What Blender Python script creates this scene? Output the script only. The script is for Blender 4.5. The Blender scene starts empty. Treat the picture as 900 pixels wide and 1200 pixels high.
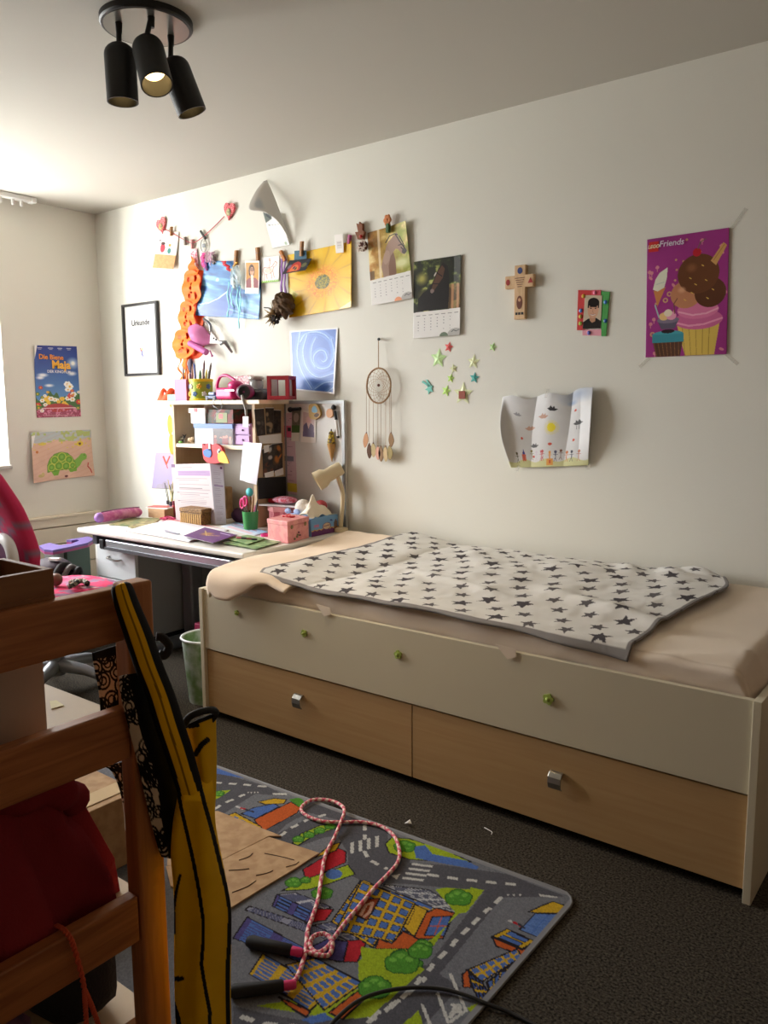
import bpy, math, random
import numpy as np
from mathutils import Vector, Matrix

# ------------------------------------------------------------------ camera, world, light, exposure
CP = np.array([4.5737, -3.0115, 1.2321]); YAW, PITCH, ROLL, FPX = 2.227218, -0.132298, -0.005905, 939.64
H = 2.4146
scene = bpy.context.scene
_f = np.array([math.cos(PITCH)*math.cos(YAW), math.cos(PITCH)*math.sin(YAW), math.sin(PITCH)])
_r = np.cross(_f, [0, 0, 1]); _r /= np.linalg.norm(_r); _u = np.cross(_r, _f)
_R = math.cos(ROLL)*_r + math.sin(ROLL)*_u; _U = -math.sin(ROLL)*_r + math.cos(ROLL)*_u
cam_d = bpy.data.cameras.new('camera'); cam = bpy.data.objects.new('camera', cam_d)
scene.collection.objects.link(cam); scene.camera = cam
cam_d.sensor_fit = 'HORIZONTAL'; cam_d.sensor_width = 36.0; cam_d.lens = 36.0*FPX/900.0
cam_d.clip_start = 0.02
cam.matrix_world = Matrix(((_R[0], _U[0], -_f[0], CP[0]), (_R[1], _U[1], -_f[1], CP[1]),
                           (_R[2], _U[2], -_f[2], CP[2]), (0, 0, 0, 1)))

world = bpy.data.worlds.new('daylight'); scene.world = world; world.use_nodes = True
_bg = world.node_tree.nodes['Background']
_bg.inputs[0].default_value = (0.98, 0.985, 1.0, 1); _bg.inputs[1].default_value = 12.5
# bright overcast sky above the horizon, dimmer ground below it
_wn = world.node_tree; _wt = _wn.nodes.new('ShaderNodeTexCoord'); _ws = _wn.nodes.new('ShaderNodeSeparateXYZ'); _wr = _wn.nodes.new('ShaderNodeValToRGB')
_wr.color_ramp.elements[0].position = .47; _wr.color_ramp.elements[0].color = (.68, .68, .66, 1)
_wr.color_ramp.elements[1].position = .53; _wr.color_ramp.elements[1].color = (.98, .985, 1.0, 1)
_wm = _wn.nodes.new('ShaderNodeMath'); _wm.operation = 'MULTIPLY_ADD'; _wm.inputs[1].default_value = .5; _wm.inputs[2].default_value = .5
_wn.links.new(_wt.outputs['Generated'], _ws.inputs[0]); _wn.links.new(_ws.outputs['Z'], _wm.inputs[0]); _wn.links.new(_wm.outputs[0], _wr.inputs[0]); _wn.links.new(_wr.outputs[0], _bg.inputs[0])

WY0, WY1, WZ0, WZ1 = -2.30, -0.645, 0.90, 2.28          # window opening in the left wall
WT = 0.30                                               # wall thickness there
portal = bpy.data.lights.new('window_portal', 'AREA'); portal.shape = 'RECTANGLE'
portal.size = WZ1-WZ0; portal.size_y = WY1-WY0; portal.cycles.is_portal = True
po = bpy.data.objects.new('window_portal', portal); scene.collection.objects.link(po)
po.matrix_world = Matrix(((0, 0, -1, -WT-.005), (0, 1, 0, (WY0+WY1)/2), (1, 0, 0, (WZ0+WZ1)/2), (0, 0, 0, 1)))

# area lamp standing in for an unseen sunlit house front, raking along the long wall
fa = bpy.data.lights.new('facade_stand_in', 'AREA'); fa.shape = 'RECTANGLE'; fa.size = .9; fa.size_y = 9.0; fa.energy = 560; fa.color = (1.0, .99, .96)
fo = bpy.data.objects.new('facade_stand_in', fa); scene.collection.objects.link(fo)
_z = Vector((-.398, -.917, 0)); _p = Vector((0, -1.4, 1.0)) + _z*7.0
fo.matrix_world = Matrix(((_z.y, 0, _z.x, _p.x), (-_z.x, 0, _z.y, _p.y), (0, 1, 0, _p.z), (0, 0, 0, 1)))

vs = scene.view_settings
vs.view_transform = 'Standard'; vs.look = 'None'; vs.gamma = 1.0; vs.use_curve_mapping = False
vs.exposure = 1.2
scene.display_settings.display_device = 'sRGB'

# ------------------------------------------------------------------ helpers
def ray(u, v): return _f + _R*(u-450)/FPX - _U*(v-600)/FPX
def hit(ax, val, u, v):
    d = ray(u, v); return CP + d*(val-CP[ax])/d[ax]
def W(u, v, y=0.0): return hit(1, y, u, v)       # point on a plane parallel to the long wall
def L(u, v, x=0.0): return hit(0, x, u, v)       # point on a plane parallel to the window wall
def F(u, v, z=0.0): return hit(2, z, u, v)       # point on a horizontal plane
V3 = lambda *a: np.array(a, float)
rnd = random.Random(7)
COL = scene.collection
ORG = {}

def s2l(c):
    c = np.asarray(c, float)/255.0
    return np.where(c <= .04045, c/12.92, ((c+.055)/1.055)**2.4)

MATS = {}
def M(name, rgb=(200, 200, 200), rough=.55, metal=0.0, var=None, bump=None, spec=.5, alpha=1.0, coat=0.0, emit=None, sss=0):
    """plain procedural material; var=(scale, rgb2[, contrast]); bump=(scale, strength)"""
    if name in MATS: return MATS[name]
    m = bpy.data.materials.new(name); m.use_nodes = True; nt = m.node_tree; b = nt.nodes['Principled BSDF']
    c = tuple(s2l(rgb))+(1,)
    b.inputs['Base Color'].default_value = c; b.inputs['Roughness'].default_value = rough
    b.inputs['Metallic'].default_value = metal; b.inputs['Specular IOR Level'].default_value = spec
    b.inputs['Alpha'].default_value = alpha; b.inputs['Coat Weight'].default_value = coat
    if emit:
        b.inputs['Emission Color'].default_value = tuple(s2l(emit[0]))+(1,); b.inputs['Emission Strength'].default_value = emit[1]
    tc = nt.nodes.new('ShaderNodeTexCoord')
    if var:
        n = nt.nodes.new('ShaderNodeTexNoise'); n.inputs['Scale'].default_value = var[0]; n.inputs['Detail'].default_value = 4
        nt.links.new(tc.outputs['Object'], n.inputs['Vector'])
        r = nt.nodes.new('ShaderNodeValToRGB'); k = var[2] if len(var) > 2 else .15
        r.color_ramp.elements[0].position = .5-k; r.color_ramp.elements[1].position = .5+k
        r.color_ramp.elements[0].color = c; r.color_ramp.elements[1].color = tuple(s2l(var[1]))+(1,)
        nt.links.new(n.outputs['Fac'], r.inputs['Fac']); nt.links.new(r.outputs['Color'], b.inputs['Base Color'])
    if bump:
        n2 = nt.nodes.new('ShaderNodeTexNoise'); n2.inputs['Scale'].default_value = bump[0]; n2.inputs['Detail'].default_value = 3
        nt.links.new(tc.outputs['Object'], n2.inputs['Vector'])
        bp = nt.nodes.new('ShaderNodeBump'); bp.inputs['Strength'].default_value = bump[1]; bp.inputs['Distance'].default_value = .01
        nt.links.new(n2.outputs['Fac'], bp.inputs['Height']); nt.links.new(bp.outputs['Normal'], b.inputs['Normal'])
    MATS[name] = m; return m

def WOOD(name, c1, c2, axis=0, scale=6.0, rough=.5, stretch=14.0, knots=False):
    if name in MATS: return MATS[name]
    m = M(name, c1, rough); nt = m.node_tree; b = nt.nodes['Principled BSDF']
    tc = nt.nodes.new('ShaderNodeTexCoord'); mp = nt.nodes.new('ShaderNodeMapping')
    s = [scale*stretch]*3; s[axis] = scale
    mp.inputs['Scale'].default_value = s
    n = nt.nodes.new('ShaderNodeTexNoise'); n.inputs['Scale'].default_value = 1.0; n.inputs['Detail'].default_value = 5
    n.inputs['Distortion'].default_value = .6
    r = nt.nodes.new('ShaderNodeValToRGB')
    r.color_ramp.elements[0].position = .32; r.color_ramp.elements[1].position = .68
    r.color_ramp.elements[0].color = tuple(s2l(c1))+(1,); r.color_ramp.elements[1].color = tuple(s2l(c2))+(1,)
    nt.links.new(tc.outputs['Object'], mp.inputs['Vector']); nt.links.new(mp.outputs['Vector'], n.inputs['Vector'])
    nt.links.new(n.outputs['Fac'], r.inputs['Fac']); nt.links.new(r.outputs['Color'], b.inputs['Base Color'])
    return m

def PRINT(name, rough=.55, bump=None, spec=.4, transl=0):
    """material that shows the printed colours held in the mesh's own colour attribute"""
    if name in MATS: return MATS[name]
    m = M(name, (255, 255, 255), rough, bump=bump, spec=spec); nt = m.node_tree; b = nt.nodes['Principled BSDF']
    a = nt.nodes.new('ShaderNodeAttribute'); a.attribute_name = 'Col'
    nt.links.new(a.outputs['Color'], b.inputs['Base Color'])
    return m

def tag(o, label, cat, group=None):
    o['label'] = label; o['category'] = cat
    if group: o['group'] = group
    return o
def struct(o): o['kind'] = 'structure'; return o
def thing(name, label, cat, loc, group=None):
    o = bpy.data.objects.new(name, None); COL.objects.link(o); o.location = tuple(map(float, loc)); o.empty_display_size = .05
    ORG[o.name] = np.array(loc, float)
    return tag(o, label, cat, group)
def link(o, parent, org):
    COL.objects.link(o)
    if parent is not None: o.parent = parent; ORG[o.name] = ORG[parent.name]
    else: o.location = tuple(map(float, org)); ORG[o.name] = np.array(org, float)
    return o

def unit(v): v = np.asarray(v, float); return v/np.linalg.norm(v)
def cr(pts, n, closed=False):
    """Catmull-Rom resample to n points"""
    P = np.array(pts, float); k = len(P)
    if closed: Q = np.vstack([P[-1], P, P[0], P[1]]); segs = k
    else: Q = np.vstack([2*P[0]-P[1], P, 2*P[-1]-P[-2]]); segs = k-1
    t = np.linspace(0, segs, n, endpoint=not closed); i = np.minimum(t.astype(int), segs-1); f = (t-i)[:, None]
    a, b, c, d = Q[i], Q[i+1], Q[i+2], Q[i+3]
    return .5*(2*b + (c-a)*f + (2*a-5*b+4*c-d)*f**2 + (3*b-a-3*c+d)*f**3)

class MB:
    def __init__(s): s.v = []; s.f = []; s.col = None
    def add(s, v, f):
        o = len(s.v); s.v += [tuple(map(float, q)) for q in v]; s.f += [tuple(o+i for i in q) for q in f]; return s
    def box(s, x0, x1, y0, y1, z0, z1):
        v = [(x, y, z) for x in (x0, x1) for y in (y0, y1) for z in (z0, z1)]
        return s.add(v, [(0, 1, 3, 2), (4, 6, 7, 5), (0, 4, 5, 1), (2, 3, 7, 6), (0, 2, 6, 4), (1, 5, 7, 3)])
    def obox(s, c, ax, ay, az):
        """box about centre c with half-axis vectors"""
        c, ax, ay, az = map(lambda q: np.array(q, float), (c, ax, ay, az))
        v = [c+i*ax+j*ay+k*az for i in (-1, 1) for j in (-1, 1) for k in (-1, 1)]
        return s.add(v, [(0, 1, 3, 2), (4, 6, 7, 5), (0, 4, 5, 1), (2, 3, 7, 6), (0, 2, 6, 4), (1, 5, 7, 3)])
    def rbox(s, cx, cy, z0, z1, lx, ly, ang=0.0):
        c, q = math.cos(ang), math.sin(ang)
        return s.obox((cx, cy, (z0+z1)/2), (lx/2*c, lx/2*q, 0), (-ly/2*q, ly/2*c, 0), (0, 0, (z1-z0)/2))
    def tube(s, pts, r, n=8, closed=False, caps=True, flat=None):
        P = np.array(pts, float); k = len(P)
        rr = np.full(k, r) if np.isscalar(r) else np.array(r, float)
        T = np.gradient(P, axis=0) if not closed else np.roll(P, -1, 0)-np.roll(P, 1, 0)
        T /= np.linalg.norm(T, axis=1)[:, None]+1e-12
        a = np.array([0, 0, 1.0]) if abs(T[0][2]) < .9 else np.array([1.0, 0, 0])
        N = unit(np.cross(T[0], a)); vs_ = []
        for i in range(k):
            N = unit(N-T[i]*np.dot(N, T[i])); B = np.cross(T[i], N)
            for j in range(n):
                t = 2*math.pi*j/n
                vs_.append(P[i]+rr[i]*(math.cos(t)*N+math.sin(t)*B))
        fs = []
        for i in range(k if closed else k-1):
            for j in range(n):
                i2 = (i+1) % k; j2 = (j+1) % n
                fs.append((i*n+j, i*n+j2, i2*n+j2, i2*n+j))
        if caps and not closed: fs.append(tuple(range(n-1, -1, -1))); fs.append(tuple((k-1)*n+j for j in range(n)))
        return s.add(vs_, fs)
    def cyl(s, a, b, r, r2=None, n=16): return s.tube([a, b], [r, r if r2 is None else r2], n)
    def lathe(s, prof, c, n=24, axis=(0, 0, 1), caps=True):
        """prof: list of (radius, height along axis) from c"""
        ax = unit(axis); a = np.array([1.0, 0, 0]) if abs(ax[0]) < .9 else np.array([0, 1.0, 0])
        N = unit(np.cross(ax, a)); B = np.cross(ax, N); c = np.array(c, float); v = []
        for r, h in prof:
            for j in range(n):
                t = 2*math.pi*j/n; v.append(c+ax*h+r*(math.cos(t)*N+math.sin(t)*B))
        f = []
        for i in range(len(prof)-1):
            for j in range(n):
                j2 = (j+1) % n; f.append((i*n+j, i*n+j2, (i+1)*n+j2, (i+1)*n+j))
        if caps:
            if prof[0][0] > 1e-6: f.append(tuple(range(n-1, -1, -1)))
            if prof[-1][0] > 1e-6: f.append(tuple((len(prof)-1)*n+j for j in range(n)))
        return s.add(v, f)
    def prism(s, poly, vec):
        P = [np.array(q, float) for q in poly]; n = len(P); vec = np.array(vec, float)
        return s.add(P+[q+vec for q in P], [tuple(range(n-1, -1, -1)), tuple(range(n, 2*n))] +
                     [(i, (i+1) % n, n+(i+1) % n, n+i) for i in range(n)])
    def ball(s, c, rx, ry=None, rz=None, n=16, m=10, fn=None):
        ry = rx if ry is None else ry; rz = rx if rz is None else rz; v = []; f = []
        for i in range(m+1):
            p = math.pi*i/m
            for j in range(n):
                t = 2*math.pi*j/n; d = np.array([math.sin(p)*math.cos(t), math.sin(p)*math.sin(t), math.cos(p)])
                k = fn(d) if fn else 1.0
                v.append((c[0]+rx*d[0]*k, c[1]+ry*d[1]*k, c[2]+rz*d[2]*k))
        for i in range(m):
            for j in range(n):
                j2 = (j+1) % n; f.append((i*n+j, (i+1)*n+j, (i+1)*n+j2, i*n+j2))
        return s.add(v, f)
    def grid(s, P):
        P = np.asarray(P); ny, nx = P.shape[:2]
        f = [(i*nx+j, (i+1)*nx+j, (i+1)*nx+j+1, i*nx+j+1) for i in range(ny-1) for j in range(nx-1)]
        return s.add(P.reshape(-1, 3), f)
    def build(s, name, mat, parent=None, smooth=False, bevel=0.0, seg=2, subd=0, cols=None, solid=0.0):
        v = np.array(s.v, float)
        org = ORG[parent.name] if parent is not None else np.array([(v[:, 0].min()+v[:, 0].max())/2, (v[:, 1].min()+v[:, 1].max())/2, v[:, 2].min()])
        me = bpy.data.meshes.new(name); me.from_pydata([tuple(q) for q in v-org], [], s.f); me.validate(); me.update()
        if cols is not None:
            at = me.color_attributes.new('Col', 'FLOAT_COLOR', 'POINT')
            c = np.ones((len(v), 4), np.float32); c[:, :3] = s2l(cols); at.data.foreach_set('color', c.ravel())
        me.materials.append(mat)
        if smooth is not False:
            me.polygons.foreach_set('use_smooth', [True]*len(me.polygons))
            if smooth is not True: me.set_sharp_from_angle(angle=math.radians(smooth))
        o = link(bpy.data.objects.new(name, me), parent, org)
        if solid: md = o.modifiers.new('thickness', 'SOLIDIFY'); md.thickness = solid; md.offset = 0
        if bevel: md = o.modifiers.new('bevel', 'BEVEL'); md.width = bevel; md.segments = seg; md.limit_method = 'ANGLE'
        if subd: md = o.modifiers.new('subd', 'SUBSURF'); md.levels = md.render_levels = subd
        return o

# ---- value noise and a small painter that colours grids of points -----------------------------
def vnoise(x, y, seed=0):
    x = np.asarray(x, float); y = np.asarray(y, float); xi = np.floor(x).astype(np.int64); yi = np.floor(y).astype(np.int64)
    fx = x-xi; fy = y-yi; fx = fx*fx*(3-2*fx); fy = fy*fy*(3-2*fy)
    def h(a, b):
        n = (a*374761393 + b*668265263 + seed*974711) & 0x7fffffff
        n = ((n ^ (n >> 13))*1274126177) & 0x7fffffff
        return ((n ^ (n >> 16)) & 0xffff)/65535.0
    return (h(xi, yi)*(1-fx)+h(xi+1, yi)*fx)*(1-fy) + (h(xi, yi+1)*(1-fx)+h(xi+1, yi+1)*fx)*fy
def fbm(x, y, seed=0, o=4): return sum(vnoise(x*2**i, y*2**i, seed+i)*.5**(i+1) for i in range(o))

class Cv:
    def __init__(s, Wd, Hd, nx, X=None, Y=None):
        if X is None:
            ny = max(2, int(round(nx*Hd/Wd))); X, Y = np.meshgrid(np.linspace(0, Wd, nx), np.linspace(0, Hd, ny))
        s.X, s.Y, s.W, s.H = X, Y, Wd, Hd; s.a = np.full(X.shape+(3,), 255.0)
    def put(s, m, c, al=1.0):
        m = np.asarray(m, float)*al; c = np.asarray(c, float); s.a = s.a*(1-m[..., None]) + (c if c.ndim == 3 else c)*m[..., None]; return s
    def fill(s, c): s.a[:] = c; return s
    def grad(s, c0, c1, axis=1):
        t = (s.Y/s.H if axis else s.X/s.W)[..., None]; s.a = np.asarray(c0, float)*(1-t)+np.asarray(c1, float)*t; return s
    def rect(s, x0, y0, x1, y1, c, al=1): return s.put((s.X >= x0) & (s.X <= x1) & (s.Y >= y0) & (s.Y <= y1), c, al)
    def ell(s, cx, cy, rx, ry, c, rot=0, al=1, soft=0):
        dx, dy = s.X-cx, s.Y-cy; k, q = math.cos(rot), math.sin(rot)
        d = np.sqrt(((dx*k+dy*q)/rx)**2+((dy*k-dx*q)/ry)**2)
        return s.put(np.clip((1-d)/soft, 0, 1) if soft else d <= 1, c, al)
    def pmask(s, pts):
        ins = np.zeros(s.X.shape, bool); n = len(pts)
        xs = [q[0] for q in pts]; ys = [q[1] for q in pts]
        bb = (s.X >= min(xs)) & (s.X <= max(xs)) & (s.Y >= min(ys)) & (s.Y <= max(ys))
        if not bb.any(): return ins
        X, Y = s.X[bb], s.Y[bb]; r = np.zeros(X.shape, bool)
        for i in range(n):
            x0, y0 = pts[i][:2]; x1, y1 = pts[(i+1) % n][:2]
            if y0 == y1: continue
            r ^= ((Y >= min(y0, y1)) & (Y < max(y0, y1)) & (X < (x1-x0)*(Y-y0)/(y1-y0)+x0))
        ins[bb] = r; return ins
    def poly(s, pts, c, al=1): return s.put(s.pmask(pts), c, al)
    def line(s, pts, w, c, dash=None, al=1):
        m = np.zeros(s.X.shape, bool); acc = 0.0
        for (x0, y0), (x1, y1) in zip([q[:2] for q in pts[:-1]], [q[:2] for q in pts[1:]]):
            l = math.hypot(x1-x0, y1-y0)
            if l < 1e-9: continue
            t = np.clip(((s.X-x0)*(x1-x0)+(s.Y-y0)*(y1-y0))/l**2, 0, 1)
            d = np.hypot(s.X-x0-t*(x1-x0), s.Y-y0-t*(y1-y0)) <= w/2
            if dash: d &= ((t*l+acc) % dash[0]) < dash[1]
            m |= d; acc += l
        return s.put(m, c, al)
    def noise(s, f, amp, seed=0): s.a += ((fbm(s.X*f, s.Y*f, seed)-.47)*2*amp)[..., None]; return s
    def star(s, cx, cy, r, c, rot=0, k=.45): return s.poly([(cx+(r if i % 2 == 0 else r*k)*math.sin(rot+i*math.pi/5), cy-(r if i % 2 == 0 else r*k)*math.cos(rot+i*math.pi/5)) for i in range(10)], c)

def gridmesh(name, P, cols, mat, parent=None, keep=None, smooth=True, org=None, solid=0.0):
    """dense coloured surface: P (ny,nx,3), cols (ny,nx,3) sRGB"""
    ny, nx = P.shape[:2]; v = P.reshape(-1, 3)
    if org is None: org = ORG[parent.name] if parent is not None else np.array([v[:, 0].mean(), v[:, 1].mean(), v[:, 2].min()])
    i, j = np.meshgrid(np.arange(ny-1), np.arange(nx-1), indexing='ij')
    q = np.stack([i*nx+j, (i+1)*nx+j, (i+1)*nx+j+1, i*nx+j+1], -1)
    q = q[keep] if keep is not None else q.reshape(-1, 4)
    me = bpy.data.meshes.new(name)
    me.vertices.add(len(v)); me.vertices.foreach_set('co', (v-org).astype(np.float32).ravel())
    me.loops.add(len(q)*4); me.loops.foreach_set('vertex_index', q.astype(np.int32).ravel())
    me.polygons.add(len(q)); me.polygons.foreach_set('loop_start', np.arange(0, len(q)*4, 4, dtype=np.int32))
    me.update(calc_edges=True); me.validate()
    at = me.color_attributes.new('Col', 'FLOAT_COLOR', 'POINT')
    c = np.ones((len(v), 4), np.float32); c[:, :3] = s2l(np.clip(cols.reshape(-1, 3), 0, 255)); at.data.foreach_set('color', c.ravel())
    if smooth: me.polygons.foreach_set('use_smooth', [True]*len(me.polygons))
    me.materials.append(mat)
    o = link(bpy.data.objects.new(name, me), parent, org)
    if solid: md = o.modifiers.new('thickness', 'SOLIDIFY'); md.thickness = solid; md.offset = -1
    return o

def bil(c4, s, t):
    a, b, c, d = [np.asarray(q, float) for q in c4]      # TL TR BR BL
    s = s[..., None]; t = t[..., None]
    return (a*(1-s)+b*s)*(1-t)+(d*(1-s)+c*s)*t
def sheet(name, c4, cv, parent=None, off=None, mat=None, nrm=(0, -1, 0), gap=.003, label=None, cat=None, group=None, solid=0.0008):
    """printed sheet spanned by four world corners, lying gap in front of what it hangs on"""
    s, t = cv.X/cv.W, cv.Y/cv.H
    P = bil(c4, s, t); o = np.full(s.shape, gap) + (off(s, t) if off else 0)
    P = P + o[..., None]*np.array(nrm, float)
    ob = gridmesh(name, P, cv.a, mat or PRINT('printed_paper'), parent, solid=solid)
    if label: tag(ob, label, cat, group)
    return ob
def wallq(px, y=0.0): return [W(u, v, y) for u, v in px]
def leftq(px, x=0.0): return [L(u, v, x) for u, v in px]

def text(name, s, size, at, right, up, mat, parent, bold=0.0, shear=0.0, ext=.0003, align='CENTER'):
    cu = bpy.data.curves.new('lettering', 'FONT'); cu.body = s; cu.size = 1.0; cu.align_x = align; cu.align_y = 'CENTER'
    cu.offset = bold; cu.shear = shear; cu.resolution_u = 3
    to = bpy.data.objects.new('lettering', cu); COL.objects.link(to)
    me0 = to.to_mesh(); vv = np.array([tuple(q.co) for q in me0.vertices]); ff = [tuple(p.vertices) for p in me0.polygons]
    to.to_mesh_clear(); bpy.data.objects.remove(to); bpy.data.curves.remove(cu)
    r, u = unit(right), unit(up); n = np.cross(r, u); at = np.array(at, float)
    b = MB(); b.add([at+size*(q[0]*r+q[1]*u)+n*ext for q in vv], ff)
    return b.build(name, mat, parent)
# ------------------------------------------------------------------ materials of the setting
m_wall = M('wall_paint', (230, 229, 219), .85, var=(1.2, (227, 226, 216)), bump=(140, .05), spec=.2)
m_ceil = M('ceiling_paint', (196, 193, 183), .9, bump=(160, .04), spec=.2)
m_white = M('white_lacquer', (226, 226, 222), .35)
m_alu = M('aluminium', (178, 184, 192), .35, .85)
m_steel = M('grey_steel', (120, 124, 128), .45, .3)
m_black = M('black_plastic', (22, 22, 23), .45)
m_paper = M('white_paper', (236, 234, 230), .75)

carpet = M('carpet', (78, 70, 62), .95, spec=.1)
_nt = carpet.node_tree; _b = _nt.nodes['Principled BSDF']; _tc = _nt.nodes.new('ShaderNodeTexCoord')
_n1 = _nt.nodes.new('ShaderNodeTexNoise'); _n1.inputs['Scale'].default_value = 170; _n1.inputs['Detail'].default_value = 6
_n2 = _nt.nodes.new('ShaderNodeTexNoise'); _n2.inputs['Scale'].default_value = 2.2
_rp = _nt.nodes.new('ShaderNodeValToRGB'); _rp.color_ramp.elements[0].position = .34; _rp.color_ramp.elements[1].position = .7
_rp.color_ramp.elements[0].color = tuple(s2l((28, 26, 24)))+(1,); _rp.color_ramp.elements[1].color = tuple(s2l((94, 86, 74)))+(1,)
_mx = _nt.nodes.new('ShaderNodeMix'); _mx.data_type = 'RGBA'; _mx.blend_type = 'MULTIPLY'; _mx.inputs[0].default_value = .25
for _n in (_n1, _n2): _nt.links.new(_tc.outputs['Object'], _n.inputs['Vector'])
_nt.links.new(_n1.outputs['Fac'], _rp.inputs['Fac']); _nt.links.new(_rp.outputs['Color'], _mx.inputs[6]); _nt.links.new(_n2.outputs['Fac'], _mx.inputs[7])
_nt.links.new(_mx.outputs[2], _b.inputs['Base Color'])
_bp = _nt.nodes.new('ShaderNodeBump'); _bp.inputs['Strength'].default_value = .6; _bp.inputs['Distance'].default_value = .006
_nt.links.new(_n1.outputs['Fac'], _bp.inputs['Height']); _nt.links.new(_bp.outputs['Normal'], _b.inputs['Normal'])

RX, RY = 5.6, -4.1
struct(MB().box(-WT, RX+.15, RY-.15, .15, -.1, 0).build('floor', carpet))
struct(MB().box(-WT, RX+.15, RY-.15, .15, H, H+.12).build('ceiling', m_ceil))
struct(MB().box(0, RX, 0, .15, 0, H).build('wall_back', m_wall))
m_unseen = WOOD('brown_unseen_wall', (150, 124, 98), (162, 136, 108), 2, 2, .6, 8)  # invented brown for the unseen walls, cuts light bounced onto the foreground
struct(MB().box(0, RX, RY-.15, RY, 0, H).build('wall_front', m_unseen))
struct(MB().box(RX, RX+.15, RY-.15, .15, 0, H).build('wall_right', m_unseen))
struct(MB().box(-WT, 0, WY1, .15, 0, H).box(-WT, 0, RY-.15, WY0, 0, H).box(-WT, 0, WY0, WY1, 0, WZ0).box(-WT, 0, WY0, WY1, WZ1, H).build('wall_left', m_wall))

# window: white frame with two sashes set near the outer face of the wall
glass = bpy.data.materials.new('window_glass'); glass.use_nodes = True; _g = glass.node_tree
_tr = _g.nodes.new('ShaderNodeBsdfTransparent'); _gl = _g.nodes.new('ShaderNodeBsdfGlossy'); _gl.inputs['Roughness'].default_value = .02
_ms = _g.nodes.new('ShaderNodeMixShader'); _ms.inputs[0].default_value = .05
_g.links.new(_tr.outputs[0], _ms.inputs[1]); _g.links.new(_gl.outputs[0], _ms.inputs[2]); _g.links.new(_ms.outputs[0], _g.nodes['Material Output'].inputs[0])
win = bpy.data.objects.new('window_1', None); COL.objects.link(win); win.location = (-.26, (WY0+WY1)/2, WZ0); ORG[win.name] = np.array(win.location); struct(win)
wf = MB(); x0, x1, fr = -.285, -.235, .055; ym = (WY0+WY1)/2
wf.box(x0, x1, WY0, WY0+fr, WZ0, WZ1).box(x0, x1, WY1-fr, WY1, WZ0, WZ1).box(x0, x1, WY0+fr, WY1-fr, WZ0, WZ0+fr).box(x0, x1, WY0+fr, WY1-fr, WZ1-fr, WZ1).box(x0, x1, ym-.05, ym+.05, WZ0+fr, WZ1-fr)
wf.build('window_frame', m_white, win)
for a, b in ((WY0+fr, ym-.05), (ym+.05, WY1-fr)):
    MB().box(-.263, -.257, a, b, WZ0+fr, WZ1-fr).build('pane', glass, win)
MB().box(-.235, -.205, ym-.012, ym+.012, 1.5, 1.53).box(-.22, -.205, ym-.01, ym+.01, 1.4, 1.53).build('window_handle', m_alu, win)
struct(MB().box(-.235, .02, WY0-.03, WY1+.01, WZ0-.022, WZ0).build('trim_1', M('sill_stone', (196, 194, 190), .4), bevel=.004))

# boarded radiator cover under the window
rc = thing('radiator_cover', 'low cream boarded radiator cover along the window wall', 'radiator cover', (.03, -1.3, 0))
m_cov = M('cover_paint', (226, 216, 196), .6)
ys = -.10
for z0, z1, d in ((0.02, .27, .05), (.276, .40, .05), (.406, .505, .05), (.511, .563, .05)):
    MB().box(.002, d, -2.7, ys, z0, z1).build('board', m_cov, rc, bevel=.003)
MB().box(.002, .058, -2.7, ys, .563, .577).build('cap', m_cov, rc, bevel=.003)

# curtain rail on the ceiling over the window
cr_ = thing('curtain_rail', 'white curtain rail screwed to the ceiling beside the window', 'curtain rail', (.085, -1.4, 2.385))
MB().box(.06, .11, -2.5, -.47, 2.388, H-.001).build('track', m_white, cr_, bevel=.004)
MB().box(.055, .115, -.47, -.44, 2.384, H-.001).build('end_cap', m_white, cr_, bevel=.005)
for y in (-.52, -.57, -.64):
    MB().box(.078, .092, y-.006, y+.006, 2.366, 2.389).ball((.085, y, 2.364), .009, n=10, m=6).build('glider', m_white, cr_)

# ------------------------------------------------------------------ ceiling spotlight
m_lamp = M('lamp_black', (30, 29, 28), .5, .2)
LC = F(172, 34, 2.39)
sp = thing('ceiling_spotlight', 'black round ceiling spotlight with three domed swivel heads', 'ceiling lamp', (LC[0], LC[1], 2.385))
MB().lathe([(.135, 0), (.14, .005), (.14, H-2.394), (.1, H-2.3935)], (LC[0], LC[1], 2.3935), 48).build('base_plate', m_lamp, sp, smooth=35)
MB().lathe([(.0005, -.0015), (.128, -.0015), (.128, .001)], (LC[0], LC[1], 2.3935), 48).build('plate_face', M('lamp_plate_face', (120, 116, 108), .3, .7), sp, smooth=35)
m_bulb = M('lamp_glow', (255, 240, 205), .4, emit=((255, 214, 140), 2.4))
cd = unit([_f[0], _f[1], 0]); rr_ = unit([_R[0], _R[1], 0])
heads = [((139, 27), (139.5, 50), 0.0*cd, 0.02, 0), ((177, 20), (171, 47), -.44*cd, .30, 1), ((200, 42), (200, 67), .10*cd, .36, 2)]
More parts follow.
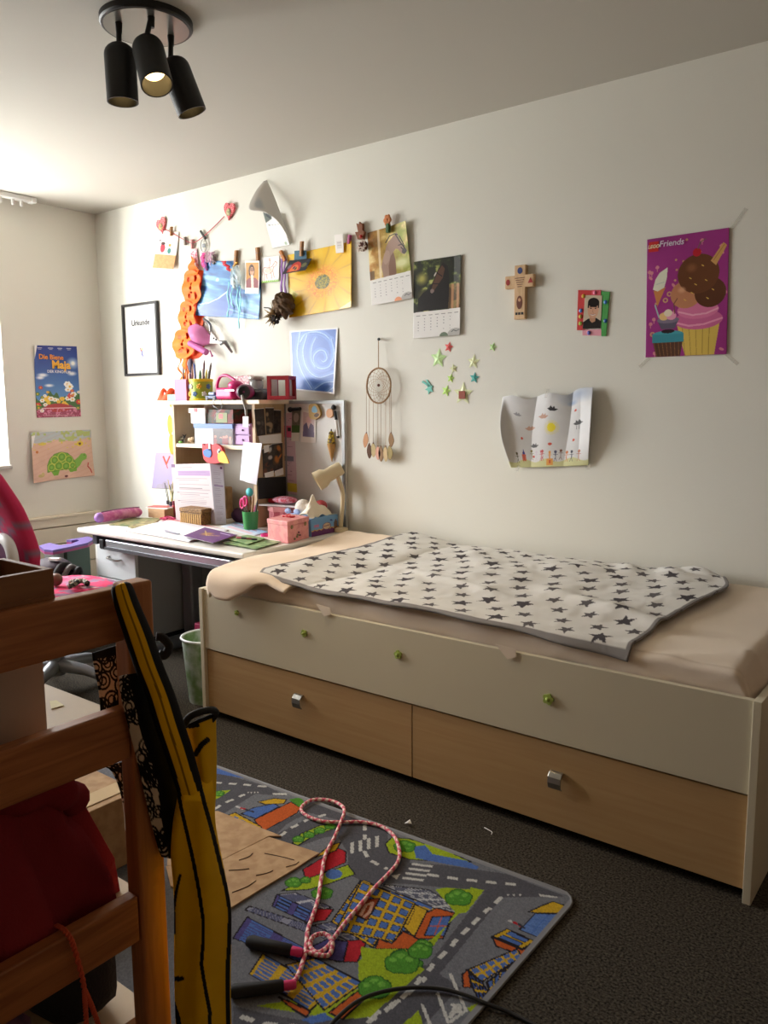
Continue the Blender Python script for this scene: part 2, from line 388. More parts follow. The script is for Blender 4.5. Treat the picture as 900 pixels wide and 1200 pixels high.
def spot_head(pb, pt, lean, side, k):
    a = F(pb[0], pb[1], 2.392)
    d = unit(np.array([0, 0, -1.0]) + lean + rr_*side)
    # head pivot: straight under the plate, where the photo shows the dome's top
    piv = CP + ray(*pt)*np.dot(a-CP, _f)
    MB().tube([a, a*.4+piv*.6, piv], [.008, .008, .008], 10).cyl(a+np.array([0, 0, .001]), a+np.array([0, 0, -.03]), .011, .009).build('stem', m_lamp, sp, smooth=40)
    R0, Ln = .047, .172
    prof = [(.002, 0)]+[(R0*math.sin(t), R0*.8*(1-math.cos(t))) for t in np.linspace(.2, math.pi/2, 7)]+[(R0, Ln), (R0-.004, Ln), (R0-.004, .08), (.002, .08)]
    hd = MB().lathe(prof, piv, 32, d).build('shade', m_lamp, sp, smooth=35)
    MB().lathe([(.002, .082), (.03, .084), (.037, .10), (.038, .114), (.031, .126), (.002, .132)], piv, 24, d).build('bulb', m_bulb, hd, smooth=60)
    li = bpy.data.lights.new('spot_beam', 'SPOT'); li.energy = (4, 4, 10)[k]; li.color = (1.0, .74, .42); li.spot_size = math.radians(75); li.spot_blend = .8; li.shadow_soft_size = .03
    lo = bpy.data.objects.new('spot_beam', li); COL.objects.link(lo); lo.parent = hd
    z = -d; xx = unit(np.cross([0, 1, .01], z)); yy = np.cross(z, xx); q = piv+d*.14-ORG[sp.name]
    lo.matrix_local = Matrix(((xx[0], yy[0], z[0], q[0]), (xx[1], yy[1], z[1], q[1]), (xx[2], yy[2], z[2], q[2]), (0, 0, 0, 1)))
for hh in heads: spot_head(*hh)

# ------------------------------------------------------------------ bed
BX0, BX1, BY, BT, DT, DB = 2.1064, 4.1664, -1.0096, .5236, .2807, .0294
m_cream = M('cream_laminate', (214, 205, 180), .45)
m_maple = WOOD('maple_laminate', (184, 148, 101), (192, 158, 112), 0, 3, .45, 22)
m_nickel = M('brushed_nickel', (168, 166, 160), .3, .9)
bed = thing('storage_bed', 'cream child bed with two maple drawers under the mattress', 'bed', ((BX0+BX1)/2, -.51, 0))
for a in (BX0, BX1-.02): MB().box(a, a+.02, BY, -.02, 0, BT).build('end_panel', m_cream, bed, bevel=.0015)
MB().box(BX0+.02, BX1-.02, BY+.008, BY+.026, DT, BT-.002).build('side_panel', m_cream, bed, bevel=.0015)
MB().box(BX0+.02, BX1-.02, -.04, -.022, .05, BT).build('back_panel', m_cream, bed)
MB().box(BX0+.02, BX1-.02, BY+.026, -.04, .40, .42).build('slat_base', m_maple, bed)
xs_ = W(483, 870, BY+.014)[0]
for a, b, hp in ((BX0+.022, xs_-.002, (349, 822)), (xs_+.002, BX1-.022, (651, 915))):
    dr = MB().box(a, b, BY+.014, BY+.032, DB, DT-.006).build('drawer', m_maple, bed, bevel=.001)
    MB().box(a+.02, b-.02, BY+.032, -.35, DB+.02, DT-.04).build('drawer_box', m_maple, dr)
    c = W(hp[0], hp[1], BY+.005); hw = .020; hb = MB()
    pr = [(BY+.0135, .026), (BY+.004, .024), (BY-.006, .012), (BY-.008, -.004), (BY-.004, -.020), (BY+.004, -.026), (BY+.006, -.024), (BY-.001, -.018), (BY-.005, -.004), (BY-.003, .010), (BY+.006, .020), (BY+.0135, .022)]
    hb.prism([(c[0]-hw, y, c[2]+z) for y, z in pr], (2*hw, 0, 0)); hb.build('handle', m_nickel, dr, bevel=.001)

# mattress under a fitted peach sheet
m_sheet = M('peach_sheet', (224, 208, 190), .85, var=(3.0, (229, 214, 197)), bump=(900, .08), spec=.15)
mat_o = thing('mattress', 'mattress in a pale peach fitted sheet lying on the bed', 'mattress', (3.13, -.5, .42))
def mat_top(x, y): return .582 + .018*np.clip((y+1.0)/.9, 0, 1) + .006*np.sin(x*2.1+1)+.004*np.sin(y*5+x)
nx, nt_ = 150, 64
prof = cr([(-.966, .43), (-.976, .50), (-.978, .552), (-.962, .576), (-.9, .586), (-.5, .594), (-.1, .6), (-.05, .592), (-.032, .56), (-.03, .43)], nt_)
xx = np.linspace(BX0+.024, BX1-.024, nx)
P = np.zeros((nt_, nx, 3)); P[..., 0] = xx[None, :]; P[..., 1] = prof[:, 0][:, None]; P[..., 2] = prof[:, 1][:, None]
ed = np.minimum(xx-xx[0], xx[-1]-xx)[None, :]; k = np.clip((P[..., 2]-.43)/.15, 0, 1)
P[..., 2] -= k*.09*np.clip(1-ed/.05, 0, 1)**2
wr = fbm(P[..., 0]*3+P[..., 1]*6, P[..., 1]*5, 3)-.47; fb = np.clip((P[..., 1]+.9)/-.08, 0, 1)
P[..., 2] += k*(.014*wr + .008*fb*np.sin(P[..., 0]*26+4*wr)*wr)
P[..., 1] -= fb*.012*(fbm(P[..., 0]*9, P[..., 2]*22, 5)-.45)
# gathered corner folds near the head end
gx = np.clip((P[..., 0]-3.75)/.35, 0, 1); P[..., 2] += k*gx*np.exp(-((P[..., 1]+.80+.25*(P[..., 0]-3.9)))**2/.0012)*.014
P[..., 2] += k*gx*np.exp(-((P[..., 1]+.92-.5*(P[..., 0]-4.0)))**2/.0006)*.010
MB().grid(P[:, ::-1]).build('fitted_sheet', m_sheet, mat_o, smooth=True)
MB().box(BX0+.03, BX1-.03, -.955, -.05, .42, .49).build('mattress_core', M('mattress_ticking', (230, 226, 216), .9), mat_o)
for u, v in ((379, 717), (593, 766)):
    c = W(u, v, BY+.004); MB().prism([(c[0]-.036, BY+.005, c[2]+.022), (c[0]+.030, BY+.005, c[2]+.018), (c[0]+.034, BY+.003, c[2]-.004), (c[0]+.006, BY+.001, c[2]-.015)], (0, .0012, 0)).build('sheet_tag', m_sheet, mat_o)

# thin peach duvet at the foot end, its corner hanging over the side panel
nx, ny = 60, 90; s, t = np.meshgrid(np.linspace(0, 1, nx), np.linspace(0, 1, ny))
drop = np.interp(s, [0, .1, .3, .5, .62, .75, 1], [.065, .088, .092, .065, .03, .012, .004])
arc = t*(.98+drop)                       # arc length from wall to hem
y = np.where(arc < .945, -.045-arc, 0); z = np.zeros_like(y)
q = arc-.945; a1 = .05*math.pi/2
ang = np.clip(q/.05, 0, math.pi/2)
y = np.where(arc < .945, y, -.99-.045*np.sin(ang)); z = np.where(arc < .945, 0, -.05*(1-np.cos(ang)) - np.clip(q-a1, 0, None))
xl = np.interp(t, [0, .3, .7, .93, 1], [2.10, 2.12, 2.15, 2.175, 2.205]); xr_ = np.interp(t, [0, 1], [2.56, 2.60])
x = xl+(xr_-xl)*s
n1 = fbm(x*5, y*4, 11)-.47
top = np.interp(t, [0, .08, .3, .9, 1], [.616, .634, .612, .612, .612])
z = z+top+.022*n1-.03*np.clip(1-s/.06, 0, 1)**2-.02*np.clip((s-.75)/.25, 0, 1)+.008*np.sin(s*9+t*3)*np.clip(t-.8, 0, 1)*4
# round lower left corner of the hanging hem
y -= .010*np.sin(s*7)*np.clip((t-.93)/.07, 0, 1)
P = np.stack([x, y, z], -1)
dv = MB().grid(P[:, ::-1]).build('duvet', M('peach_duvet', (230, 210, 188), .85, var=(2.0, (233, 214, 193)), bump=(700, .08), spec=.15), smooth=True, solid=.012)
tag(dv, 'thin peach duvet folded at the foot end, its corner hanging over the side panel', 'duvet')

# white blanket with grey stars, laid over the middle of the bed
B = [W(u, v, -.05) for u, v in ((485, 633), (560, 643), (640, 653), (740, 661), (832, 667))]
Fr = [W(u, v, -.993) for u, v in ((302, 675), (380, 694), (480, 711), (600, 737), (735, 775))]
nx, ny = 380, 260; s, t = np.meshgrid(np.linspace(0, 1, nx), np.linspace(0, 1, ny))
cb, cf = cr(B, nx), cr(Fr, nx)
Lf = cr([B[0], V3(2.455, -.55, .61), Fr[0]], ny); Rt = cr([B[-1], V3(3.875, -.2, .6), V3(3.84, -.65, .6), Fr[-1]], ny)
S = s[..., None]; T = t[..., None]
P = (1-T)*cb[None]+T*cf[None] + (1-S)*Lf[:, None]+S*Rt[:, None] - ((1-S)*(1-T)*cb[0]+S*(1-T)*cb[-1]+(1-S)*T*cf[0]+S*T*cf[-1])
nf = fbm(P[..., 0]*4.5, P[..., 1]*4.5, 21)-.47
zz = mat_top(P[..., 0], P[..., 1])+.016+.03*np.clip(nf, -.12, .4)+.004*fbm(P[..., 0]*22, P[..., 1]*22, 5)
zz += .034*np.clip((.18-s)/.18, 0, 1)**.7+.014*np.exp(-((P[..., 1]+.36*P[..., 0]-.62)**2)/.002)*np.clip((s-.55)*4, 0, 1)
zz += .030*np.exp(-((s-.95)**2/.003+(t-.06)**2/.012))+.016*np.exp(-((s-.86)**2/.0015+(t-.12)**2/.03))+.012*np.exp(-((s-.74)**2/.0009+(t-.10)**2/.03))
w = np.clip((t-.965)/.035, 0, 1)**1.5; zz = zz*(1-w)+P[..., 2]*w
zz += .010*np.exp(-((P[..., 1]+.7+.32*(P[..., 0]-3.2))**2)/.0007)*np.clip((s-.2)*3, 0, 1)*np.clip((.7-s)*5, 0, 1)+.009*np.exp(-((P[..., 1]+.28-.25*(P[..., 0]-3.2))**2)/.0005)*np.clip((s-.3)*3, 0, 1)
P[..., 2] = zz; P[..., 1] -= .004*w+.006*w*np.sin(s*31)
cvb = Cv(1.40, .98, 0, s*1.40, t*.98); cvb.fill((222, 220, 216)).noise(18, 7, 3)
r2 = random.Random(3); row = 0; yy_ = .035
while yy_ < 1.0:
    xx_ = .02+(.055 if row % 2 else 0)
    while xx_ < 1.44:
        big = r2.random() < .3
        cvb.star(xx_+r2.uniform(-.008, .008), yy_+r2.uniform(-.008, .008), .037 if big else .030, (78, 74, 78) if big else (98, 94, 96), r2.uniform(-.35, .35), .45)
        xx_ += .112
    yy_ += .082; row += 1
rim = (t > .984) | (s > .991) | ((s < .010) & (t > .1)); cvb.put(rim, (120, 116, 116), .8)
bl = gridmesh('blanket', P, cvb.a, PRINT('fleece_print', .95, bump=(500, .25), spec=.1), solid=.007)
tag(bl, 'white fleece blanket with grey stars spread over the bed', 'blanket')

# green flower stickers on the bed side
for i, (u, v, r) in enumerate(((278, 718, .011), (357, 742, .014), (467, 767, .015), (643, 819, .017))):
    c = W(u, v, BY+.008); b = MB(); pts = []
    for j in range(30):
        a = 2*math.pi*j/30; q = r*(.72+.28*abs(math.cos(2.5*a+i))); pts.append((c[0]+q*math.cos(a), BY+.0078, c[2]+q*math.sin(a)))
    b.prism(pts, (0, -.006, 0)); b.ball((c[0], BY+.001, c[2]), r*.4, .006, r*.4, 10, 6)
    st = b.build('flower_sticker', M('green_gel', (168, 188, 92), .35), smooth=40)
    tag(st, ['smallest green gel flower sticker on the bed side by the foot end', 'green gel flower sticker on the bed side under the sheet tag by the foot end', 'green gel flower sticker on the bed side between the two sheet tags', 'green gel flower sticker on the bed side above the drawer near the head end'][i], 'sticker', 'gel flowers on the bed side')
# ------------------------------------------------------------------ desk
ZD = .62; DX0, DX1, DY0, DY1 = .845, 2.092, -.755, -.02
m_desk = M('desk_white', (224, 221, 212), .4)
m_dark = M('dark_grey', (70, 72, 76), .5)
desk = thing('height_adjustable_desk', 'white height adjustable school desk with grey metal legs beside the bed', 'desk', ((DX0+DX1)/2, -.4, 0))
MB().box(DX0, DX1, DY0, DY1, ZD-.026, ZD).build('desktop', m_desk, desk, bevel=.009, seg=4)
a, b = W(126, 637, -.72), W(277, 668, -.72)
rl = MB().box(a[0], 1.99, -.735, -.70, .535, .576).build('front_rail', m_alu, desk, bevel=.004)
MB().box(a[0]-.03, 2.03, -.742, -.735, .527, .542).build('rail_lip', m_dark, rl)
for q0_, q1_ in ((a[0]-.035, a[0]), (1.99, 2.03)): MB().box(q0_, q1_, -.745, -.695, .53, .578).build('rail_end_cap', m_black, rl, bevel=.004)
MB().box(2.04, 2.075, -.70, -.06, .50, .594).build('side_apron', m_dark, desk)
MB().box(.90, .935, -.70, -.06, .535, .594).build('side_apron', m_dark, desk)
MB().box(.935, 2.04, -.70, -.06, .578, .594).build('underframe', m_dark, desk)
MB().box(.935, 2.04, -.09, -.07, .40, .578).build('modesty_panel', m_dark, desk)
for x in (1.26, 1.93):
    MB().box(x-.04, x+.04, -.40, -.32, .05, .578).build('leg_column', m_steel, desk, bevel=.012, seg=3)
    MB().box(x-.045, x+.045, -.70, -.06, 0.0, .05).build('leg_foot', m_steel, desk, bevel=.015, seg=3)

# drawer pedestal
ped = thing('drawer_pedestal', 'white drawer pedestal with metal handles under the desk', 'drawer unit', (1.0, -.4, 0))
PX0, PX1, PY0 = .862, 1.195, -.64
m_ped = M('pedestal_shaded_side', (150, 152, 152), .5)  # the white side's shade is put into this grey
MB().box(PX0, PX1, PY0, -.12, .06, .53).build('body', m_ped, ped, bevel=.002)
MB().box(PX0+.02, PX1-.02, PY0+.04, -.14, .0, .06).build('plinth', m_black, ped)
for z0, z1 in ((.358, .526), (.214, .352), (.066, .208)):
    d = MB().box(PX0+.004, PX1-.002, PY0-.018, PY0, z0, z1).build('drawer', M('drawer_white', (214, 220, 222), .4), ped, bevel=.002)
    xm = (PX0+PX1)/2; zh = z1-.062
    hb = MB(); hb.tube(cr([(xm-.05, PY0-.018, zh+.006), (xm-.045, PY0-.040, zh+.003), (xm, PY0-.045, zh), (xm+.045, PY0-.040, zh-.003), (xm+.05, PY0-.018, zh-.003)], 16), .005, 8)
    hb.build('handle', m_nickel, d, smooth=40)
MB().box(PX0-.012, PX0+.002, PY0-.016, PY0+.02, 0, .53).build('front_post', m_white, ped)

# ------------------------------------------------------------------ hutch on the desk
m_hut = WOOD('hutch_maple', (186, 158, 120), (196, 170, 132), 2, 3, .5, 18)
m_hutE = M('hutch_edge', (236, 220, 190), .5)
HX0, HX1, HY, HT = .965, 1.618, -.222, 1.262
hut = thing('desk_shelf', 'maple shelf unit standing on the back of the desk', 'shelf', ((HX0+HX1)/2, -.12, ZD))
MB().box(HX0, HX0+.02, HY, -.006, ZD+.0005, HT-.02).build('side_panel', m_hut, hut)
MB().box(HX1-.02, HX1, HY, -.006, ZD+.0005, HT-.02).build('side_panel', m_hut, hut)
MB().box(HX0-.055, HX1+.045, HY-.012, -.024, HT-.02, HT).build('top_board', m_hutE, hut, bevel=.002)
MB().box(HX0+.02, HX1-.02, HY+.004, -.012, 1.012, 1.032).build('shelf_board', m_hutE, hut, bevel=.0015)
MB().box(HX0+.02, HX1-.02, -.012, -.006, ZD+.002, HT-.02).build('back_panel', M('hutch_back', (196, 190, 178), .6), hut)

# magnetic board leaning on the wall next to it
mb_ = thing('magnet_board', 'pale magnet board in a grey frame on the wall beside the desk shelf', 'magnet board', (1.83, -.012, ZD))
bx0, bx1, bz1 = 1.626, 2.03, 1.258
MB().box(bx0, bx1, -.016, -.003, ZD+.006, bz1).build('board_face', M('board_enamel', (214, 212, 206), .3), mb_)
fb_ = MB(); fb_.box(bx0, bx1, -.022, -.0162, bz1-.016, bz1).box(bx0, bx1, -.022, -.0162, ZD+.006, ZD+.022).box(bx1-.018, bx1, -.022, -.0162, ZD+.022, bz1-.016).box(bx0, bx0+.008, -.022, -.0162, ZD+.022, bz1-.016)
fb_.build('frame', M('board_frame', (150, 152, 152), .4, .5), mb_)

# ------------------------------------------------------------------ office chair
ch = thing('desk_chair', 'pink patterned swivel chair with grey metal base by the desk', 'chair', (1.36, -1.2, 0))
def pinkcols(A, Bq, seed):
    cv = Cv(1, 1, 0, A, Bq); cv.fill((214, 50, 100)).noise(8, 8, seed); r3 = random.Random(seed)
    for i in range(70):
        cx, cy = r3.uniform(A.min(), A.max()), r3.uniform(Bq.min(), Bq.max()); a = r3.uniform(0, 6.3)
        if i % 3: cv.ell(cx, cy, .030, .012, (140, 104, 132), a); cv.ell(cx+.016, cy+.008, .018, .014, (150, 112, 140), a+1)
        else: cv.ell(cx, cy, .008, .004, (236, 190, 170), a)
    return cv.a
n, m = 60, 40; a_, b_ = np.meshgrid(np.linspace(0, 2*math.pi, n), np.linspace(0, math.pi, m))
def sq(v, p): return np.sign(v)*np.abs(v)**p
cx, cy, cz = 1.36, -1.13, .435
P = np.stack([cx+.205*np.sin(b_)**.5*sq(np.cos(a_), .7), cy+.205*np.sin(b_)**.5*sq(np.sin(a_), .7), cz+.035*sq(np.cos(b_), .8)], -1)
gridmesh('seat', P, pinkcols(P[..., 0], P[..., 1], 4), PRINT('chair_fabric', .85, bump=(700, .1)), ch)
# backrest: padded slab leaning back, rounder towards the top, narrow at the waist
zc, hz = .74, .28
zz = zc+hz*np.cos(b_); half = np.interp(zz, [.46, .52, .66, .85, .97, 1.02], [.12, .20, .235, .19, .12, .03])
yy = -1.40-.10*(zz-.5)+.03*np.sin((zz-.45)*7)
P = np.stack([1.36+half*sq(np.cos(a_), .8), yy+.045*np.sin(b_)**.4*sq(np.sin(a_), .6), zz], -1)
gridmesh('backrest', P, pinkcols(P[..., 0], P[..., 2], 9), PRINT('chair_fabric'), ch)
tr = MB(); cc = V3(1.50, -1.478, .64)
tr.tube([cc+V3(.10*math.cos(q), -.006*math.cos(2*q), .085*math.sin(q)) for q in np.linspace(0, 2*math.pi, 40, endpoint=False)], .022, 10, closed=True)
tr.build('back_ring', M('chair_shell', (222, 220, 222), .35), ch, smooth=True)
MB().lathe([(.002, -.006), (.085, -.004), (.09, .006), (.002, .012)], cc, 32, (0, -1, 0)).build('back_inset', M('purple_plastic', (96, 38, 84), .5), ch, smooth=40)
MB().tube(cr([(1.36, -1.17, .385), (1.36, -1.36, .385), (1.36, -1.50, .46), (1.36, -1.505, .64)], 24), .018, 10).build('back_bar', m_steel, ch, smooth=True)
MB().cyl((1.36, -1.2, .09), (1.36, -1.2, .40), .027).cyl((1.36, -1.2, .07), (1.36, -1.2, .2), .036).build('gas_column', m_steel, ch, smooth=40)
MB().box(1.28, 1.44, -1.26, -1.05, .375, .40).build('seat_plate', m_black, ch, bevel=.01)
for i in range(5):
    q = math.radians(-52+72*i); d = V3(math.cos(q), math.sin(q), 0)
    lg = MB().tube([V3(1.36, -1.2, .115)+d*.02, V3(1.36, -1.2, .105)+d*.15, V3(1.36, -1.2, .075)+d*.27], [.03, .024, .017], 10).build('base_leg', M('chair_metal', (150, 154, 158), .4, .6), ch, smooth=40)
    c = V3(1.36, -1.2, .026)+d*.27; e = V3(-d[1], d[0], 0)
    MB().cyl(c-e*.022, c+e*.022, .026, n=20).cyl(c, c+V3(0, 0, .055), .006).build('caster', m_black, lg, smooth=40)

# ------------------------------------------------------------------ pine rack with rails in the foreground
m_pine = WOOD('pine_y', (150, 90, 48), (186, 118, 66), 1, 5, .45, 16)
m_pineZ = WOOD('pine_z', (160, 98, 54), (190, 124, 72), 2, 5, .45, 16)
m_boardw = M('pale_board', (196, 176, 146), .6, var=(6, (186, 166, 136)))
RX1, RX0, RY1, RY0, RZ = 3.578, 2.77, -2.289, -2.80, .975
rk = thing('pine_rack', 'open pine rack with square posts and wide end rails', 'rack', ((RX0+RX1)/2, (RY0+RY1)/2, 0))
for x in (RX1-.05, RX0):
    for y in (RY1-.05, RY0): MB().box(x if x < 3 else x+.014, x+.05, y if y < -2.5 else y+.003, y+.05, 0, RZ).build('post', m_pineZ, rk, bevel=.005, seg=3)
for x in (RX1-.027, RX0+.002):
    for z0, z1 in ((.892, .972), (.711, .79), (.413, .488)):
        MB().box(x, x+.024, RY0+.05, RY1-.05, z0, z1).build('rail', m_pine, rk, bevel=.003)
for z in (.968, .745, .45, .25):
    MB().box(3.44, RX1-.0275, RY0+.05, -2.44, z-.018, z).build('top_slat', m_pine, rk) if z > .9 else \
    MB().box(RX0+.0505, RX1-.0505, RY0+.002, RY1-.004, z-.018, z).build('shelf_board', m_boardw, rk)
# ------------------------------------------------------------------ things on the long wall
m_ink = M('black_ink', (30, 28, 30), .6)
m_tape = M('clear_tape', (226, 222, 210), .3, alpha=.22)
m_pin = WOOD('pin_wood', (150, 104, 62), (188, 140, 92), 2, 30, .6, 3)
PAP = PRINT('printed_paper')
GL = PRINT('printed_gloss', .3)
def curl(a, b=0.0, c=0.0): return lambda s, t: a*t**2 + b*np.sin(math.pi*s)*.5 + c*np.clip(s-.7, 0, 1)*np.clip(.5-t, 0, 1)

# framed certificate
q = wallq([(145, 358), (186, 354), (190, 439), (150, 441)])
x0, x1, z0, z1 = q[0][0]+.004, q[1][0], q[3][2], q[0][2]
fr_ = thing('framed_certificate', 'framed certificate in a thin black frame near the corner', 'picture', ((x0+x1)/2, -.01, z0))
MB().box(x0, x0+.014, -.022, -.002, z0, z1).box(x1-.014, x1, -.022, -.002, z0, z1).box(x0+.014, x1-.014, -.022, -.002, z0, z0+.014).box(x0+.014, x1-.014, -.022, -.002, z1-.014, z1).build('frame', M('frame_black', (38, 36, 34), .4), fr_)
cv = Cv(34, 42, 60).fill((214, 214, 212))
cv.ell(17, 27, .7, .8, (222, 160, 60)).line([(17, 28.5), (17.4, 31)], 1.2, (70, 74, 150)).line([(16, 28), (15, 26)], .6, (200, 60, 80)).line([(18, 29), (19.5, 28)], .5, (90, 60, 140)).line([(17, 31), (16.6, 33)], .5, (60, 70, 130)).line([(17.6, 31), (18.6, 33)], .5, (60, 70, 130))
sheet('certificate_paper', [(x0+.014, -.006, z1-.014), (x1-.014, -.006, z1-.014), (x1-.014, -.006, z0+.014), (x0+.014, -.006, z0+.014)], cv, fr_, solid=0)
text('lettering', 'Urkunde', .050, ((x0+x1)/2, -.0105, z1-.115), (1, 0, 0), (0, 0, 1), m_ink, fr_, bold=.012)

def paperclip(px, h=.045, ang=0.0, mat=None, w=.010, label='', group='clothes pins along the string', cat='clothes pin', y=-.012):
    """two wooden jaws and a wire spring"""
    c = W(px[0], px[1], y); d = V3(math.sin(ang), 0, math.cos(ang)); e = V3(math.cos(ang), 0, -math.sin(ang))
    t = thing('clothes_pin', label, cat, c-d*h/2, group)
    for k in (-1, 1):
        MB().obox(c+V3(0, k*.0045, 0)+d*0.001*k, e*w/2, V3(0, .0035, 0)+d*.0, d*h/2).build('jaw', mat or m_pin, t, bevel=.0012)
    MB().tube([c+e*(w/2+.001)*math.cos(q)+V3(0, .009*math.sin(q), 0)+d*h*.05 for q in np.linspace(0, 2*math.pi, 14, endpoint=False)], .0012, 6, closed=True).build('spring', m_steel, t, smooth=True)
    return t

# red string between two felt hearts
sp_ = [W(u, v, -.012) for u, v in ((193, 268), (205, 275), (217, 281.5), (226, 284.5), (238.6, 277), (251, 265.5), (263, 253.5))]
tag(MB().tube(cr(sp_, 60), .0022, 6).build('string', M('red_yarn', (196, 86, 96), .9), smooth=True), 'thin red string strung between two red hearts', 'string')
def heart(px, w, hgt, rot, label, extra):
    c = W(px[0], px[1], -.004); t = thing('heart_ornament', label, 'heart', c+V3(0, 0, -hgt/2), 'felt hearts holding the string')
    pts = []
    for a in np.linspace(0, 2*math.pi, 40, endpoint=False):
        X = 16*math.sin(a)**3/17; Z = (13*math.cos(a)-5*math.cos(2*a)-2*math.cos(3*a)-math.cos(4*a)+2)/16
        pts.append(c+V3((X*math.cos(rot)+Z*math.sin(rot))*w/2, 0, (Z*math.cos(rot)-X*math.sin(rot))*hgt/2))
    MB().prism(pts, (0, -.012, 0)).build('felt', M('heart_red', (208, 62, 78), .8, var=(160, (232, 150, 150), .06)), t, bevel=.004)
    MB().ball(c+V3(0, -.013, -.005), w*.22, .006, hgt*.2, 12, 6).build('flower', M('flower_'+extra, (214, 196, 150) if extra == 'a' else (230, 180, 120), .8, var=(150, (130, 140, 110), .1)), t)
heart((190.5, 265), .085, .10, -.25, 'red felt heart at the end of the string above the postcard', 'b')
heart((270, 248), .085, .098, .15, 'red dotted felt heart at the upper end of the string', 'a')

# postcard with ladybird
cv = Cv(25, 46, 60).fill((226, 218, 212)); cv.rect(9, 0, 25, 30, (246, 242, 232)); cv.rect(0, 29, 25, 46, (214, 160, 110)).noise(.6, 16, 3)
cv.ell(9, 21, 3, 5.5, (226, 60, 76)).ell(9, 15.5, 2.6, 2, (70, 40, 40)).ell(17, 17, 1.5, 1.8, (240, 150, 60)).ell(17, 24, 2, 3.5, (60, 130, 120)).ell(5, 12, .9, 1.2, (60, 50, 60)).line([(10, 8), (13, 5), (16, 8), (19, 6)], .4, (120, 110, 110))
sheet('postcard', wallq([(185.5, 270), (210.5, 272), (207.4, 316), (183, 314.5)], 0), cv, off=curl(.02, .01), gap=.006, label='postcard with a ladybird clipped under the red heart', cat='postcard')
paperclip((200.8, 271), .05, .12, None, .009, 'clothes pin holding the ladybird postcard', y=-.018)
paperclip((217, 282.5), .045, -.05, M('pin_grey', (150, 140, 130), .6), .010, 'small grey clothes pin on the string, left of the pink one')
paperclip((225.4, 286), .05, .05, M('pin_pink', (206, 150, 150), .6), .011, 'pale pink clothes pin on the red string above the paper card')
tag(MB().prism([W(u, v, -.01) for u, v in ((222.5, 298), (230, 290.5), (232.5, 312), (230.5, 311))], (0, .001, 0)).build('paper_scrap', M('pink_white_card', (236, 214, 218), .6, var=(90, (214, 90, 120), .08))), 'small white and pink paper card clipped above the orange garland', 'card')
# black clip with key ring and pink ribbon
t = thing('black_clip', 'black clip with a silver ring and pink ribbon on the string', 'clip', W(239, 330, -.015))
a, b = W(235, 270.5, -.012), W(241, 280, -.012); d = unit(b-a)
MB().obox((a+b)/2, d*np.linalg.norm(b-a)/2, V3(0, .005, 0), np.cross(d, (0, 1, 0))*.006).build('clip_body', m_black, t, bevel=.002)
c = W(238.6, 287.5, -.012)
MB().tube([c+V3(.024*math.cos(q), 0, .034*math.sin(q)) for q in np.linspace(0, 2*math.pi, 30, endpoint=False)], .003, 6, closed=True).build('ring', m_nickel, t, smooth=True)
MB().box(c[0]-.006, c[0]+.012, -.016, -.010, c[2]-.012, c[2]+.008).build('key_blade', m_steel, t)
def ribbon(pts_px, w, y0=-.012, wave=.004, n=24):
    pts = cr([W(u, v, y0) for u, v in pts_px], n); P = np.zeros((n, 2, 3))
    for i in range(n):
        P[i, 0] = pts[i]+V3(-w/2, wave*math.sin(i*.6), 0); P[i, 1] = pts[i]+V3(w/2, wave*math.sin(i*.6+.8), 0)
    return P
MB().grid(ribbon([(238.5, 296), (237.5, 304), (239.5, 313)], .032)).build('ribbon', M('pink_ribbon', (220, 70, 140), .6), t, smooth=True, solid=.001)
MB().grid(ribbon([(240, 303), (241, 310), (242, 317)], .018, -.016)).build('ribbon', M('violet_ribbon', (130, 60, 130), .6), t, smooth=True, solid=.001)
bb = MB(); r3 = random.Random(2); c = W(247, 301, -.016)
for i in range(26): bb.tube(cr([c, c+V3(r3.uniform(-.03, .03), r3.uniform(-.02, .0), r3.uniform(-.03, .03)), c+V3(r3.uniform(-.04, .04), r3.uniform(-.012, .008), r3.uniform(-.05, .04))], 6), .0018, 4)
o = bb.build('feather_tuft', M('pale_pink_feather', (226, 186, 206), .8)); tag(o, 'pale pink feather tuft on the string beside the blue poster', 'feather'); o['kind'] = 'stuff'
paperclip((251, 304), .05, .08, M('pin_greybrown', (132, 120, 112), .6), .010, 'grey clothes pin at the upper left corner of the blue poster')

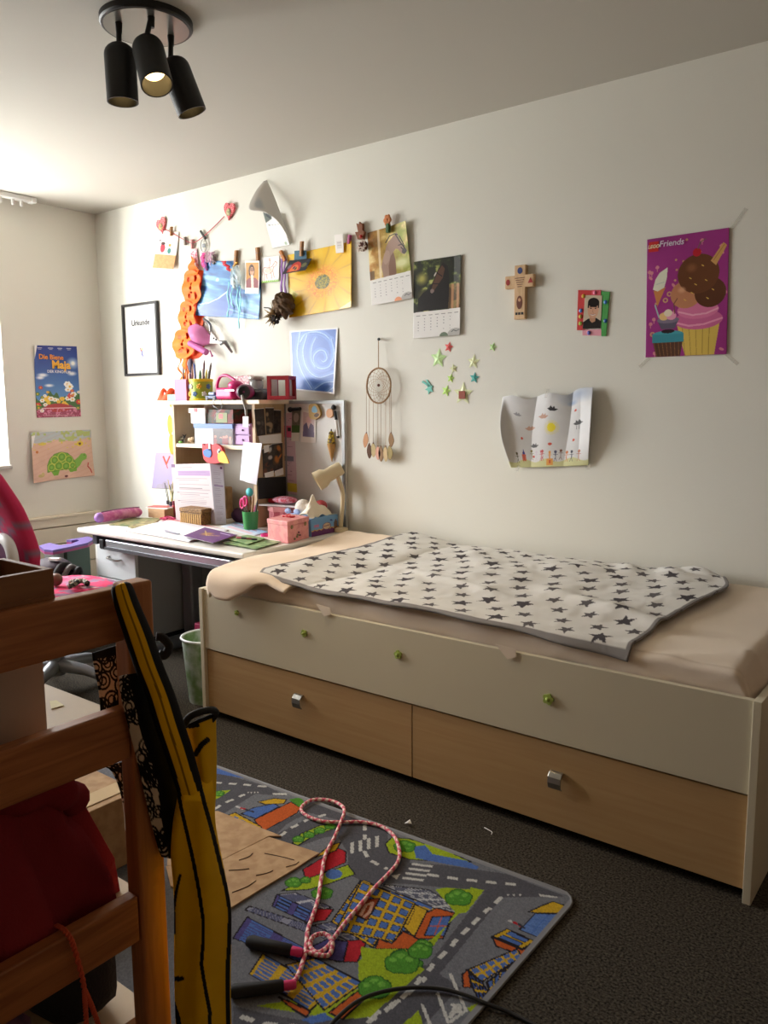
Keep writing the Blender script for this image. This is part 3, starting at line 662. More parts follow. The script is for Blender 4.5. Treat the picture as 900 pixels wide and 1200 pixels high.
# orange paper pumpkin garland: folded faces one under the other
gar = thing('paper_garland', 'orange paper garland of cut-out pumpkin faces hanging by the corner', 'garland', W(215, 437, -.03))
m_org = M('orange_paper', (250, 112, 24), .65, var=(12, (252, 128, 30)))
lobes = [((217, 300), (232, 322), .0), ((211, 318), (236, 357), .2), ((206, 354), (230, 389), .5), ((198.5, 387), (229, 420), .9)]
for k, ((u0, v0), (u1, v1), ph) in enumerate(lobes):
    a, b = W(u0, v0, -.03), W(u1, v1, -.03); n = 80
    s, tt = np.meshgrid(np.linspace(-1, 1, n), np.linspace(-1, 1, n))
    X = (a[0]+b[0])/2+s*(b[0]-a[0])/2; Z = (a[2]+b[2])/2-tt*(a[2]-b[2])/2
    fold = np.abs((tt*1.0) % 1-.5)*2                         # horizontal accordion fold through the face
    Y = -.026-.007*np.cos(2*math.pi*tt)-.012*s*(.3+ph)
    if k == 0: keep = np.abs(s) <= np.clip((tt+1)*.62, 0, 1)
    else: keep = np.abs(s)**2.3+np.abs(tt)**2.6 <= 1
    for (ex, ey, rx, ry) in ((-.35, -.5, .16, .12), (.4, -.52, .13, .2), (.38, .45, .12, .2), (-.3, .42, .16, .11), (0, 0, .1, .1), (.02, -.22, .07, .06), (-.02, .25, .1, .05)):
        if k: keep &= ((s-ex)/rx)**2+((tt-ey)/ry)**2 > 1
    kq = keep[:-1, :-1] & keep[1:, 1:] & keep[:-1, 1:] & keep[1:, :-1]
    P = np.stack([X, Y, Z], -1); gridmesh('pumpkin_face', P, np.full(P.shape, (250., 112, 24)), m_org, gar, keep=kq, solid=.001)
    P2 = P.copy(); P2[..., 0] += .02+.008*k; P2[..., 1] = -.006-.3*(P[..., 1]+.03)
    kq2 = (np.abs(s)**2.6+np.abs(tt)**3.2 <= .96)[:-1, :-1] if k else kq
    if k: gridmesh('pumpkin_back', P2, np.full(P.shape, (238., 86, 18)), M('orange_paper_back', (240, 88, 20), .65), gar, keep=kq2, solid=.001)
MB().grid(ribbon([(217, 418), (217, 428), (219, 437), (213, 445)], .045, -.03, .006)).build('paper_tail', m_org, gar, smooth=True, solid=.001)
MB().grid(ribbon([(211, 420), (210, 432), (213, 442), (208, 452)], .014, -.035, .008)).build('paper_tail', m_org, gar, smooth=True, solid=.001)
# same garland, lower faces beside the shelf
for k, (v0, v1) in enumerate(((462, 478), (486, 510), (508, 533))):
    a, b = W(196, v0, -.02), W(203, v1, -.02)
    MB().prism([((a[0]+b[0])/2+(b[0]-a[0])/2*math.cos(q), -.012-.01*(k % 2), (a[2]+b[2])/2+(a[2]-b[2])/2*math.sin(q)) for q in np.linspace(0, 2*math.pi, 20, endpoint=False)], (0, .001, 0)).build('pumpkin_side', M('orange_paper_lit', (250, 160, 50), .65), gar)  # same orange paper, its glow in the window light put into the colour

# pink paper craft bird
pk = thing('paper_bird', 'pink paper craft bird with silver tail hanging beside the orange garland', 'paper craft', W(240, 418, -.05))
m_pk = M('pink_craft_paper', (206, 116, 166), .65)
n = 24; s, tt = np.meshgrid(np.linspace(0, 1, n), np.linspace(0, 1, n))
c4 = [W(224, 384, 0), W(241, 378, 0), (W(256, 401, 0)), W(233, 411, 0)]
P = bil(c4, s, tt); P[..., 1] = -.02-.05*np.sin(math.pi*s)*np.sin(math.pi*tt*.9)-.02*(1-tt)
gridmesh('wing', P, np.full(P.shape, (206., 116, 166)), m_pk, pk, keep=((s-.5)**2+(tt-.5)**2 < .30)[:-1, :-1], solid=.0012)
MB().cyl(W(222.5, 402, -.06), W(242, 413, -.06), .017, n=18).build('body_roll', M('pink_roll', (190, 96, 160), .6), pk, smooth=40)
MB().prism([W(247, 389, -.055), W(258, 402.5, -.05), W(245.5, 402.5, -.06)], (0, .004, 0)).build('head', M('white_card', (238, 232, 232), .6), pk)
MB().ball(W(250.5, 396.5, -.062), .0045, n=8, m=6).build('eye', m_ink, pk)
MB().ball(W(253.2, 398, -.060), .0045, n=8, m=6).build('eye', m_ink, pk)
MB().tube([W(258, 402, -.045), W(264, 401, -.03), W(272, 413, -.015)], [.014, .012, .006], 12).build('tail', M('silver_foil', (150, 152, 154), .3, .7), pk, smooth=True)
MB().tube(cr([W(239, 374, -.02), W(246, 381, -.045), W(247, 389, -.045)], 12), [.009]*12, 8).build('silver_tinsel', M('silver_foil'), pk, smooth=True)
MB().tube([W(246, 411, -.05), W(248.5, 417, -.05)], .004, 8).ball(W(248.5, 417, -.05), .007, n=8, m=6).build('foot', m_pk, pk, smooth=True)

# blue water poster
cv = Cv(66, 66, 110); wv = fbm(cv.X*.05+cv.Y*.03, cv.Y*.22-cv.X*.04, 4); cv.a[:] = (48, 116, 178); cv.put(np.clip((wv-.44)*4, 0, 1), (128, 190, 222)).put(np.clip((.42-wv)*5, 0, 1), (26, 78, 144))
cv.poly([(2, 60), (10, 50), (22, 42), (30, 38), (36, 42), (40, 52), (38, 62), (24, 66), (8, 66)], (48, 84, 160), .85).line([(2, 52), (12, 50), (22, 44), (30, 36)], 1.1, (190, 226, 240)).line([(34, 56), (48, 60), (66, 64)], 2, (160, 215, 240), al=.6)
cv.ell(18, 22, 2.4, 3, (240, 250, 255), soft=.8)
sheet('blue_poster', wallq([(241.7, 306.4), (307, 305), (305.5, 374.4), (232, 370)]), cv, off=lambda s, t: .012*t**2+.006*np.sin(s*5+1), mat=GL, label='blue poster of rippling water with a dolphin', cat='poster')
# transparent jellyfish with red bow and streamers
jf = thing('jellyfish_ornament', 'clear plastic jellyfish with turquoise streamers hanging on the blue poster', 'ornament', W(278, 384, -.03))
m_clear = M('clear_film', (214, 236, 240), .08, alpha=.5, spec=.8)
c = W(276, 325, -.035); r3 = random.Random(5)
MB().ball(c, .034, .022, .058, 18, 12, fn=lambda d: 1+.16*math.sin(9*d[0]+5*d[2])*math.cos(7*d[2])).build('bell', m_clear, jf, smooth=False)
MB().ball(W(274, 331, -.045), .016, .012, .024, 10, 8, fn=lambda d: 1+.3*math.sin(11*d[2])).build('foil', M('white_foil', (240, 246, 246), .25), jf)
m_tq = M('turquoise_ribbon', (140, 214, 224), .5)
for pts in (((268, 330), (267, 345), (268, 362), (266, 371)), ((272, 336), (271, 350), (273, 360)), ((278, 336), (278, 352), (280, 370), (279.5, 385)), ((281, 334), (282, 350), (281, 366))):
    MB().grid(ribbon(pts, .009, -.028, .004)).build('streamer', m_tq, jf, smooth=True, solid=.001)
MB().grid(ribbon([(261, 306), (266, 312), (270.5, 318)], .03, -.03, .008)).build('bow', M('red_satin', (206, 30, 44), .4), jf, smooth=True, solid=.0015)
MB().grid(ribbon([(277, 307), (274, 313), (271, 317)], .016, -.03, .006)).build('bow_tail', M('gold_satin', (226, 170, 50), .4), jf, smooth=True, solid=.0015)
paperclip((276.5, 302), .075, .15, None, .016, 'brown clothes pin holding the clear jellyfish')
paperclip((302, 297.5), .065, -.05, None, .016, 'light brown clothes pin holding the portrait photo')

# portrait snapshot
cv = Cv(17, 39, 60).fill((238, 234, 228)); cv.rect(1, 2, 16, 32, (206, 150, 74)); cv.poly([(1, 32), (1, 24), (5, 20), (12, 20), (16, 24), (16, 32)], (150, 90, 96)); cv.ell(7.6, 12, 3.6, 7.6, (74, 48, 34)); cv.ell(8, 12.5, 2.5, 5, (214, 160, 130)); cv.poly([(6.5, 17), (9.5, 17), (10.5, 32), (7.5, 32)], (236, 208, 194)); cv.ell(8.2, 10.5, 3, 2.2, (90, 58, 40), al=.5)
sheet('snapshot', wallq([(289.6, 306), (306.7, 306), (307.7, 345), (291.7, 344.6)]), cv, off=curl(.012), gap=.016, mat=GL, label='instant photo of a person in pink pinned over the blue poster edge', cat='photo')
# horse sketch
cv = Cv(23, 30, 70).fill((240, 238, 234)); br = (190, 130, 100)
for pts in ([(4, 12), (3, 17), (5, 20), (11, 20), (15, 17), (16, 12)], [(4, 12), (9, 13), (14, 12), (17, 8), (18, 6), (20, 8), (19, 11), (16, 13)], [(5, 20), (4, 27)], [(7, 20), (8, 26)], [(13, 19), (14, 26)], [(15, 17), (17, 25)], [(11, 4), (12, 8), (10, 12), (12, 16)], [(11, 2), (12.5, 3), (12, 5), (10.5, 4), (11, 2)], [(3, 13), (1.5, 17), (2, 21)]): cv.line(pts, .55, br)
cv.ell(10, 16, 5.5, 3, (226, 196, 176), al=.5); cv.put((cv.Y > 28+.8*np.sin(cv.X*2.5)), (150, 200, 90))
sheet('horse_sketch', wallq([(305.5, 302), (328, 299.5), (328.5, 330), (308, 332)]), cv, off=curl(.008), gap=.004, label='small child sketch of a horse rider on white card', cat='drawing')
paperclip((331.5, 300), .062, -.55, M('pin_orange', (196, 120, 50), .6), .015, 'tilted orange clothes pin above the purple ribbon')

# dried flower bundle on a purple ribbon
bd = thing('dried_bundle', 'brown dried flower bundle hanging on a purple ribbon', 'dried bundle', W(328, 380, -.03))
MB().grid(ribbon([(330, 303), (330.5, 322), (329.5, 345)], .016, -.02, .003)).build('ribbon', M('purple_ribbon', (130, 84, 150), .55), bd, smooth=True, solid=.001)
MB().grid(ribbon([(334, 303), (333.5, 322), (334.5, 346)], .014, -.018, .003)).build('ribbon', M('purple_ribbon'), bd, smooth=True, solid=.001)
r3 = random.Random(8); m_br = M('dried_brown', (112, 88, 62), .9, var=(40, (74, 56, 38), .2)); m_br2 = M('dried_straw', (152, 126, 84), .9)
c = W(332, 358, -.05)
MB().ball(c, .062, .045, .062, 22, 16, fn=lambda d: 1+.14*math.sin(8*math.atan2(d[2], d[0])+4*d[1])+.05*math.sin(19*d[2])).build('seed_head', m_br, bd)
b = MB(); c2 = W(324, 369, -.055)
for i in range(70):
    d = unit((r3.uniform(-1, .5), r3.uniform(-1, .1), r3.uniform(-1, .5))); l = r3.uniform(.03, .07)
    b.tube([c2, c2+d*l*.6, c2+d*l+V3(0, 0, r3.uniform(-.01, .01))], [.005, .004, .001], 4)
o = b.build('petals', m_br2, bd); o['kind'] = 'stuff'
b = MB()
for i in range(24):
    d = unit((r3.uniform(-1, .6), r3.uniform(-1, 0), r3.uniform(-1, .2))); b.ball(c2+d*.035+V3(.01, 0, -.012), .010, .008, .010, 6, 4)
o = b.build('dark_seeds', M('dried_black', (40, 32, 26), .9), bd); o['kind'] = 'stuff'
MB().tube(cr([W(322, 367, -.06), W(317, 361.5, -.07), W(309.5, 360.5, -.07)], 8), .003, 6).build('stem', m_ink, bd)

# yellow flower poster
cv = Cv(77, 80, 150); cx, cy = 42, 42; dx, dy = cv.X-cx, cv.Y-cy; rr2 = np.hypot(dx, dy*1.0); an = np.arctan2(dy, dx)
pet = np.abs(np.sin(an*6.5+.5*np.sin(rr2*.12))); cv.fill((236, 188, 16)); cv.put(np.clip(1-pet*3.2, 0, 1)*np.clip((rr2-14)/14, 0, 1), (204, 150, 6), .8).put(np.clip(pet-.75, 0, 1)*2.0*np.clip((rr2-20)/30, 0, 1), (244, 212, 70))
cv.poly([(0, 40), (12, 52), (6, 60), (0, 62)], (200, 196, 60), .8).poly([(60, 80), (77, 72), (77, 80)], (230, 222, 170), .9)
sp1 = vnoise(cv.X*1.1, cv.Y*1.1, 5); ring = np.exp(-((rr2-13)/6)**2); cv.put(np.clip(ring*1.3*(sp1 > .35), 0, .9), (238, 130, 26)).put((rr2 < 20) & (sp1 > .72), (250, 196, 60))
cv.put(np.clip((9.5-rr2)/2, 0, 1), (150, 140, 60)).put((rr2 < 9) & (sp1 > .55), (76, 92, 70)).put((rr2 < 7.5) & (vnoise(cv.X*1.6, cv.Y*1.6, 9) > .66), (208, 180, 60))
sheet('yellow_flower_poster', wallq([(337.5, 299), (414, 283), (415, 360.5), (340.6, 372.6)]), cv, off=lambda s, t: .02*np.clip(s-.6, 0, 1)**1.5*2+.008*t, mat=GL, label='yellow poster with a close-up of a gerbera flower', cat='poster')
# dark fold-out card
fc = thing('nativity_card', 'dark blue fold-out card with a red scene pinned on the flower poster', 'card', W(352, 324, -.02))
cv = Cv(15, 10, 30).fill((30, 84, 108)).noise(.8, 18, 2); sheet('card_back', wallq([(348, 294.5), (362, 294), (362.5, 306), (347.5, 306)]), cv, fc, gap=.018)
cv = Cv(30, 18, 70).fill((40, 44, 52)).noise(.5, 16, 3); cv.ell(13, 14, 8, 11, (190, 58, 50)).ell(13, 15, 5.5, 8, (226, 120, 70)).ell(12, 11, 1.5, 2, (90, 60, 90)).ell(15, 13, 1.3, 2.2, (60, 90, 60)).ell(5, 9, 2, 3, (120, 90, 120), .3).ell(24, 9, 3, 3.5, (110, 110, 70), .4).rect(0, 16.6, 30, 18, (30, 30, 34))
sheet('card_front', wallq([(343, 306), (369, 303.5), (366.5, 318), (339, 323)]), cv, fc, off=lambda s, t: .03*t, gap=.022)
paperclip((353.5, 291.5), .07, .1, None, .014, 'clothes pin with a red bead holding the dark blue card', y=-.022)
cv = Cv(11, 22, 30).fill((238, 234, 228)); cv.rect(2, 8, 9, 17, (220, 214, 208)).line([(3, 10), (8, 10)], .5, (150, 140, 140)).line([(3, 13), (8, 13)], .5, (150, 140, 140))
sheet('white_tag', wallq([(395, 276), (405, 274.5), (406, 296.5), (397, 297.5)]), cv, gap=.02, label='small white tag pinned on the flower poster corner', cat='tag')
paperclip((409.5, 280.5), .04, .2, M('pin_magenta', (190, 90, 140), .6), .012, 'small magenta clothes pin at the upper right corner of the flower poster')

# reindeer clip
rd = thing('reindeer_clip', 'brown wooden reindeer clip with a dotted berry ornament', 'clip', W(425, 294, -.02))
c = W(423.5, 272, -.015)
MB().prism([W(u, v, -.008) for u, v in ((421, 281), (418, 272.5), (421.5, 272), (419.5, 262), (422, 264), (423, 260), (425.5, 263), (427, 262), (427, 270), (429, 272), (428, 281))], (0, -.014, 0)).build('reindeer', M('reindeer_wood', (130, 76, 44), .7), rd, bevel=.002)
MB().ball(W(423, 277, -.03), .008, n=10, m=8).build('nose', M('red_bead', (190, 40, 40), .4), rd, smooth=True)
r3 = random.Random(4); c = W(425.5, 288.5, -.02)
MB().ball(c, .026, .014, .024, 14, 10).build('berry_core', M('berry_dark', (90, 50, 40), .8), rd)
for i in range(34):
    MB().ball(c+V3(r3.uniform(-.026, .026), -.012-r3.uniform(0, .008), r3.uniform(-.024, .024)), .0042, n=7, m=5).build('berry', M('berry_white', (226, 214, 204), .5), rd)
# flower clip above the light horse
pc = thing('flower_clip', 'green clip with an orange flower above the grey horse calendar', 'clip', W(454.5, 273, -.02))
MB().box(*[W(453.2, 0+268, -.02)[0], W(456.8, 268, -.02)[0]], -.03, -.012, W(455, 273, -.02)[2], W(455, 262, -.02)[2]).build('clip_body', M('green_wood', (60, 96, 50), .6), pc, bevel=.003)
c = W(454, 258, -.022); b = MB()
for i in range(6): q = i*math.pi/3; b.ball(c+V3(.013*math.cos(q), 0, .015*math.sin(q)), .010, .006, .012, 8, 6)
b.ball(c, .009, .009, .009, 8, 6).build('flower', M('orange_flower', (206, 130, 80), .7), pc, smooth=True)

# calendars with horses
def cal_rows(cv, y0, c1, c2):
    for i in range(7): cv.rect(3+i*6.8, y0+2.6, 7.2+i*6.8, y0+3.3, (130, 128, 126))
    for i in range(6):
        for j in range(5):
            if (i+j) % 7: cv.rect(5+i*6.8, y0+6.5+j*3.2, 5.9+i*6.8, y0+7.3+j*3.2, (150, 148, 150))
    cv.ell(45, cv.H, 8.5, 8, (184, 182, 178)); cv.ell(33, cv.H, 4.5, 4.5, c1); cv.line([(41, cv.H-4), (43, cv.H-6), (46, cv.H-4.5), (49, cv.H-6)], .7, c2)
cv = Cv(50, 86, 140); b_ = fbm(cv.X*.1, cv.Y*.1, 6); g = cv.X/50
cv.a = ((1-g)[..., None]*np.array((190, 128, 60.))+g[..., None]*np.array((150, 160, 70.))); cv.put(np.clip((b_-.42)*4, 0, 1), (236, 214, 150)).put(np.clip((.36-b_)*4, 0, 1), (110, 80, 40))
cv.rect(12, 0, 15, 56, (240, 226, 196), .7).ell(40, 44, 14, 8, (214, 216, 160), soft=.7).ell(40, 14, 10, 12, (140, 160, 60), soft=.8, al=.7).rect(0, 46, 6, 56, (70, 54, 40), .6)
hb_ = [(17, 56), (15, 44), (17, 36), (20, 30), (22, 22), (25, 17), (31, 13), (35, 11), (37, 8), (38, 13), (41, 20), (45, 28), (47, 32), (45, 36), (41, 34), (37, 28), (34, 27), (31, 30), (32, 38), (33, 44), (33, 56)]
cv.poly(hb_, (158, 128, 112)); cv.poly([(24, 56), (24, 44), (27, 34), (31, 30), (33, 40), (33, 56)], (126, 92, 74)); cv.ell(22, 34, 4, 8, (180, 152, 136), .2, al=.7)
for pts in ([(22, 17), (27, 11), (34, 10), (38, 12)], [(35, 11), (41, 22), (46, 30)], [(40, 14), (45, 26), (44, 31), (41, 27)], [(38, 24), (44, 24)]): cv.line(pts, 1.3, (48, 40, 38))
cv.ell(44.5, 32, 3, 3, (70, 60, 60)); cv.put(cv.Y > 56.5-cv.X*.03, (230, 228, 224)); cal_rows(cv, 57, (232, 160, 120), (90, 88, 90))
sheet('horse_calendar', wallq([(431, 273), (478.5, 259.5), (485.5, 349.6), (438, 358.5)]), cv, off=lambda s, t: .03*np.clip(s-.5, 0, 1)*np.clip(.6-t, 0, 1)*2+.012*t, mat=GL, label='calendar page with a grey horse in autumn light', cat='calendar')
cv = Cv(50, 86, 140); b_ = fbm(cv.X*.16, cv.Y*.16, 16); cv.fill((34, 38, 26)); cv.put(np.clip((b_-.46)*5, 0, 1), (92, 104, 50)).put(np.clip((b_-.60)*7, 0, 1), (176, 178, 100))
cv.ell(9, 20, 8, 9, (196, 188, 96), soft=.8, al=.8).ell(10, 40, 7, 10, (120, 110, 60), soft=.8, al=.7).rect(37, 30, 50, 56, (120, 84, 54), .6); cv.put((cv.X > 37) & (cv.Y > 30) & (np.sin(cv.X*1.1) > .3), (200, 150, 110), .8)
cv.poly([(4, 56), (5, 42), (10, 36), (17, 32), (22, 22), (26, 12), (31, 5), (36, 10), (38, 24), (38, 40), (37, 56)], (22, 18, 18)); cv.poly([(19, 34), (21, 26), (26, 14), (30, 8), (33, 12), (31, 22), (24, 32), (21, 37)], (84, 54, 40)); cv.line([(24, 15), (30, 20)], 1, (20, 16, 16)); cv.line([(21, 27), (27, 28)], 1, (20, 16, 16)); cv.ell(20, 35, 2, 2.4, (130, 110, 104)); cv.ell(23, 17, .7, 2.6, (200, 190, 180), .5)
cv.put(cv.Y > 57-cv.X*.01, (230, 228, 224)); cal_rows(cv, 58, (110, 126, 104), (80, 90, 90))
sheet('horse_calendar', wallq([(485.5, 307), (541.5, 298.8), (540.6, 392.4), (486, 397)]), cv, off=lambda s, t: .008*t+.01*np.clip(s-.85, 0, 1)*(1-t)*4, mat=GL, label='calendar page with a dark brown horse among trees', cat='calendar')

# sheet coming loose, its top folding forward
ls = thing('loose_calendar_page', 'calendar page coming off the wall with its top folded forward', 'calendar', W(330, 290, -.03))
cv = Cv(33, 44, 50).fill((234, 232, 228)); cv.poly([(0, 0), (16, 0), (14, 8), (0, 14)], (90, 100, 92)); cv.ell(8, 5, 5, 2, (50, 56, 60), .4)
for i in range(4): cv.rect(4+i*6, 16-i*.6, 7.5+i*6, 16.8-i*.6, (140, 138, 136))
for i in range(4):
    for j in range(5): cv.rect(5+i*6, 21+j*3-i*.6, 5.7+i*6, 21.6+j*3-i*.6, (180, 178, 178))
cv.ell(27, 41, 2.4, 2.4, (170, 190, 170))
sheet('page_front', wallq([(309, 248), (331, 252), (342.5, 287.5), (320.5, 291)]), cv, ls, gap=.006, off=lambda s, t: .012*s)
n = 26; s, tt = np.meshgrid(np.linspace(0, 1, n), np.linspace(0, 1, n))
rim1 = cr([W(u, v, y) for u, v, y in ((313, 211, -.004), (322, 232, -.02), (331, 256, -.035), (342, 285, -.012))], n)
rim0 = cr([W(u, v, y) for u, v, y in ((309, 212, -.004), (291.5, 244.5, -.10), (309, 248.5, -.085), (341, 284, -.015))], n)
rim0 = cr([W(309, 212, -.004), W(299, 225, -.06), W(291.5, 244.5, -.12), W(308, 248.5, -.10), W(325, 258, -.07), W(341.5, 284.5, -.014)], n)
P = rim0[:, None]*(1-s[..., None])+rim1[:, None]*s[..., None]; P[..., 1] -= .02*np.sin(math.pi*s)*np.sin(math.pi*tt)
cv = Cv(1, 1, 0, s, tt).fill((206, 202, 196)).ell(.45, .4, .2, .12, (176, 180, 184), soft=.5)
gridmesh('page_flap', P, cv.a, PAP, ls, solid=.0008)

# blue rose poster
cv = Cv(55, 74, 130)  .fill((62, 106, 186)); X, Y = cv.X, cv.Y
cv.put(np.clip((fbm(X*.06, Y*.06, 3)-.4)*2.5, 0, 1), (64, 106, 190))
for pts, w in (([(12, 2), (8, 30), (14, 52), (26, 70)], 1.6), ([(12, 14), (18, 5), (30, 3), (42, 8), (50, 20), (52, 40)], 1.6), ([(20, 6), (15, 26), (20, 46), (34, 56), (54, 50)], 1.4), ([(48, 12), (52, 28), (48, 42), (38, 46), (30, 42), (28, 32), (34, 25), (41, 26), (44, 34), (40, 38), (36, 35)], 1.5), ([(30, 10), (26, 20), (25, 34), (30, 44)], 1.2), ([(30, 70), (42, 62), (54, 60)], 1.4), ([(44, 74), (54, 66)], 1.4)):
    c_ = [tuple(q) for q in cr([(a, b, 0) for a, b in pts], 40)[:, :2]]; cv.line(c_, w*4.2, (110, 152, 220), al=.55); cv.line([(a+1.2, b+1.2) for a, b in c_], w*1.6, (52, 92, 174), al=.6); cv.line(c_, w*.75, (150, 186, 232))
cv.ell(37, 33, 5, 6, (58, 96, 178), soft=.7, al=.7).poly([(1.6, 2), (10, 2), (7, 30), (12, 54), (22, 72), (1.6, 72)], (62, 108, 190), .5)
m_ = (X < 1.6) | (X > 53.2) | (Y < 1.6) | (Y > 72.2); cv.put(m_, (236, 238, 240))
sheet('blue_rose_poster', wallq([(340, 388), (396.7, 384), (395, 462), (344, 457)]), cv, off=lambda s, t: .012*t*s+.006*t, mat=GL, label='poster of a pale blue rose with a white border above the magnet board', cat='poster')

# dream catcher
dc = thing('dream_catcher', 'beige dream catcher with feathers hanging from a nail', 'dream catcher', W(445, 541, -.03))
m_cord = M('cord_beige', (176, 146, 112), .8); m_hoop = M('hoop_brown', (150, 118, 80), .75)
c = W(443.7, 452, -.03); rh = (W(458, 452, -.03)[0]-W(430, 452, -.03)[0])/2; rv = (W(443.7, 431.5, -.03)[2]-W(443.7, 472.5, -.03)[2])/2
MB().tube([c+V3(rh*math.cos(q), .001*math.sin(7*q), rv*math.sin(q)) for q in np.linspace(0, 2*math.pi, 48, endpoint=False)], .0042, 8, closed=True).build('hoop', m_hoop, dc, smooth=True)
web = MB(); N = 14; prev = [c+V3(rh*math.cos(2*math.pi*i/N), 0, rv*math.sin(2*math.pi*i/N)) for i in range(N)]
for ring in range(6):
    nxt = [(prev[i]+prev[(i+1) % N])/2*.86+c*.14 for i in range(N)]
    for i in range(N): web.tube([prev[i], nxt[i]], .0009, 3, caps=False).tube([nxt[i], prev[(i+1) % N]], .0009, 3, caps=False)
    prev = nxt
web.build('web', m_cord, dc)
MB().ball(c+V3(0, 0, .002), .007, n=10, m=8).build('bead', M('bead_brown', (110, 60, 44), .4), dc, smooth=True)
MB().tube(cr([W(443.5, 397, -.02), c+V3(0, 0, rv)], 12), .0022, 6).build('hanging_cord', m_cord, dc)
nl = MB().cyl(W(443.7, 397.5, 0), W(443.7, 397.5, -.028), .004, n=8); nl.ball(W(443.9, 397.5, -.028), .009, .004, .007, 8, 6).build('nail', m_black, dc)
fx = [(129.5, 850, 965), (152, 935, 1050), (183, 930, 1040), (219, 955, 1060), (243, 955, 1075), (280, 955, 1075), (312, 950, 1060), (322, 850, 960)]
for i, (fxp, y0, y1) in enumerate(fx):
    u = 410+fxp/6.67; v0 = 380+y0/6.67; v1 = 380+y1/6.67; topv = 452+20*math.sqrt(max(0, 1-((u-443.7)/14.3)**2))
    a = W(u, topv, -.03); b = W(u, v0, -.03); e = W(u-(1.5 if i in (0,) else -.5), v1, -.03)
    MB().tube([a, b], .0012, 4).build('feather_string', m_cord, dc)
    col = [(200, 150, 110), (96, 64, 44), (196, 176, 130), (226, 172, 150), (140, 110, 80), (206, 184, 140), (168, 150, 100), (150, 118, 82)][i]
    w = .016; pts = [b, b+(e-b)*.2+V3(w*.7, 0, 0), b+(e-b)*.6+V3(w, 0, 0), e, b+(e-b)*.6-V3(w*.8, 0, 0), b+(e-b)*.2-V3(w*.6, 0, 0)]
    MB().prism(cr(pts, 18, True), (0, -.004, 0)).build('feather', M('feather_%d' % i, col, .8), dc)
    MB().ball(b, .004, n=8, m=6).build('bead', M('bead_brown'), dc)

# glow star stickers
m_glow = M('glow_green', (196, 232, 160), .45); m_glowy = M('glow_yellow', (222, 228, 180), .45)
stars = [((514, 420), 10.5, 'glow_green', (196, 232, 160), .1, 'big pale green star sticker at the upper left of the star cluster'), ((526, 406.7), 5.8, 'star_pink', (232, 104, 100), .25, 'pink red star sticker'),
         ((555, 424), 8, 'glow_yellow', (222, 228, 180), .1, 'medium cream star sticker above the teal star'), ((531.7, 432), 5.2, 'glow_yellow', None, -.2, 'small cream star sticker in the middle of the star cluster'), ((528.3, 443.3), 5, 'glow_lime', (200, 240, 130), .2, 'small lime star sticker under the small cream star'),
         ((556, 442.7), 6.2, 'star_teal', (84, 176, 170), .15, 'teal star sticker right of the star cluster'), ((523, 458), 6.2, 'glow_lime', None, .3, 'lime star sticker beside the star with the brown square'), ((542.7, 461.5), 12.5, 'glow_yellow', None, .05, 'largest cream star sticker with a brown square on it'), ((577.7, 406.7), 5.2, 'glow_green', None, .3, 'small green star sticker standing apart under the cross')]
for (u, v), r, mn, col, rot, lab in stars:
    c = W(u, v, -.001); k = W(u+1, v, 0)[0]-W(u, v, 0)[0]; R_ = r*k*.93
    if col: M(mn, col, .45)
    pts = [c+V3((R_ if i % 2 == 0 else R_*.48)*math.sin(rot+i*math.pi/5), 0, (R_ if i % 2 == 0 else R_*.48)*math.cos(rot+i*math.pi/5)) for i in range(10)]
    t = thing('star_sticker', lab, 'sticker', c+V3(0, 0, -R_), 'glow star stickers')
    b = MB(); b.add([c+V3(0, -.006, 0)]+pts, [(0, i+1, (i+1) % 10+1) for i in range(10)]); b.prism(pts, (0, -.001, 0)); b.build('star', MATS[mn], t)
    if r > 12: MB().box(c[0]-.018, c[0]+.014, -.009, -.0045, c[2]-.022, c[2]+.012).build('square_patch', M('brown_patch', (150, 66, 40), .5), t)
t = thing('comet_sticker', 'small teal comet sticker left of the star cluster', 'sticker', W(501, 460, 0), 'glow star stickers')
c = W(503.5, 456, -.001); MB().prism([c+V3((.024 if i % 2 == 0 else .011)*math.sin(i*math.pi/5-.4), 0, (.024 if i % 2 == 0 else .011)*math.cos(i*math.pi/5-.4)) for i in range(10)], (0, -.003, 0)).build('comet_head', M('comet_teal', (110, 196, 180), .45), t)
MB().prism([W(u, v, -.001) for u, v in ((502, 453), (494.5, 448), (496, 446), (505, 452))], (0, -.003, 0)).prism([W(u, v, -.001) for u, v in ((503, 451.5), (499, 445), (501, 445), (505.5, 452))], (0, -.003, 0)).build('comet_tail', M('comet_teal'), t)

# wooden cross
cs = thing('wooden_cross', 'small light wooden cross with painted symbols', 'cross', W(607, 375, -.01))
a = W(605.5, 312.3, 0); w1 = W(618, 312, 0); b = W(604.5, 375, 0); l = W(595, 330, 0); r = W(628, 330, 0); zt = W(600, 324.5, 0)[2]; zb = W(610, 338, 0)[2]
xa, xb = a[0]+.003, w1[0]+.004
m_cr = WOOD('cross_wood', (206, 168, 124), (220, 186, 144), 2, 14, .5, 6)
MB().prism([(xa, -.001, a[2]), (xb, -.001, a[2]), (xb, -.001, zt), (r[0], -.001, zt), (r[0], -.001, zb), (xb, -.001, zb), (xb, -.001, b[2]), (xa, -.001, b[2]), (xa, -.001, zb), (l[0], -.001, zb), (l[0], -.001, zt), (xa, -.001, zt)][::-1], (0, -.022, 0)).build('cross_body', m_cr, cs, bevel=.002)
xm = (xa+xb)/2; zm = (zt+zb)/2
def disc(c, rx, rz, mat, parent, name, y=-.0235, n=20): return MB().prism([(c[0]+rx*math.cos(q), y, c[1]+rz*math.sin(q)) for q in np.linspace(0, 2*math.pi, n, endpoint=False)], (0, -.0006, 0)).build(name, mat, parent)
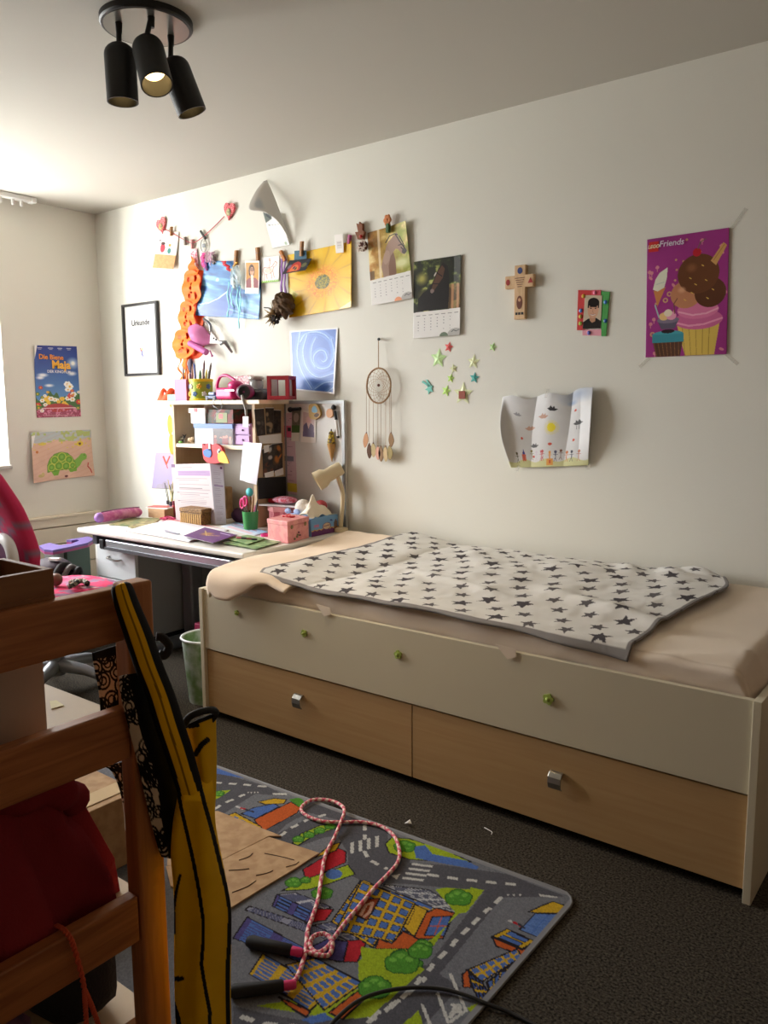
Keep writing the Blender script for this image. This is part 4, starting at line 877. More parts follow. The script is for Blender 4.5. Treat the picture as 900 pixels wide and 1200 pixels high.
disc((xm, a[2]-.022), .011, .013, M('print_blue', (40, 60, 120), .5), cs, 'blue_symbol')
MB().prism([(xb+.012, -.0235, zm-.010), (xb+.034, -.0235, zm-.010), (xb+.023, -.0235, zm+.012)], (0, -.0006, 0)).build('red_symbol', M('print_red', (160, 40, 36), .5), cs)
disc((l[0]+.014, zm), .009, .012, M('print_red'), cs, 'red_symbol')
disc((xm, b[2]+.066), .013, .027, M('print_brown', (110, 56, 36), .5), cs, 'figure_symbol'); disc((xm, b[2]+.076), .006, .007, M('print_skin', (206, 160, 120), .5), cs, 'figure_symbol', -.0242)
for i in range(5): MB().box(xm-.022+.003*i, xm+.022-.003*i, -.0238, -.0232, zm+.012-i*.0085, zm+.0145-i*.0085).build('text_line', M('print_brown'), cs)
for i in range(3): MB().box(xm-.018+.013*i, xm-.008+.013*i, -.0238, -.0232, b[2]+.017, b[2]+.027).build('dark_symbol', m_ink, cs)

# portrait photo in a foam frame
pf = thing('photo_in_foam_frame', 'photo of a dark haired person in a red and green foam frame with gems', 'photo frame', W(695, 394, -.004))
def strip(px, col, name, th=.004, y=0.0): MB().prism([W(u, v, y-.001) for u, v in px], (0, -th, 0)).build('frame_strip', M(name, col, .6), pf)
strip([(678, 340), (704, 340.5), (704, 347), (687.5, 347), (686, 387), (676.5, 387)], (200, 44, 44), 'foam_red')
strip([(705, 341.5), (715, 342), (710.5, 394), (705, 394)], (70, 160, 74), 'foam_green')
strip([(683, 386.5), (705, 386), (705, 393.5), (683, 393)], (232, 160, 176), 'foam_pink')
strip([(694, 340), (704.5, 340), (704.5, 346), (694, 346)], (226, 90, 110), 'foam_rose', .0045)
cv = Cv(22, 40, 90).fill((206, 190, 166)); cv.poly([(0, 40), (0, 32), (6, 28), (16, 27), (22, 31), (22, 40)], (32, 32, 34)); cv.poly([(8, 24), (15, 24), (15, 31), (11, 33), (8, 30)], (196, 146, 116)); cv.ell(11.5, 17, 7, 10.5, (214, 166, 138)); cv.ell(11.5, 8.5, 7.2, 5.6, (26, 22, 22)); cv.rect(4.3, 8, 6, 15, (26, 22, 22)).rect(17.3, 8, 18.6, 15, (26, 22, 22))
cv.line([(7, 14), (10, 13.6)], .8, (40, 28, 26)).line([(13, 13.6), (16, 14)], .8, (40, 28, 26)).ell(8.6, 15.6, 1.1, .7, (40, 30, 30)).ell(14.4, 15.6, 1.1, .7, (40, 30, 30)).line([(11.4, 16), (11, 20), (12.4, 20.4)], .5, (170, 118, 96)).line([(8.6, 23), (11.5, 24), (14.6, 22.8)], .9, (236, 226, 220)).line([(8.6, 22.6), (11.5, 22.9), (14.6, 22.4)], .4, (150, 80, 76))
sheet('portrait_print', wallq([(686.5, 346), (706.5, 346.5), (704.5, 385), (683.5, 385.5)]), cv, pf, gap=.0062, mat=GL)
for (u, v), col in (((683.5, 347), (226, 180, 70)), ((680.5, 364), (90, 140, 220)), ((680, 371), (220, 190, 90)), ((680, 379), (180, 210, 90)), ((709.5, 354), (60, 130, 210)), ((709.5, 376), (40, 100, 180)), ((690, 390), (90, 100, 200)), ((697, 343), (240, 130, 160))):
    MB().ball(W(u, v, -.007), .0075, .004, .008, 10, 6).build('gem', M('gem_%d_%d' % (u, v), col, .12, spec=.8), pf, smooth=True)

# crumpled drawing of birds, sun and people
cv = Cv(107, 90, 190).fill((214, 214, 214)); cv.noise(.05, 8, 3)
cv.ell(90, 6, 26, 12, (150, 168, 196), soft=.9, al=.7).ell(84, 14, 8, 4, (120, 150, 196), .3, soft=.9, al=.6)
cv.put((cv.Y > 82+2*np.sin(cv.X*.2)), (206, 206, 140), .8)
def bird(x, y, s_, c_, f=1): cv.poly([(x-6*s_*f, y-1*s_), (x-3*s_*f, y-1.4*s_), (x-1*s_*f, y-4*s_), (x+1*s_*f, y-1.5*s_), (x+3*s_*f, y-4*s_), (x+3.4*s_*f, y-1*s_), (x+7*s_*f, y-.6*s_), (x+3*s_*f, y+2.4*s_), (x-2*s_*f, y+2*s_)], c_)
bird(61, 20, 1.1, (38, 36, 38)); bird(49, 29, 1.15, (190, 150, 128)); bird(33, 41, 1.0, (200, 160, 140)); bird(38, 64, .9, (92, 92, 94)); bird(92, 41, 1.0, (70, 70, 72), -1); cv.line([(90, 44), (90, 48)], .6, (70, 70, 70)); cv.line([(93, 44), (93, 48)], .6, (70, 70, 70)); bird(19, 24, .8, (150, 150, 154))
for i in range(24): q = i*math.pi/12; cv.line([(61, 43), (61+9*math.cos(q), 43+9*math.sin(q))], .6, (232, 216, 60), al=.8)
cv.ell(61, 43, 5, 5.5, (234, 216, 50))
for x, y in ((88, 25), (23, 54), (87, 60), (60, 63), (37, 77)): cv.ell(x, y, 1.5 if x != 60 else 2.6, 1.6, (206, 84, 64))
r3 = random.Random(6)
for i, x in enumerate((13, 23, 34, 41, 48, 50, 60, 67, 73, 80, 86, 95)):
    c_ = [(90, 90, 60), (190, 60, 40), (130, 120, 60), (210, 200, 210), (200, 110, 120), (190, 80, 80), (226, 160, 80), (80, 84, 110), (120, 80, 60), (206, 120, 60), (70, 74, 90), (180, 110, 80)][i]; y = 76+r3.uniform(-2, 2)
    cv.ell(x, y-4, 1.6, 1.8, c_); cv.line([(x, y-3), (x+r3.uniform(-1, 1), y+3)], 1.6 if i in (1, 6) else .9, c_); cv.line([(x-2.5, y-1), (x+2.5, y-1)], .6, c_); cv.line([(x, y+3), (x-1.6, y+7)], .6, c_); cv.line([(x, y+3), (x+1.6, y+7)], .6, c_)
cv.rect(20, 74, 26, 82, (200, 84, 60), .8).poly([(21, 74), (23, 67), (25, 74)], (60, 70, 150)).rect(56, 80, 64, 88, (226, 160, 80)).rect(59, 82, 61.4, 86, (206, 90, 60))
s, tt = cv.X/cv.W, cv.Y/cv.H
top = cr([W(u, v, 0) for u, v in ((591, 465), (605, 463.5), (621, 467.5), (638, 462), (650, 460.5), (666, 463), (680, 455.5), (698, 453.7))], s.shape[1]); bot = cr([W(u, v, 0) for u, v in ((601.7, 547.7), (640, 547), (691, 545))], s.shape[1])
lf = cr([W(u, v, 0) for u, v in ((591, 465), (593, 505), (601.7, 547.7))], s.shape[0]); rt = cr([W(u, v, 0) for u, v in ((698, 453.7), (697, 498), (691, 545))], s.shape[0])
S, T = s[..., None], tt[..., None]
P = (1-T)*top[None]+T*bot[None]+(1-S)*lf[:, None]+S*rt[:, None]-((1-S)*(1-T)*top[0]+S*(1-T)*top[-1]+(1-S)*T*bot[0]+S*T*bot[-1])
P[..., 1] = -(.008+.015*np.abs(np.sin(s*7.5+.4+.5*tt))*(1-.6*tt)+.02*np.clip(.12-s, 0, 1)*4*tt+.026*np.clip(s-.88, 0, 1)*8*np.sin(math.pi*tt)+.03*np.exp(-(s-.0)**2/.002)*np.sin(math.pi*tt))
o = gridmesh('bird_drawing', P, cv.a, PAP, solid=.0006); tag(o, 'crumpled child drawing of birds, a sun and small people taped to the wall', 'drawing')
for (u, v, w_, h_) in ((641, 461, .012, .035), (607, 549, .012, .025), (690, 547, .012, .02)):
    c = W(u, v, -.035); MB().obox(c, (w_/2, 0, 0), (0, .0006, 0), (.004, 0, h_/2)).build('tape_strip', m_tape, o)

# purple sweets poster (its figure left out: a sundae in the same colours)
q4 = wallq([(759, 281), (855, 267), (852, 415), (757, 419)])
po_ = thing('sweets_poster', 'purple poster with a large sundae and small sweets pattern', 'poster', (q4[3][0]+.14, -.004, q4[3][2]))
cv = Cv(96, 150, 200).fill((158, 52, 132)).noise(.06, 6, 2); r3 = random.Random(12)
for i in range(52):
    x, y = r3.uniform(3, 93), r3.uniform(3, 147); k = i % 4; c_ = (214, 140, 150) if k < 2 else (206, 160, 120)
    if k == 0: cv.ell(x, y, 2.3, 2.3, c_); cv.line([(x, y+2), (x, y+5)], .9, c_)
    elif k == 1: cv.ell(x, y, 1.6, 3, c_, r3.uniform(0, 3))
    elif k == 2: cv.ell(x, y, 1.4, 1.4, c_)
    else: cv.ell(x, y, 3.2, 3.2, c_); cv.ell(x, y, 1.5, 1.5, (158, 52, 132))
cv.poly([(38, 112), (88, 108), (82, 150), (48, 150)], (216, 186, 90))
for x in (46, 54, 62, 70, 78): cv.line([(x-2, 112), (x+(60-x)*.15, 150)], .9, (176, 142, 66))
cv.ell(63, 106, 28, 12, (206, 104, 152)); cv.ell(62, 94, 24, 11, (220, 122, 164)); cv.line([(36, 108), (52, 113), (70, 112), (90, 106)], 2.2, (236, 160, 190)); cv.line([(40, 95), (56, 100), (72, 99), (85, 94)], 2, (240, 172, 198))
cv.ell(48, 74, 18, 17, (196, 134, 98)); cv.ell(76, 74, 18, 18, (92, 54, 34)); cv.ell(62, 50, 24, 24, (108, 66, 40)); cv.ell(54, 42, 8, 7, (140, 92, 60), soft=.7); cv.ell(43, 68, 6, 5, (220, 166, 130), soft=.7)
for x, y in ((58, 62), (70, 58), (66, 40), (52, 54), (78, 70), (72, 80), (46, 80), (54, 72)): cv.line([(x, y), (x+2, y+1.4)], 1, (232, 196, 90))
cv.poly([(76, 36), (90, 16), (94, 20), (82, 42)], (206, 160, 96)); cv.line([(79, 36), (91, 19)], .7, (160, 112, 60)); cv.ell(60, 24, 5, 5, (190, 34, 48)); cv.line([(61, 20), (64, 12), (70, 9)], .9, (90, 110, 50))
cv.poly([(9, 66), (24, 62), (14, 86)], (206, 134, 80)); cv.poly([(8, 64), (11, 52), (16, 44), (26, 38), (25, 52), (22, 63), (14, 67)], (226, 226, 206)); cv.line([(12, 58), (22, 56)], .8, (190, 200, 190))
cv.ell(27, 122, 19, 5, (70, 160, 176)); cv.rect(8, 122, 46, 132, (60, 146, 162)); cv.poly([(9, 132), (45, 132), (42, 150), (13, 150)], (86, 56, 44))
for i in range(7): cv.line([(10+i*5, 132), (14+i*4.4, 150)], .6, (150, 110, 70))
cv.ell(27, 118, 8, 2.6, (40, 34, 40)); cv.poly([(14, 104), (40, 104), (35, 115), (19, 115)], (96, 90, 110)); cv.ell(27, 104, 13.5, 4, (130, 120, 140)); cv.ell(22, 99, 6, 5, (234, 196, 130)); cv.ell(31, 99, 6, 5, (236, 160, 190)); cv.ell(27, 95, 5, 4.5, (240, 226, 200)); cv.line([(16, 100), (11, 84)], 1.6, (160, 190, 190)); cv.line([(35, 96), (34, 84), (38, 78)], 1.2, (120, 80, 60))
sheet('poster_print', q4, cv, po_, gap=.003, mat=GL, off=lambda s, t: .002*np.sin(6*s)*np.sin(5*t)+.002)
xd = unit(q4[1]-q4[0]); xd[1] = 0; o_ = q4[0]; W_ = np.linalg.norm(q4[1]-q4[0]); H_ = q4[0][2]-q4[3][2]
def onp(fx_, fy_, d=-.0078): return V3(o_[0]+fx_*W_, d, o_[2]-fy_*H_)
c = onp(.09, .068); MB().box(c[0]-.018, c[0]+.018, -.0072, -.0066, c[2]-.018, c[2]+.018).build('logo_square', M('logo_red', (206, 40, 40), .4), po_)
text('lettering', 'LEGO', .0165, onp(.09, .068), (1, 0, 0), (0, 0, 1), M('logo_cream', (240, 232, 190), .5), po_, bold=.03, shear=.2)
text('lettering', 'Friends', .030, onp(.32, .055), (1, 0, 0), (.12, 0, 1), M('logo_lilac', (222, 206, 226), .5), po_, bold=.015)
for (u, v, dx_, dz_) in ((866, 256, .022, .03), (858, 421, .02, -.018), (755, 425, -.018, -.016)):
    c = W(u, v, -.0012); d = V3(dx_, 0, dz_); e = unit(V3(-dz_, 0, dx_))*.006
    MB().obox(c, d, (0, .0004, 0), e).build('tape_strip', m_tape, po_)

# ------------------------------------------------------------------ window wall: film poster and turtle drawing
q4 = leftq([(38.7, 404.5), (89.5, 406), (94.7, 488), (43, 489.5)])
mp = thing('film_poster', 'blue film poster with orange title above flowers', 'poster', (.004, q4[3][1]+.14, q4[3][2]))
cv = Cv(52, 83, 120).grad((26, 52, 138), (110, 176, 222)); r3 = random.Random(3)
cv.ell(46, 20, 9, 8, (220, 236, 250), soft=.9).ell(46, 20, 3, 3, (255, 255, 245), soft=.5)
for x, y, a_, b_ in ((9, 34, 8, 3), (44, 32, 7, 3.4), (6, 37, 6, 2.6), (16, 46, 7, 2.4)): cv.ell(x, y, a_, b_, (236, 242, 248), soft=.7)
cv.put(cv.Y > 58+4*np.sin(cv.X*.25)+3*np.sin(cv.X*.7), (60, 104, 44)).put((cv.Y > 70+2*np.sin(cv.X*.3)), (150, 50, 84))
for i in range(46):
    x, y = r3.uniform(1, 51), r3.uniform(44, 76)
    if 14 < x < 36 and y < 60: continue
    c_ = r3.choice(((244, 244, 238), (206, 52, 56), (236, 196, 60), (90, 140, 50), (240, 240, 236))); rr3 = r3.uniform(1.2, 3)
    for k in range(6): cv.ell(x+rr3*math.cos(k*1.05), y+rr3*.8*math.sin(k*1.05), rr3*.6, rr3*.5, c_)
    cv.ell(x, y, rr3*.5, rr3*.5, (230, 180, 60))
cv.ell(25, 72, 15, 5, (176, 40, 46)).put((cv.Y > 73) & (vnoise(cv.X*.8, cv.Y*.8, 2) > .6), (206, 120, 150))
for x in (7, 20, 31, 42): cv.rect(x-3, 2.6, x+3, 3.2, (200, 206, 226)); cv.rect(x-2, 4, x+2, 4.6, (200, 206, 226))
cv.rect(6, 72, 46, 72.8, (236, 200, 206)).rect(8, 80.4, 44, 81, (220, 170, 180)); cv.poly([(0, 0), (4, 0), (0, 16)], (236, 234, 230))
sheet('poster_print', q4, cv, mp, nrm=(1, 0, 0), mat=GL, gap=.003, off=lambda s, t: .05*np.clip(.1-s, 0, 1)*np.clip(.3-t, 0, 1)*10)
yd = q4[1][1]-q4[0][1]; zd_ = q4[0][2]-q4[3][2]
def onl(fx_, fy_): return V3(.0062, q4[0][1]+fx_*yd, q4[0][2]-fy_*zd_)
m_or = M('title_orange', (240, 150, 40), .5); m_ow = M('title_white', (236, 240, 246), .5)
text('lettering', 'Die Biene', .040, onl(.38, .155), (0, 1, 0), (0, 0, 1), m_or, mp, bold=.025)
text('lettering', 'Maja', .066, onl(.60, .26), (0, 1, 0), (0, 0, 1), M('title_yellow', (246, 186, 60), .5), mp, bold=.035)
text('lettering', 'DER KINOFILM', .023, onl(.54, .355), (0, 1, 0), (0, 0, 1), m_ow, mp, bold=.02)

q4 = leftq([(35, 507), (106, 503.5), (108.8, 557), (36, 566)])
cv = Cv(74, 56, 150).fill((224, 186, 164)); cv.noise(.09, 10, 4); cv.put(cv.Y < 11+1.5*np.sin(cv.X*.15), (186, 196, 200)).put((cv.Y < 12) & (vnoise(cv.X*.35, cv.Y*.35, 8) > .62), (180, 196, 120)).put((cv.Y < 20) & (cv.Y > 9) & (vnoise(cv.X*.3, cv.Y*.3, 3) > .78), (226, 206, 90))
cv.put(np.clip(np.sin((cv.X*.4+cv.Y*1.2)+3*fbm(cv.X*.1, cv.Y*.1, 2))-.55, 0, 1), (206, 150, 128), .5)
gr = (120, 176, 60); gd = (70, 120, 36); ly = (200, 208, 90)
sh_ = [(18, 46), (18, 38), (21, 31), (27, 26), (35, 24), (43, 26), (49, 31), (52, 37), (53, 44)]
cv.poly(sh_, gr).poly([(50, 36), (56, 32), (60, 28), (65, 28), (67, 31), (66, 35), (61, 37), (58, 42), (53, 46)], (130, 182, 76)).poly([(22, 45), (33, 45), (31, 51), (26, 51)], gr).poly([(43, 44), (54, 43), (54, 48), (46, 49)], gr)
for x, y, r_ in ((27, 33, 4), (36, 30, 4.4), (45, 34, 4), (23, 41, 3.6), (32, 40, 4.4), (41, 41, 4.2), (49, 41, 3)): cv.ell(x, y, r_+.9, r_+.9, ly); cv.ell(x, y, r_, r_, (112, 168, 56)); cv.ell(x, y, r_*.5, r_*.5, (136, 188, 76))
cv.line(sh_+[sh_[0]], .5, gd); cv.ell(64, 30, .6, .6, (40, 40, 30)); cv.ell(59, 16, 4.4, 3, (232, 206, 70)).ell(59, 16, 1.6, 1.6, (110, 60, 30)); cv.ell(6, 22, 1.6, 1.6, (206, 120, 60)); cv.line([(68, 40), (67, 44), (70, 48), (71, 52)], 1.2, (196, 50, 50)); cv.ell(41, 53, 2.2, 1.2, (110, 60, 60)); cv.ell(10, 49, 4, 1.8, (200, 180, 120)).ell(12, 47.5, 2, 2, (210, 190, 130))
cv.poly([(0, 4), (5, 3), (1, 16), (0, 17)], (238, 236, 232))
sheet('turtle_drawing', q4, cv, nrm=(1, 0, 0), gap=.004, off=lambda s, t: .02*np.clip(.25-s, 0, 1)*2+.010*(1+np.sin(5*s+2*t))*t, label='child drawing of a green turtle on orange paper under the film poster', cat='drawing')
# ------------------------------------------------------------------ things on top of the desk shelf
HZ = HT+.0008
def hx(u, y=-.13): return W(u, 467, y)[0]
def colr(rgb, r=.5): return M('c_%d_%d_%d' % tuple(rgb), rgb, r)
def hollow_cup(b, c, r0, r1, h, th=.003, n=28, floor=.004):
    return b.lathe([(r0, 0), (r1, h), (r1-th, h), (max(r0-th, .002), floor), (.001, floor)], c, n)
def pencil(base, top, r, rgb, label, group, tip=None, name='pencil'):
    base, top = np.array(base, float), np.array(top, float); d = unit(top-base); l = np.linalg.norm(top-base)
    b = MB(); b.lathe([(r, 0), (r, l-.02), (.0015, l)], base, 7, d)
    return tag(b.build(name, colr(rgb), smooth=30), label, 'pencil', group)
# orange paper curl
t = thing('paper_curl', 'orange paper scrap with holes lying on the end of the desk shelf', 'paper scrap', (hx(197), -.13, HZ))
n = 24; s, tt = np.meshgrid(np.linspace(0, 1, n), np.linspace(0, 1, n)); a, b = hx(190.5), hx(205)
P = np.stack([a+(b-a)*s, -.17+.09*tt-.02*np.sin(3*s), HZ+.002+.070*np.sin(math.pi*tt)*(.55+.45*np.sin(5*s+.6)**2)], -1)
kp = (((s-.5)/.13)**2+((tt-.42)/.13)**2 > 1)[:-1, :-1]
gridmesh('curl', P, np.full(P.shape, (240., 84, 24)), M('orange_red_paper', (240, 84, 24), .6), t, keep=kp, solid=.001)
o = MB().box(hx(204.5), hx(214), -.18, -.09, HZ, HZ+.036).build('eraser_box', M('mint_box', (110, 206, 150), .5), bevel=.003); tag(o, 'mint green small box beside the pink pencil cup', 'box')
# pencil cups
c = V3(hx(222), -.14, HZ)
cup = thing('pencil_cup', 'square pink pencil cup on the desk shelf', 'pencil cup', c); ra = (hx(228.5)-hx(215))/2
b = MB(); z1 = HZ+.115
for sx, sy in ((-1, 0), (1, 0), (0, -1), (0, 1)):
    b.obox(c+V3(sx*(ra-.002), sy*(ra-.002), .0575), (.002 if sx else ra, 0, 0), (0, .002 if sy else ra-.004, 0), (0, 0, .0575))
b.box(c[0]-ra+.004, c[0]+ra-.004, c[1]-ra+.004, c[1]+ra-.004, HZ, HZ+.004); b.build('cup', M('cup_pink', (180, 80, 134), .45), cup)
for i, (dx, dy, tx, ty, hh, col) in enumerate(((-.02, -.01, -.03, 0, .185, (70, 44, 40)), (-.012, .012, -.02, .01, .18, (52, 40, 44)), (.004, 0, -.002, 0, .15, (90, 60, 50)), (.018, .01, .026, .02, .2, (150, 96, 70)), (.012, -.016, .014, -.01, .17, (226, 120, 50)))):
    pencil(c+V3(dx, dy, .006), c+V3(tx, ty, hh), .0045, col, ['dark brown pencil leaning left in the pink cup', 'blackish pencil in the pink cup', 'short brown pencil in the middle of the pink cup', 'tan pencil leaning right in the pink cup', 'orange pencil in the pink cup'][i], 'pencils in the pink cup')
t = thing('hair_brush', 'purple hair brush standing in the pink pencil cup', 'brush', c+V3(.012, .02, .006))
MB().cyl(c+V3(.008, .022, .006), c+V3(.006, .022, .15), .009).build('brush_handle', M('brush_purple', (110, 60, 110), .4), t, smooth=40)
MB().ball(c+V3(.006, .022, .19), .021, .012, .04, 14, 10).build('brush_head', M('brush_dark', (60, 44, 72), .6), t, smooth=True)
c = V3(hx(238), -.14, HZ); ra = (hx(247.5)-hx(229.5))/2
cup = thing('flower_cup', 'yellow and green pencil cup with painted flowers', 'pencil cup', c)
hollow_cup(MB(), c, ra*.95, ra*.97, .112).build('cup', M('cup_lime', (170, 190, 60), .45), cup, smooth=40)
for z0, z1 in ((0.0005, .012), (.10, .115)): MB().lathe([(ra*.975, z0), (ra*1.02, z0+.002), (ra*1.02, z1-.002), (ra*.98, z1)], c, 28, caps=False).build('band', M('band_yellow', (236, 208, 40), .45), cup, smooth=40)
for i in range(8):
    q = math.radians(-170+i*24); z = .035+.04*(i % 2); d = V3(math.cos(q), math.sin(q), 0); e = V3(-d[1], d[0], 0); p0 = c+d*(ra*.97)+V3(0, 0, z); b = MB()
    for k in range(5): w = k*2*math.pi/5; b.ball(p0+e*.009*math.cos(w)+V3(0, 0, .009*math.sin(w)), .006, .006, .006, 6, 4)
    b.ball(p0+d*.003, .005, n=6, m=4)
    b.build('flower', M(('flower_white', 'flower_blue', 'flower_yellow')[i % 3], ((236, 236, 220), (90, 130, 180), (240, 180, 40))[i % 3], .5), cup)
PC = [(-.03, -.01, -.055, 0, .225, (166, 120, 74), 'light brown'), (-.012, .02, -.02, .03, .21, (226, 196, 160), 'beige'), (-.015, -.02, -.028, -.02, .25, (50, 70, 150), 'blue'), (0, 0, -.004, 0, .2, (60, 130, 90), 'green'), (.01, -.02, .015, -.02, .19, (90, 150, 60), 'grass green'), (.016, .01, .025, .02, .205, (216, 190, 50), 'yellow'), (.02, -.012, .045, -.01, .26, (90, 40, 44), 'dark red'), (.026, .01, .075, .01, .245, (60, 34, 30), 'dark brown'), (-.004, .024, -.01, .03, .18, (30, 90, 70), 'dark green'), (.01, .03, .02, .04, .195, (120, 130, 60), 'olive')]
for dx, dy, tx, ty, hh, col, nm in PC: pencil(c+V3(dx, dy, .006), c+V3(tx, ty, hh*.82), .0055, col, nm+' pencil standing in the flowered cup', 'pencils in the flowered cup')
# blue car-like toy, radio, speaker, camera, lantern
c = V3(hx(255.5), -.16, HZ); t = thing('toy_car', 'small dark blue toy car beside the flowered cup', 'toy', c)
MB().box(c[0]-.045, c[0]+.045, c[1]-.022, c[1]+.022, HZ+.006, HZ+.026).build('body', M('toy_blue', (44, 62, 106), .4), t, bevel=.006)
MB().box(c[0]-.022, c[0]+.028, c[1]-.019, c[1]+.019, HZ+.026, HZ+.044).build('cabin', M('toy_lightblue', (110, 130, 170), .3), t, bevel=.006)
for dx in (-.028, .028):
    for dy in (-.022, .022): MB().cyl(c+V3(dx, dy-.003, .0095), c+V3(dx, dy+.003, .0095), .0095, n=14).build('wheel', m_black, t, smooth=40)
c = V3(hx(270), -.15, HZ); t = thing('radio', 'magenta portable radio with a carrying handle on the desk shelf', 'radio', c); m_mg = M('magenta_plastic', (196, 30, 110), .35)
MB().box(hx(258.5, -.15), hx(279, -.15), -.19, -.10, HZ+.004, HZ+.066).build('body', m_mg, t, bevel=.018, seg=4)
MB().box(hx(264, -.19), hx(275, -.19), -.1925, -.189, HZ+.045, HZ+.055).build('display', M('display_grey', (206, 190, 200), .2), t)
MB().ball((hx(276, -.15), -.145, HZ+.075), .045, .04, .028, 18, 10).build('lid', m_mg, t, smooth=True)
MB().tube(cr([(hx(256.5, -.15), -.145, HZ+.03), (hx(254, -.15), -.145, HZ+.075), (hx(258, -.15), -.145, HZ+.122), (hx(266, -.15), -.145, HZ+.128), (hx(274, -.15), -.145, HZ+.105), (hx(278, -.15), -.145, HZ+.085)], 26), .0085, 8).build('handle', m_mg, t, smooth=True)
for dx in (-.055, .055): MB().cyl(c+V3(dx, 0, 0), c+V3(dx, 0, .006), .008, n=10).build('foot', m_black, t)
c = V3(hx(288.5, -.18), -.185, HZ); o = thing('loudspeaker_ball', 'dark magenta round loudspeaker next to the radio', 'loudspeaker', c)
MB().ball(c+V3(0, 0, .040), .052, .045, .040, 20, 14).build('shell', M('magenta_dark', (112, 24, 74), .35), o, smooth=True)
MB().lathe([(.034, 0), (.026, .008), (.002, .004)], c+V3(.024, -.034, .04), 20, (.55, -.83, 0)).build('grille', m_black, o, smooth=30)
c = V3(hx(301, -.14), -.13, HZ); t = thing('cassette_player', 'grey and black player lying behind the loudspeaker', 'device', c)
MB().box(hx(291, -.11), hx(314, -.11), -.15, -.04, HZ, HZ+.05).build('body', M('device_dark', (52, 52, 56), .4), t, bevel=.02, seg=3)
MB().box(hx(294, -.11), hx(307, -.11), -.14, -.06, HZ+.05, HZ+.058).build('lid', M('device_grey', (130, 130, 132), .35), t, bevel=.003)
c = V3(hx(300, -.1), -.095, HZ+.0585); o = thing('silver_jar', 'clear jar with a metal lid on the grey player', 'jar', c)
MB().lathe([(.033, 0), (.036, .01), (.036, .035), (.028, .045)], c, 24).build('jar_body', M('jar_glass', (176, 176, 172), .12, alpha=.75), o, smooth=40)
MB().lathe([(.039, .045), (.042, .05), (.042, .058), (.036, .064), (.002, .066)], c, 24).build('jar_lid', M('jar_lid_metal', (188, 184, 176), .3, .6), o, smooth=40)
c = V3(hx(286, -.05), -.045, HZ); o = thing('gift_box', 'white patterned cardboard box standing at the back of the desk shelf top', 'box', c)
MB().box(hx(275, -.05), hx(297, -.05), -.07, -.03, HZ, HZ+.125).build('box_body', M('white_floral', (232, 226, 224), .6, var=(90, (206, 150, 160), .05)), o, bevel=.012, seg=3)
MB().box(hx(275, -.05)-.003, hx(297, -.05)+.003, -.073, -.027, HZ+.105, HZ+.13).build('box_lid', M('white_floral'), o, bevel=.012, seg=3)
# red lantern frame: twelve edge bars
t = thing('red_lantern', 'red wooden cube lantern with open sides at the end of the desk shelf', 'lantern', (hx(329, -.14), -.13, HZ)); m_rd = M('lantern_red', (164, 28, 40), .5)
c = V3(hx(330.5, -.13), -.13, HZ); hs = .056; rot = .42; bx_ = .0085
ex, ey = V3(math.cos(rot), math.sin(rot), 0), V3(-math.sin(rot), math.cos(rot), 0)
for i in (-1, 1):
    for j in (-1, 1):
        MB().obox(c+ex*i*(hs-bx_)+ey*j*(hs-bx_)+V3(0, 0, .058), ex*bx_, ey*bx_, (0, 0, .058)).build('upright', m_rd, t)
    for z in (.009, .107):
        MB().obox(c+ey*i*(hs-bx_)+V3(0, 0, z), ex*(hs-2*bx_), ey*bx_*.9, (0, 0, .0088)).build('bar', m_rd, t)
        MB().obox(c+ex*i*(hs-bx_)+V3(0, 0, z), ex*bx_*.9, ey*(hs-2*bx_), (0, 0, .0088)).build('bar', m_rd, t)
MB().obox(c+V3(0, 0, .004), ex*(hs-2*bx_), ey*(hs-2*bx_), (0, 0, .004)).build('floor_plate', m_rd, t)
MB().obox(c+ex*(hs-2*bx_)*.98+V3(0, 0, .058), ex*.001, ey*(hs-2*bx_), (0, 0, .042)).build('paper_side', M('lantern_paper', (226, 220, 206), .6, alpha=.9), t)
MB().obox(c-ex*(hs-2*bx_)*.98+V3(0, 0, .058), ex*.001, ey*(hs-2*bx_), (0, 0, .042)).build('paper_side', M('lantern_paper'), t)

# ------------------------------------------------------------------ things on the shelf boards
SZ = 1.0328
def fx_(u, y=-.2): return W(u, 510, y)[0]
c = V3(fx_(237), -.13, SZ); t = thing('photo_box', 'pale blue storage box with a photo side and lid on the shelf', 'box', c)
x0, xm_, x1 = fx_(227.5, -.2), fx_(249, -.2), fx_(272, -.2)
MB().box(x0, x1, -.195, -.03, SZ, SZ+.085).build('box_body', M('pale_blue_card', (196, 208, 228), .6), t)
MB().box(x0-.004, x1+.003, -.199, -.026, SZ+.085, SZ+.108).build('lid', M('lid_blue', (96, 128, 192), .5), t)
cv = Cv(24, 22, 50).fill((60, 44, 44)).noise(.4, 20, 4); r3 = random.Random(5)
for i in range(7): x = r3.uniform(2, 22); cv.ell(x, 12+r3.uniform(-3, 2), 1.6, 2, (170, 110, 90)); cv.ell(x, 18, 2, 5, r3.choice(((120, 40, 44), (40, 36, 44), (150, 130, 120))))
sheet('photo_side', [(xm_, -.195, SZ+.083), (x1, -.195, SZ+.083), (x1, -.195, SZ+.002), (xm_, -.195, SZ+.002)], cv, t, gap=.001, mat=GL, solid=0)
for i in range(3): MB().box(x0+.025, x0+.065-.01*i, -.1958, -.1952, SZ+.035-i*.008, SZ+.038-i*.008).build('print_line', M('print_grey', (120, 130, 150), .6), t)
c = V3(fx_(231), -.13, SZ+.1085); t = thing('white_carton', 'white carton with a red sticker on top of the pale blue storage box', 'box', c)
MB().box(fx_(224.5, -.19), fx_(241, -.19), -.19, -.08, SZ+.1088, SZ+.177).build('carton_body', M('carton_white', (232, 230, 224), .6), t)
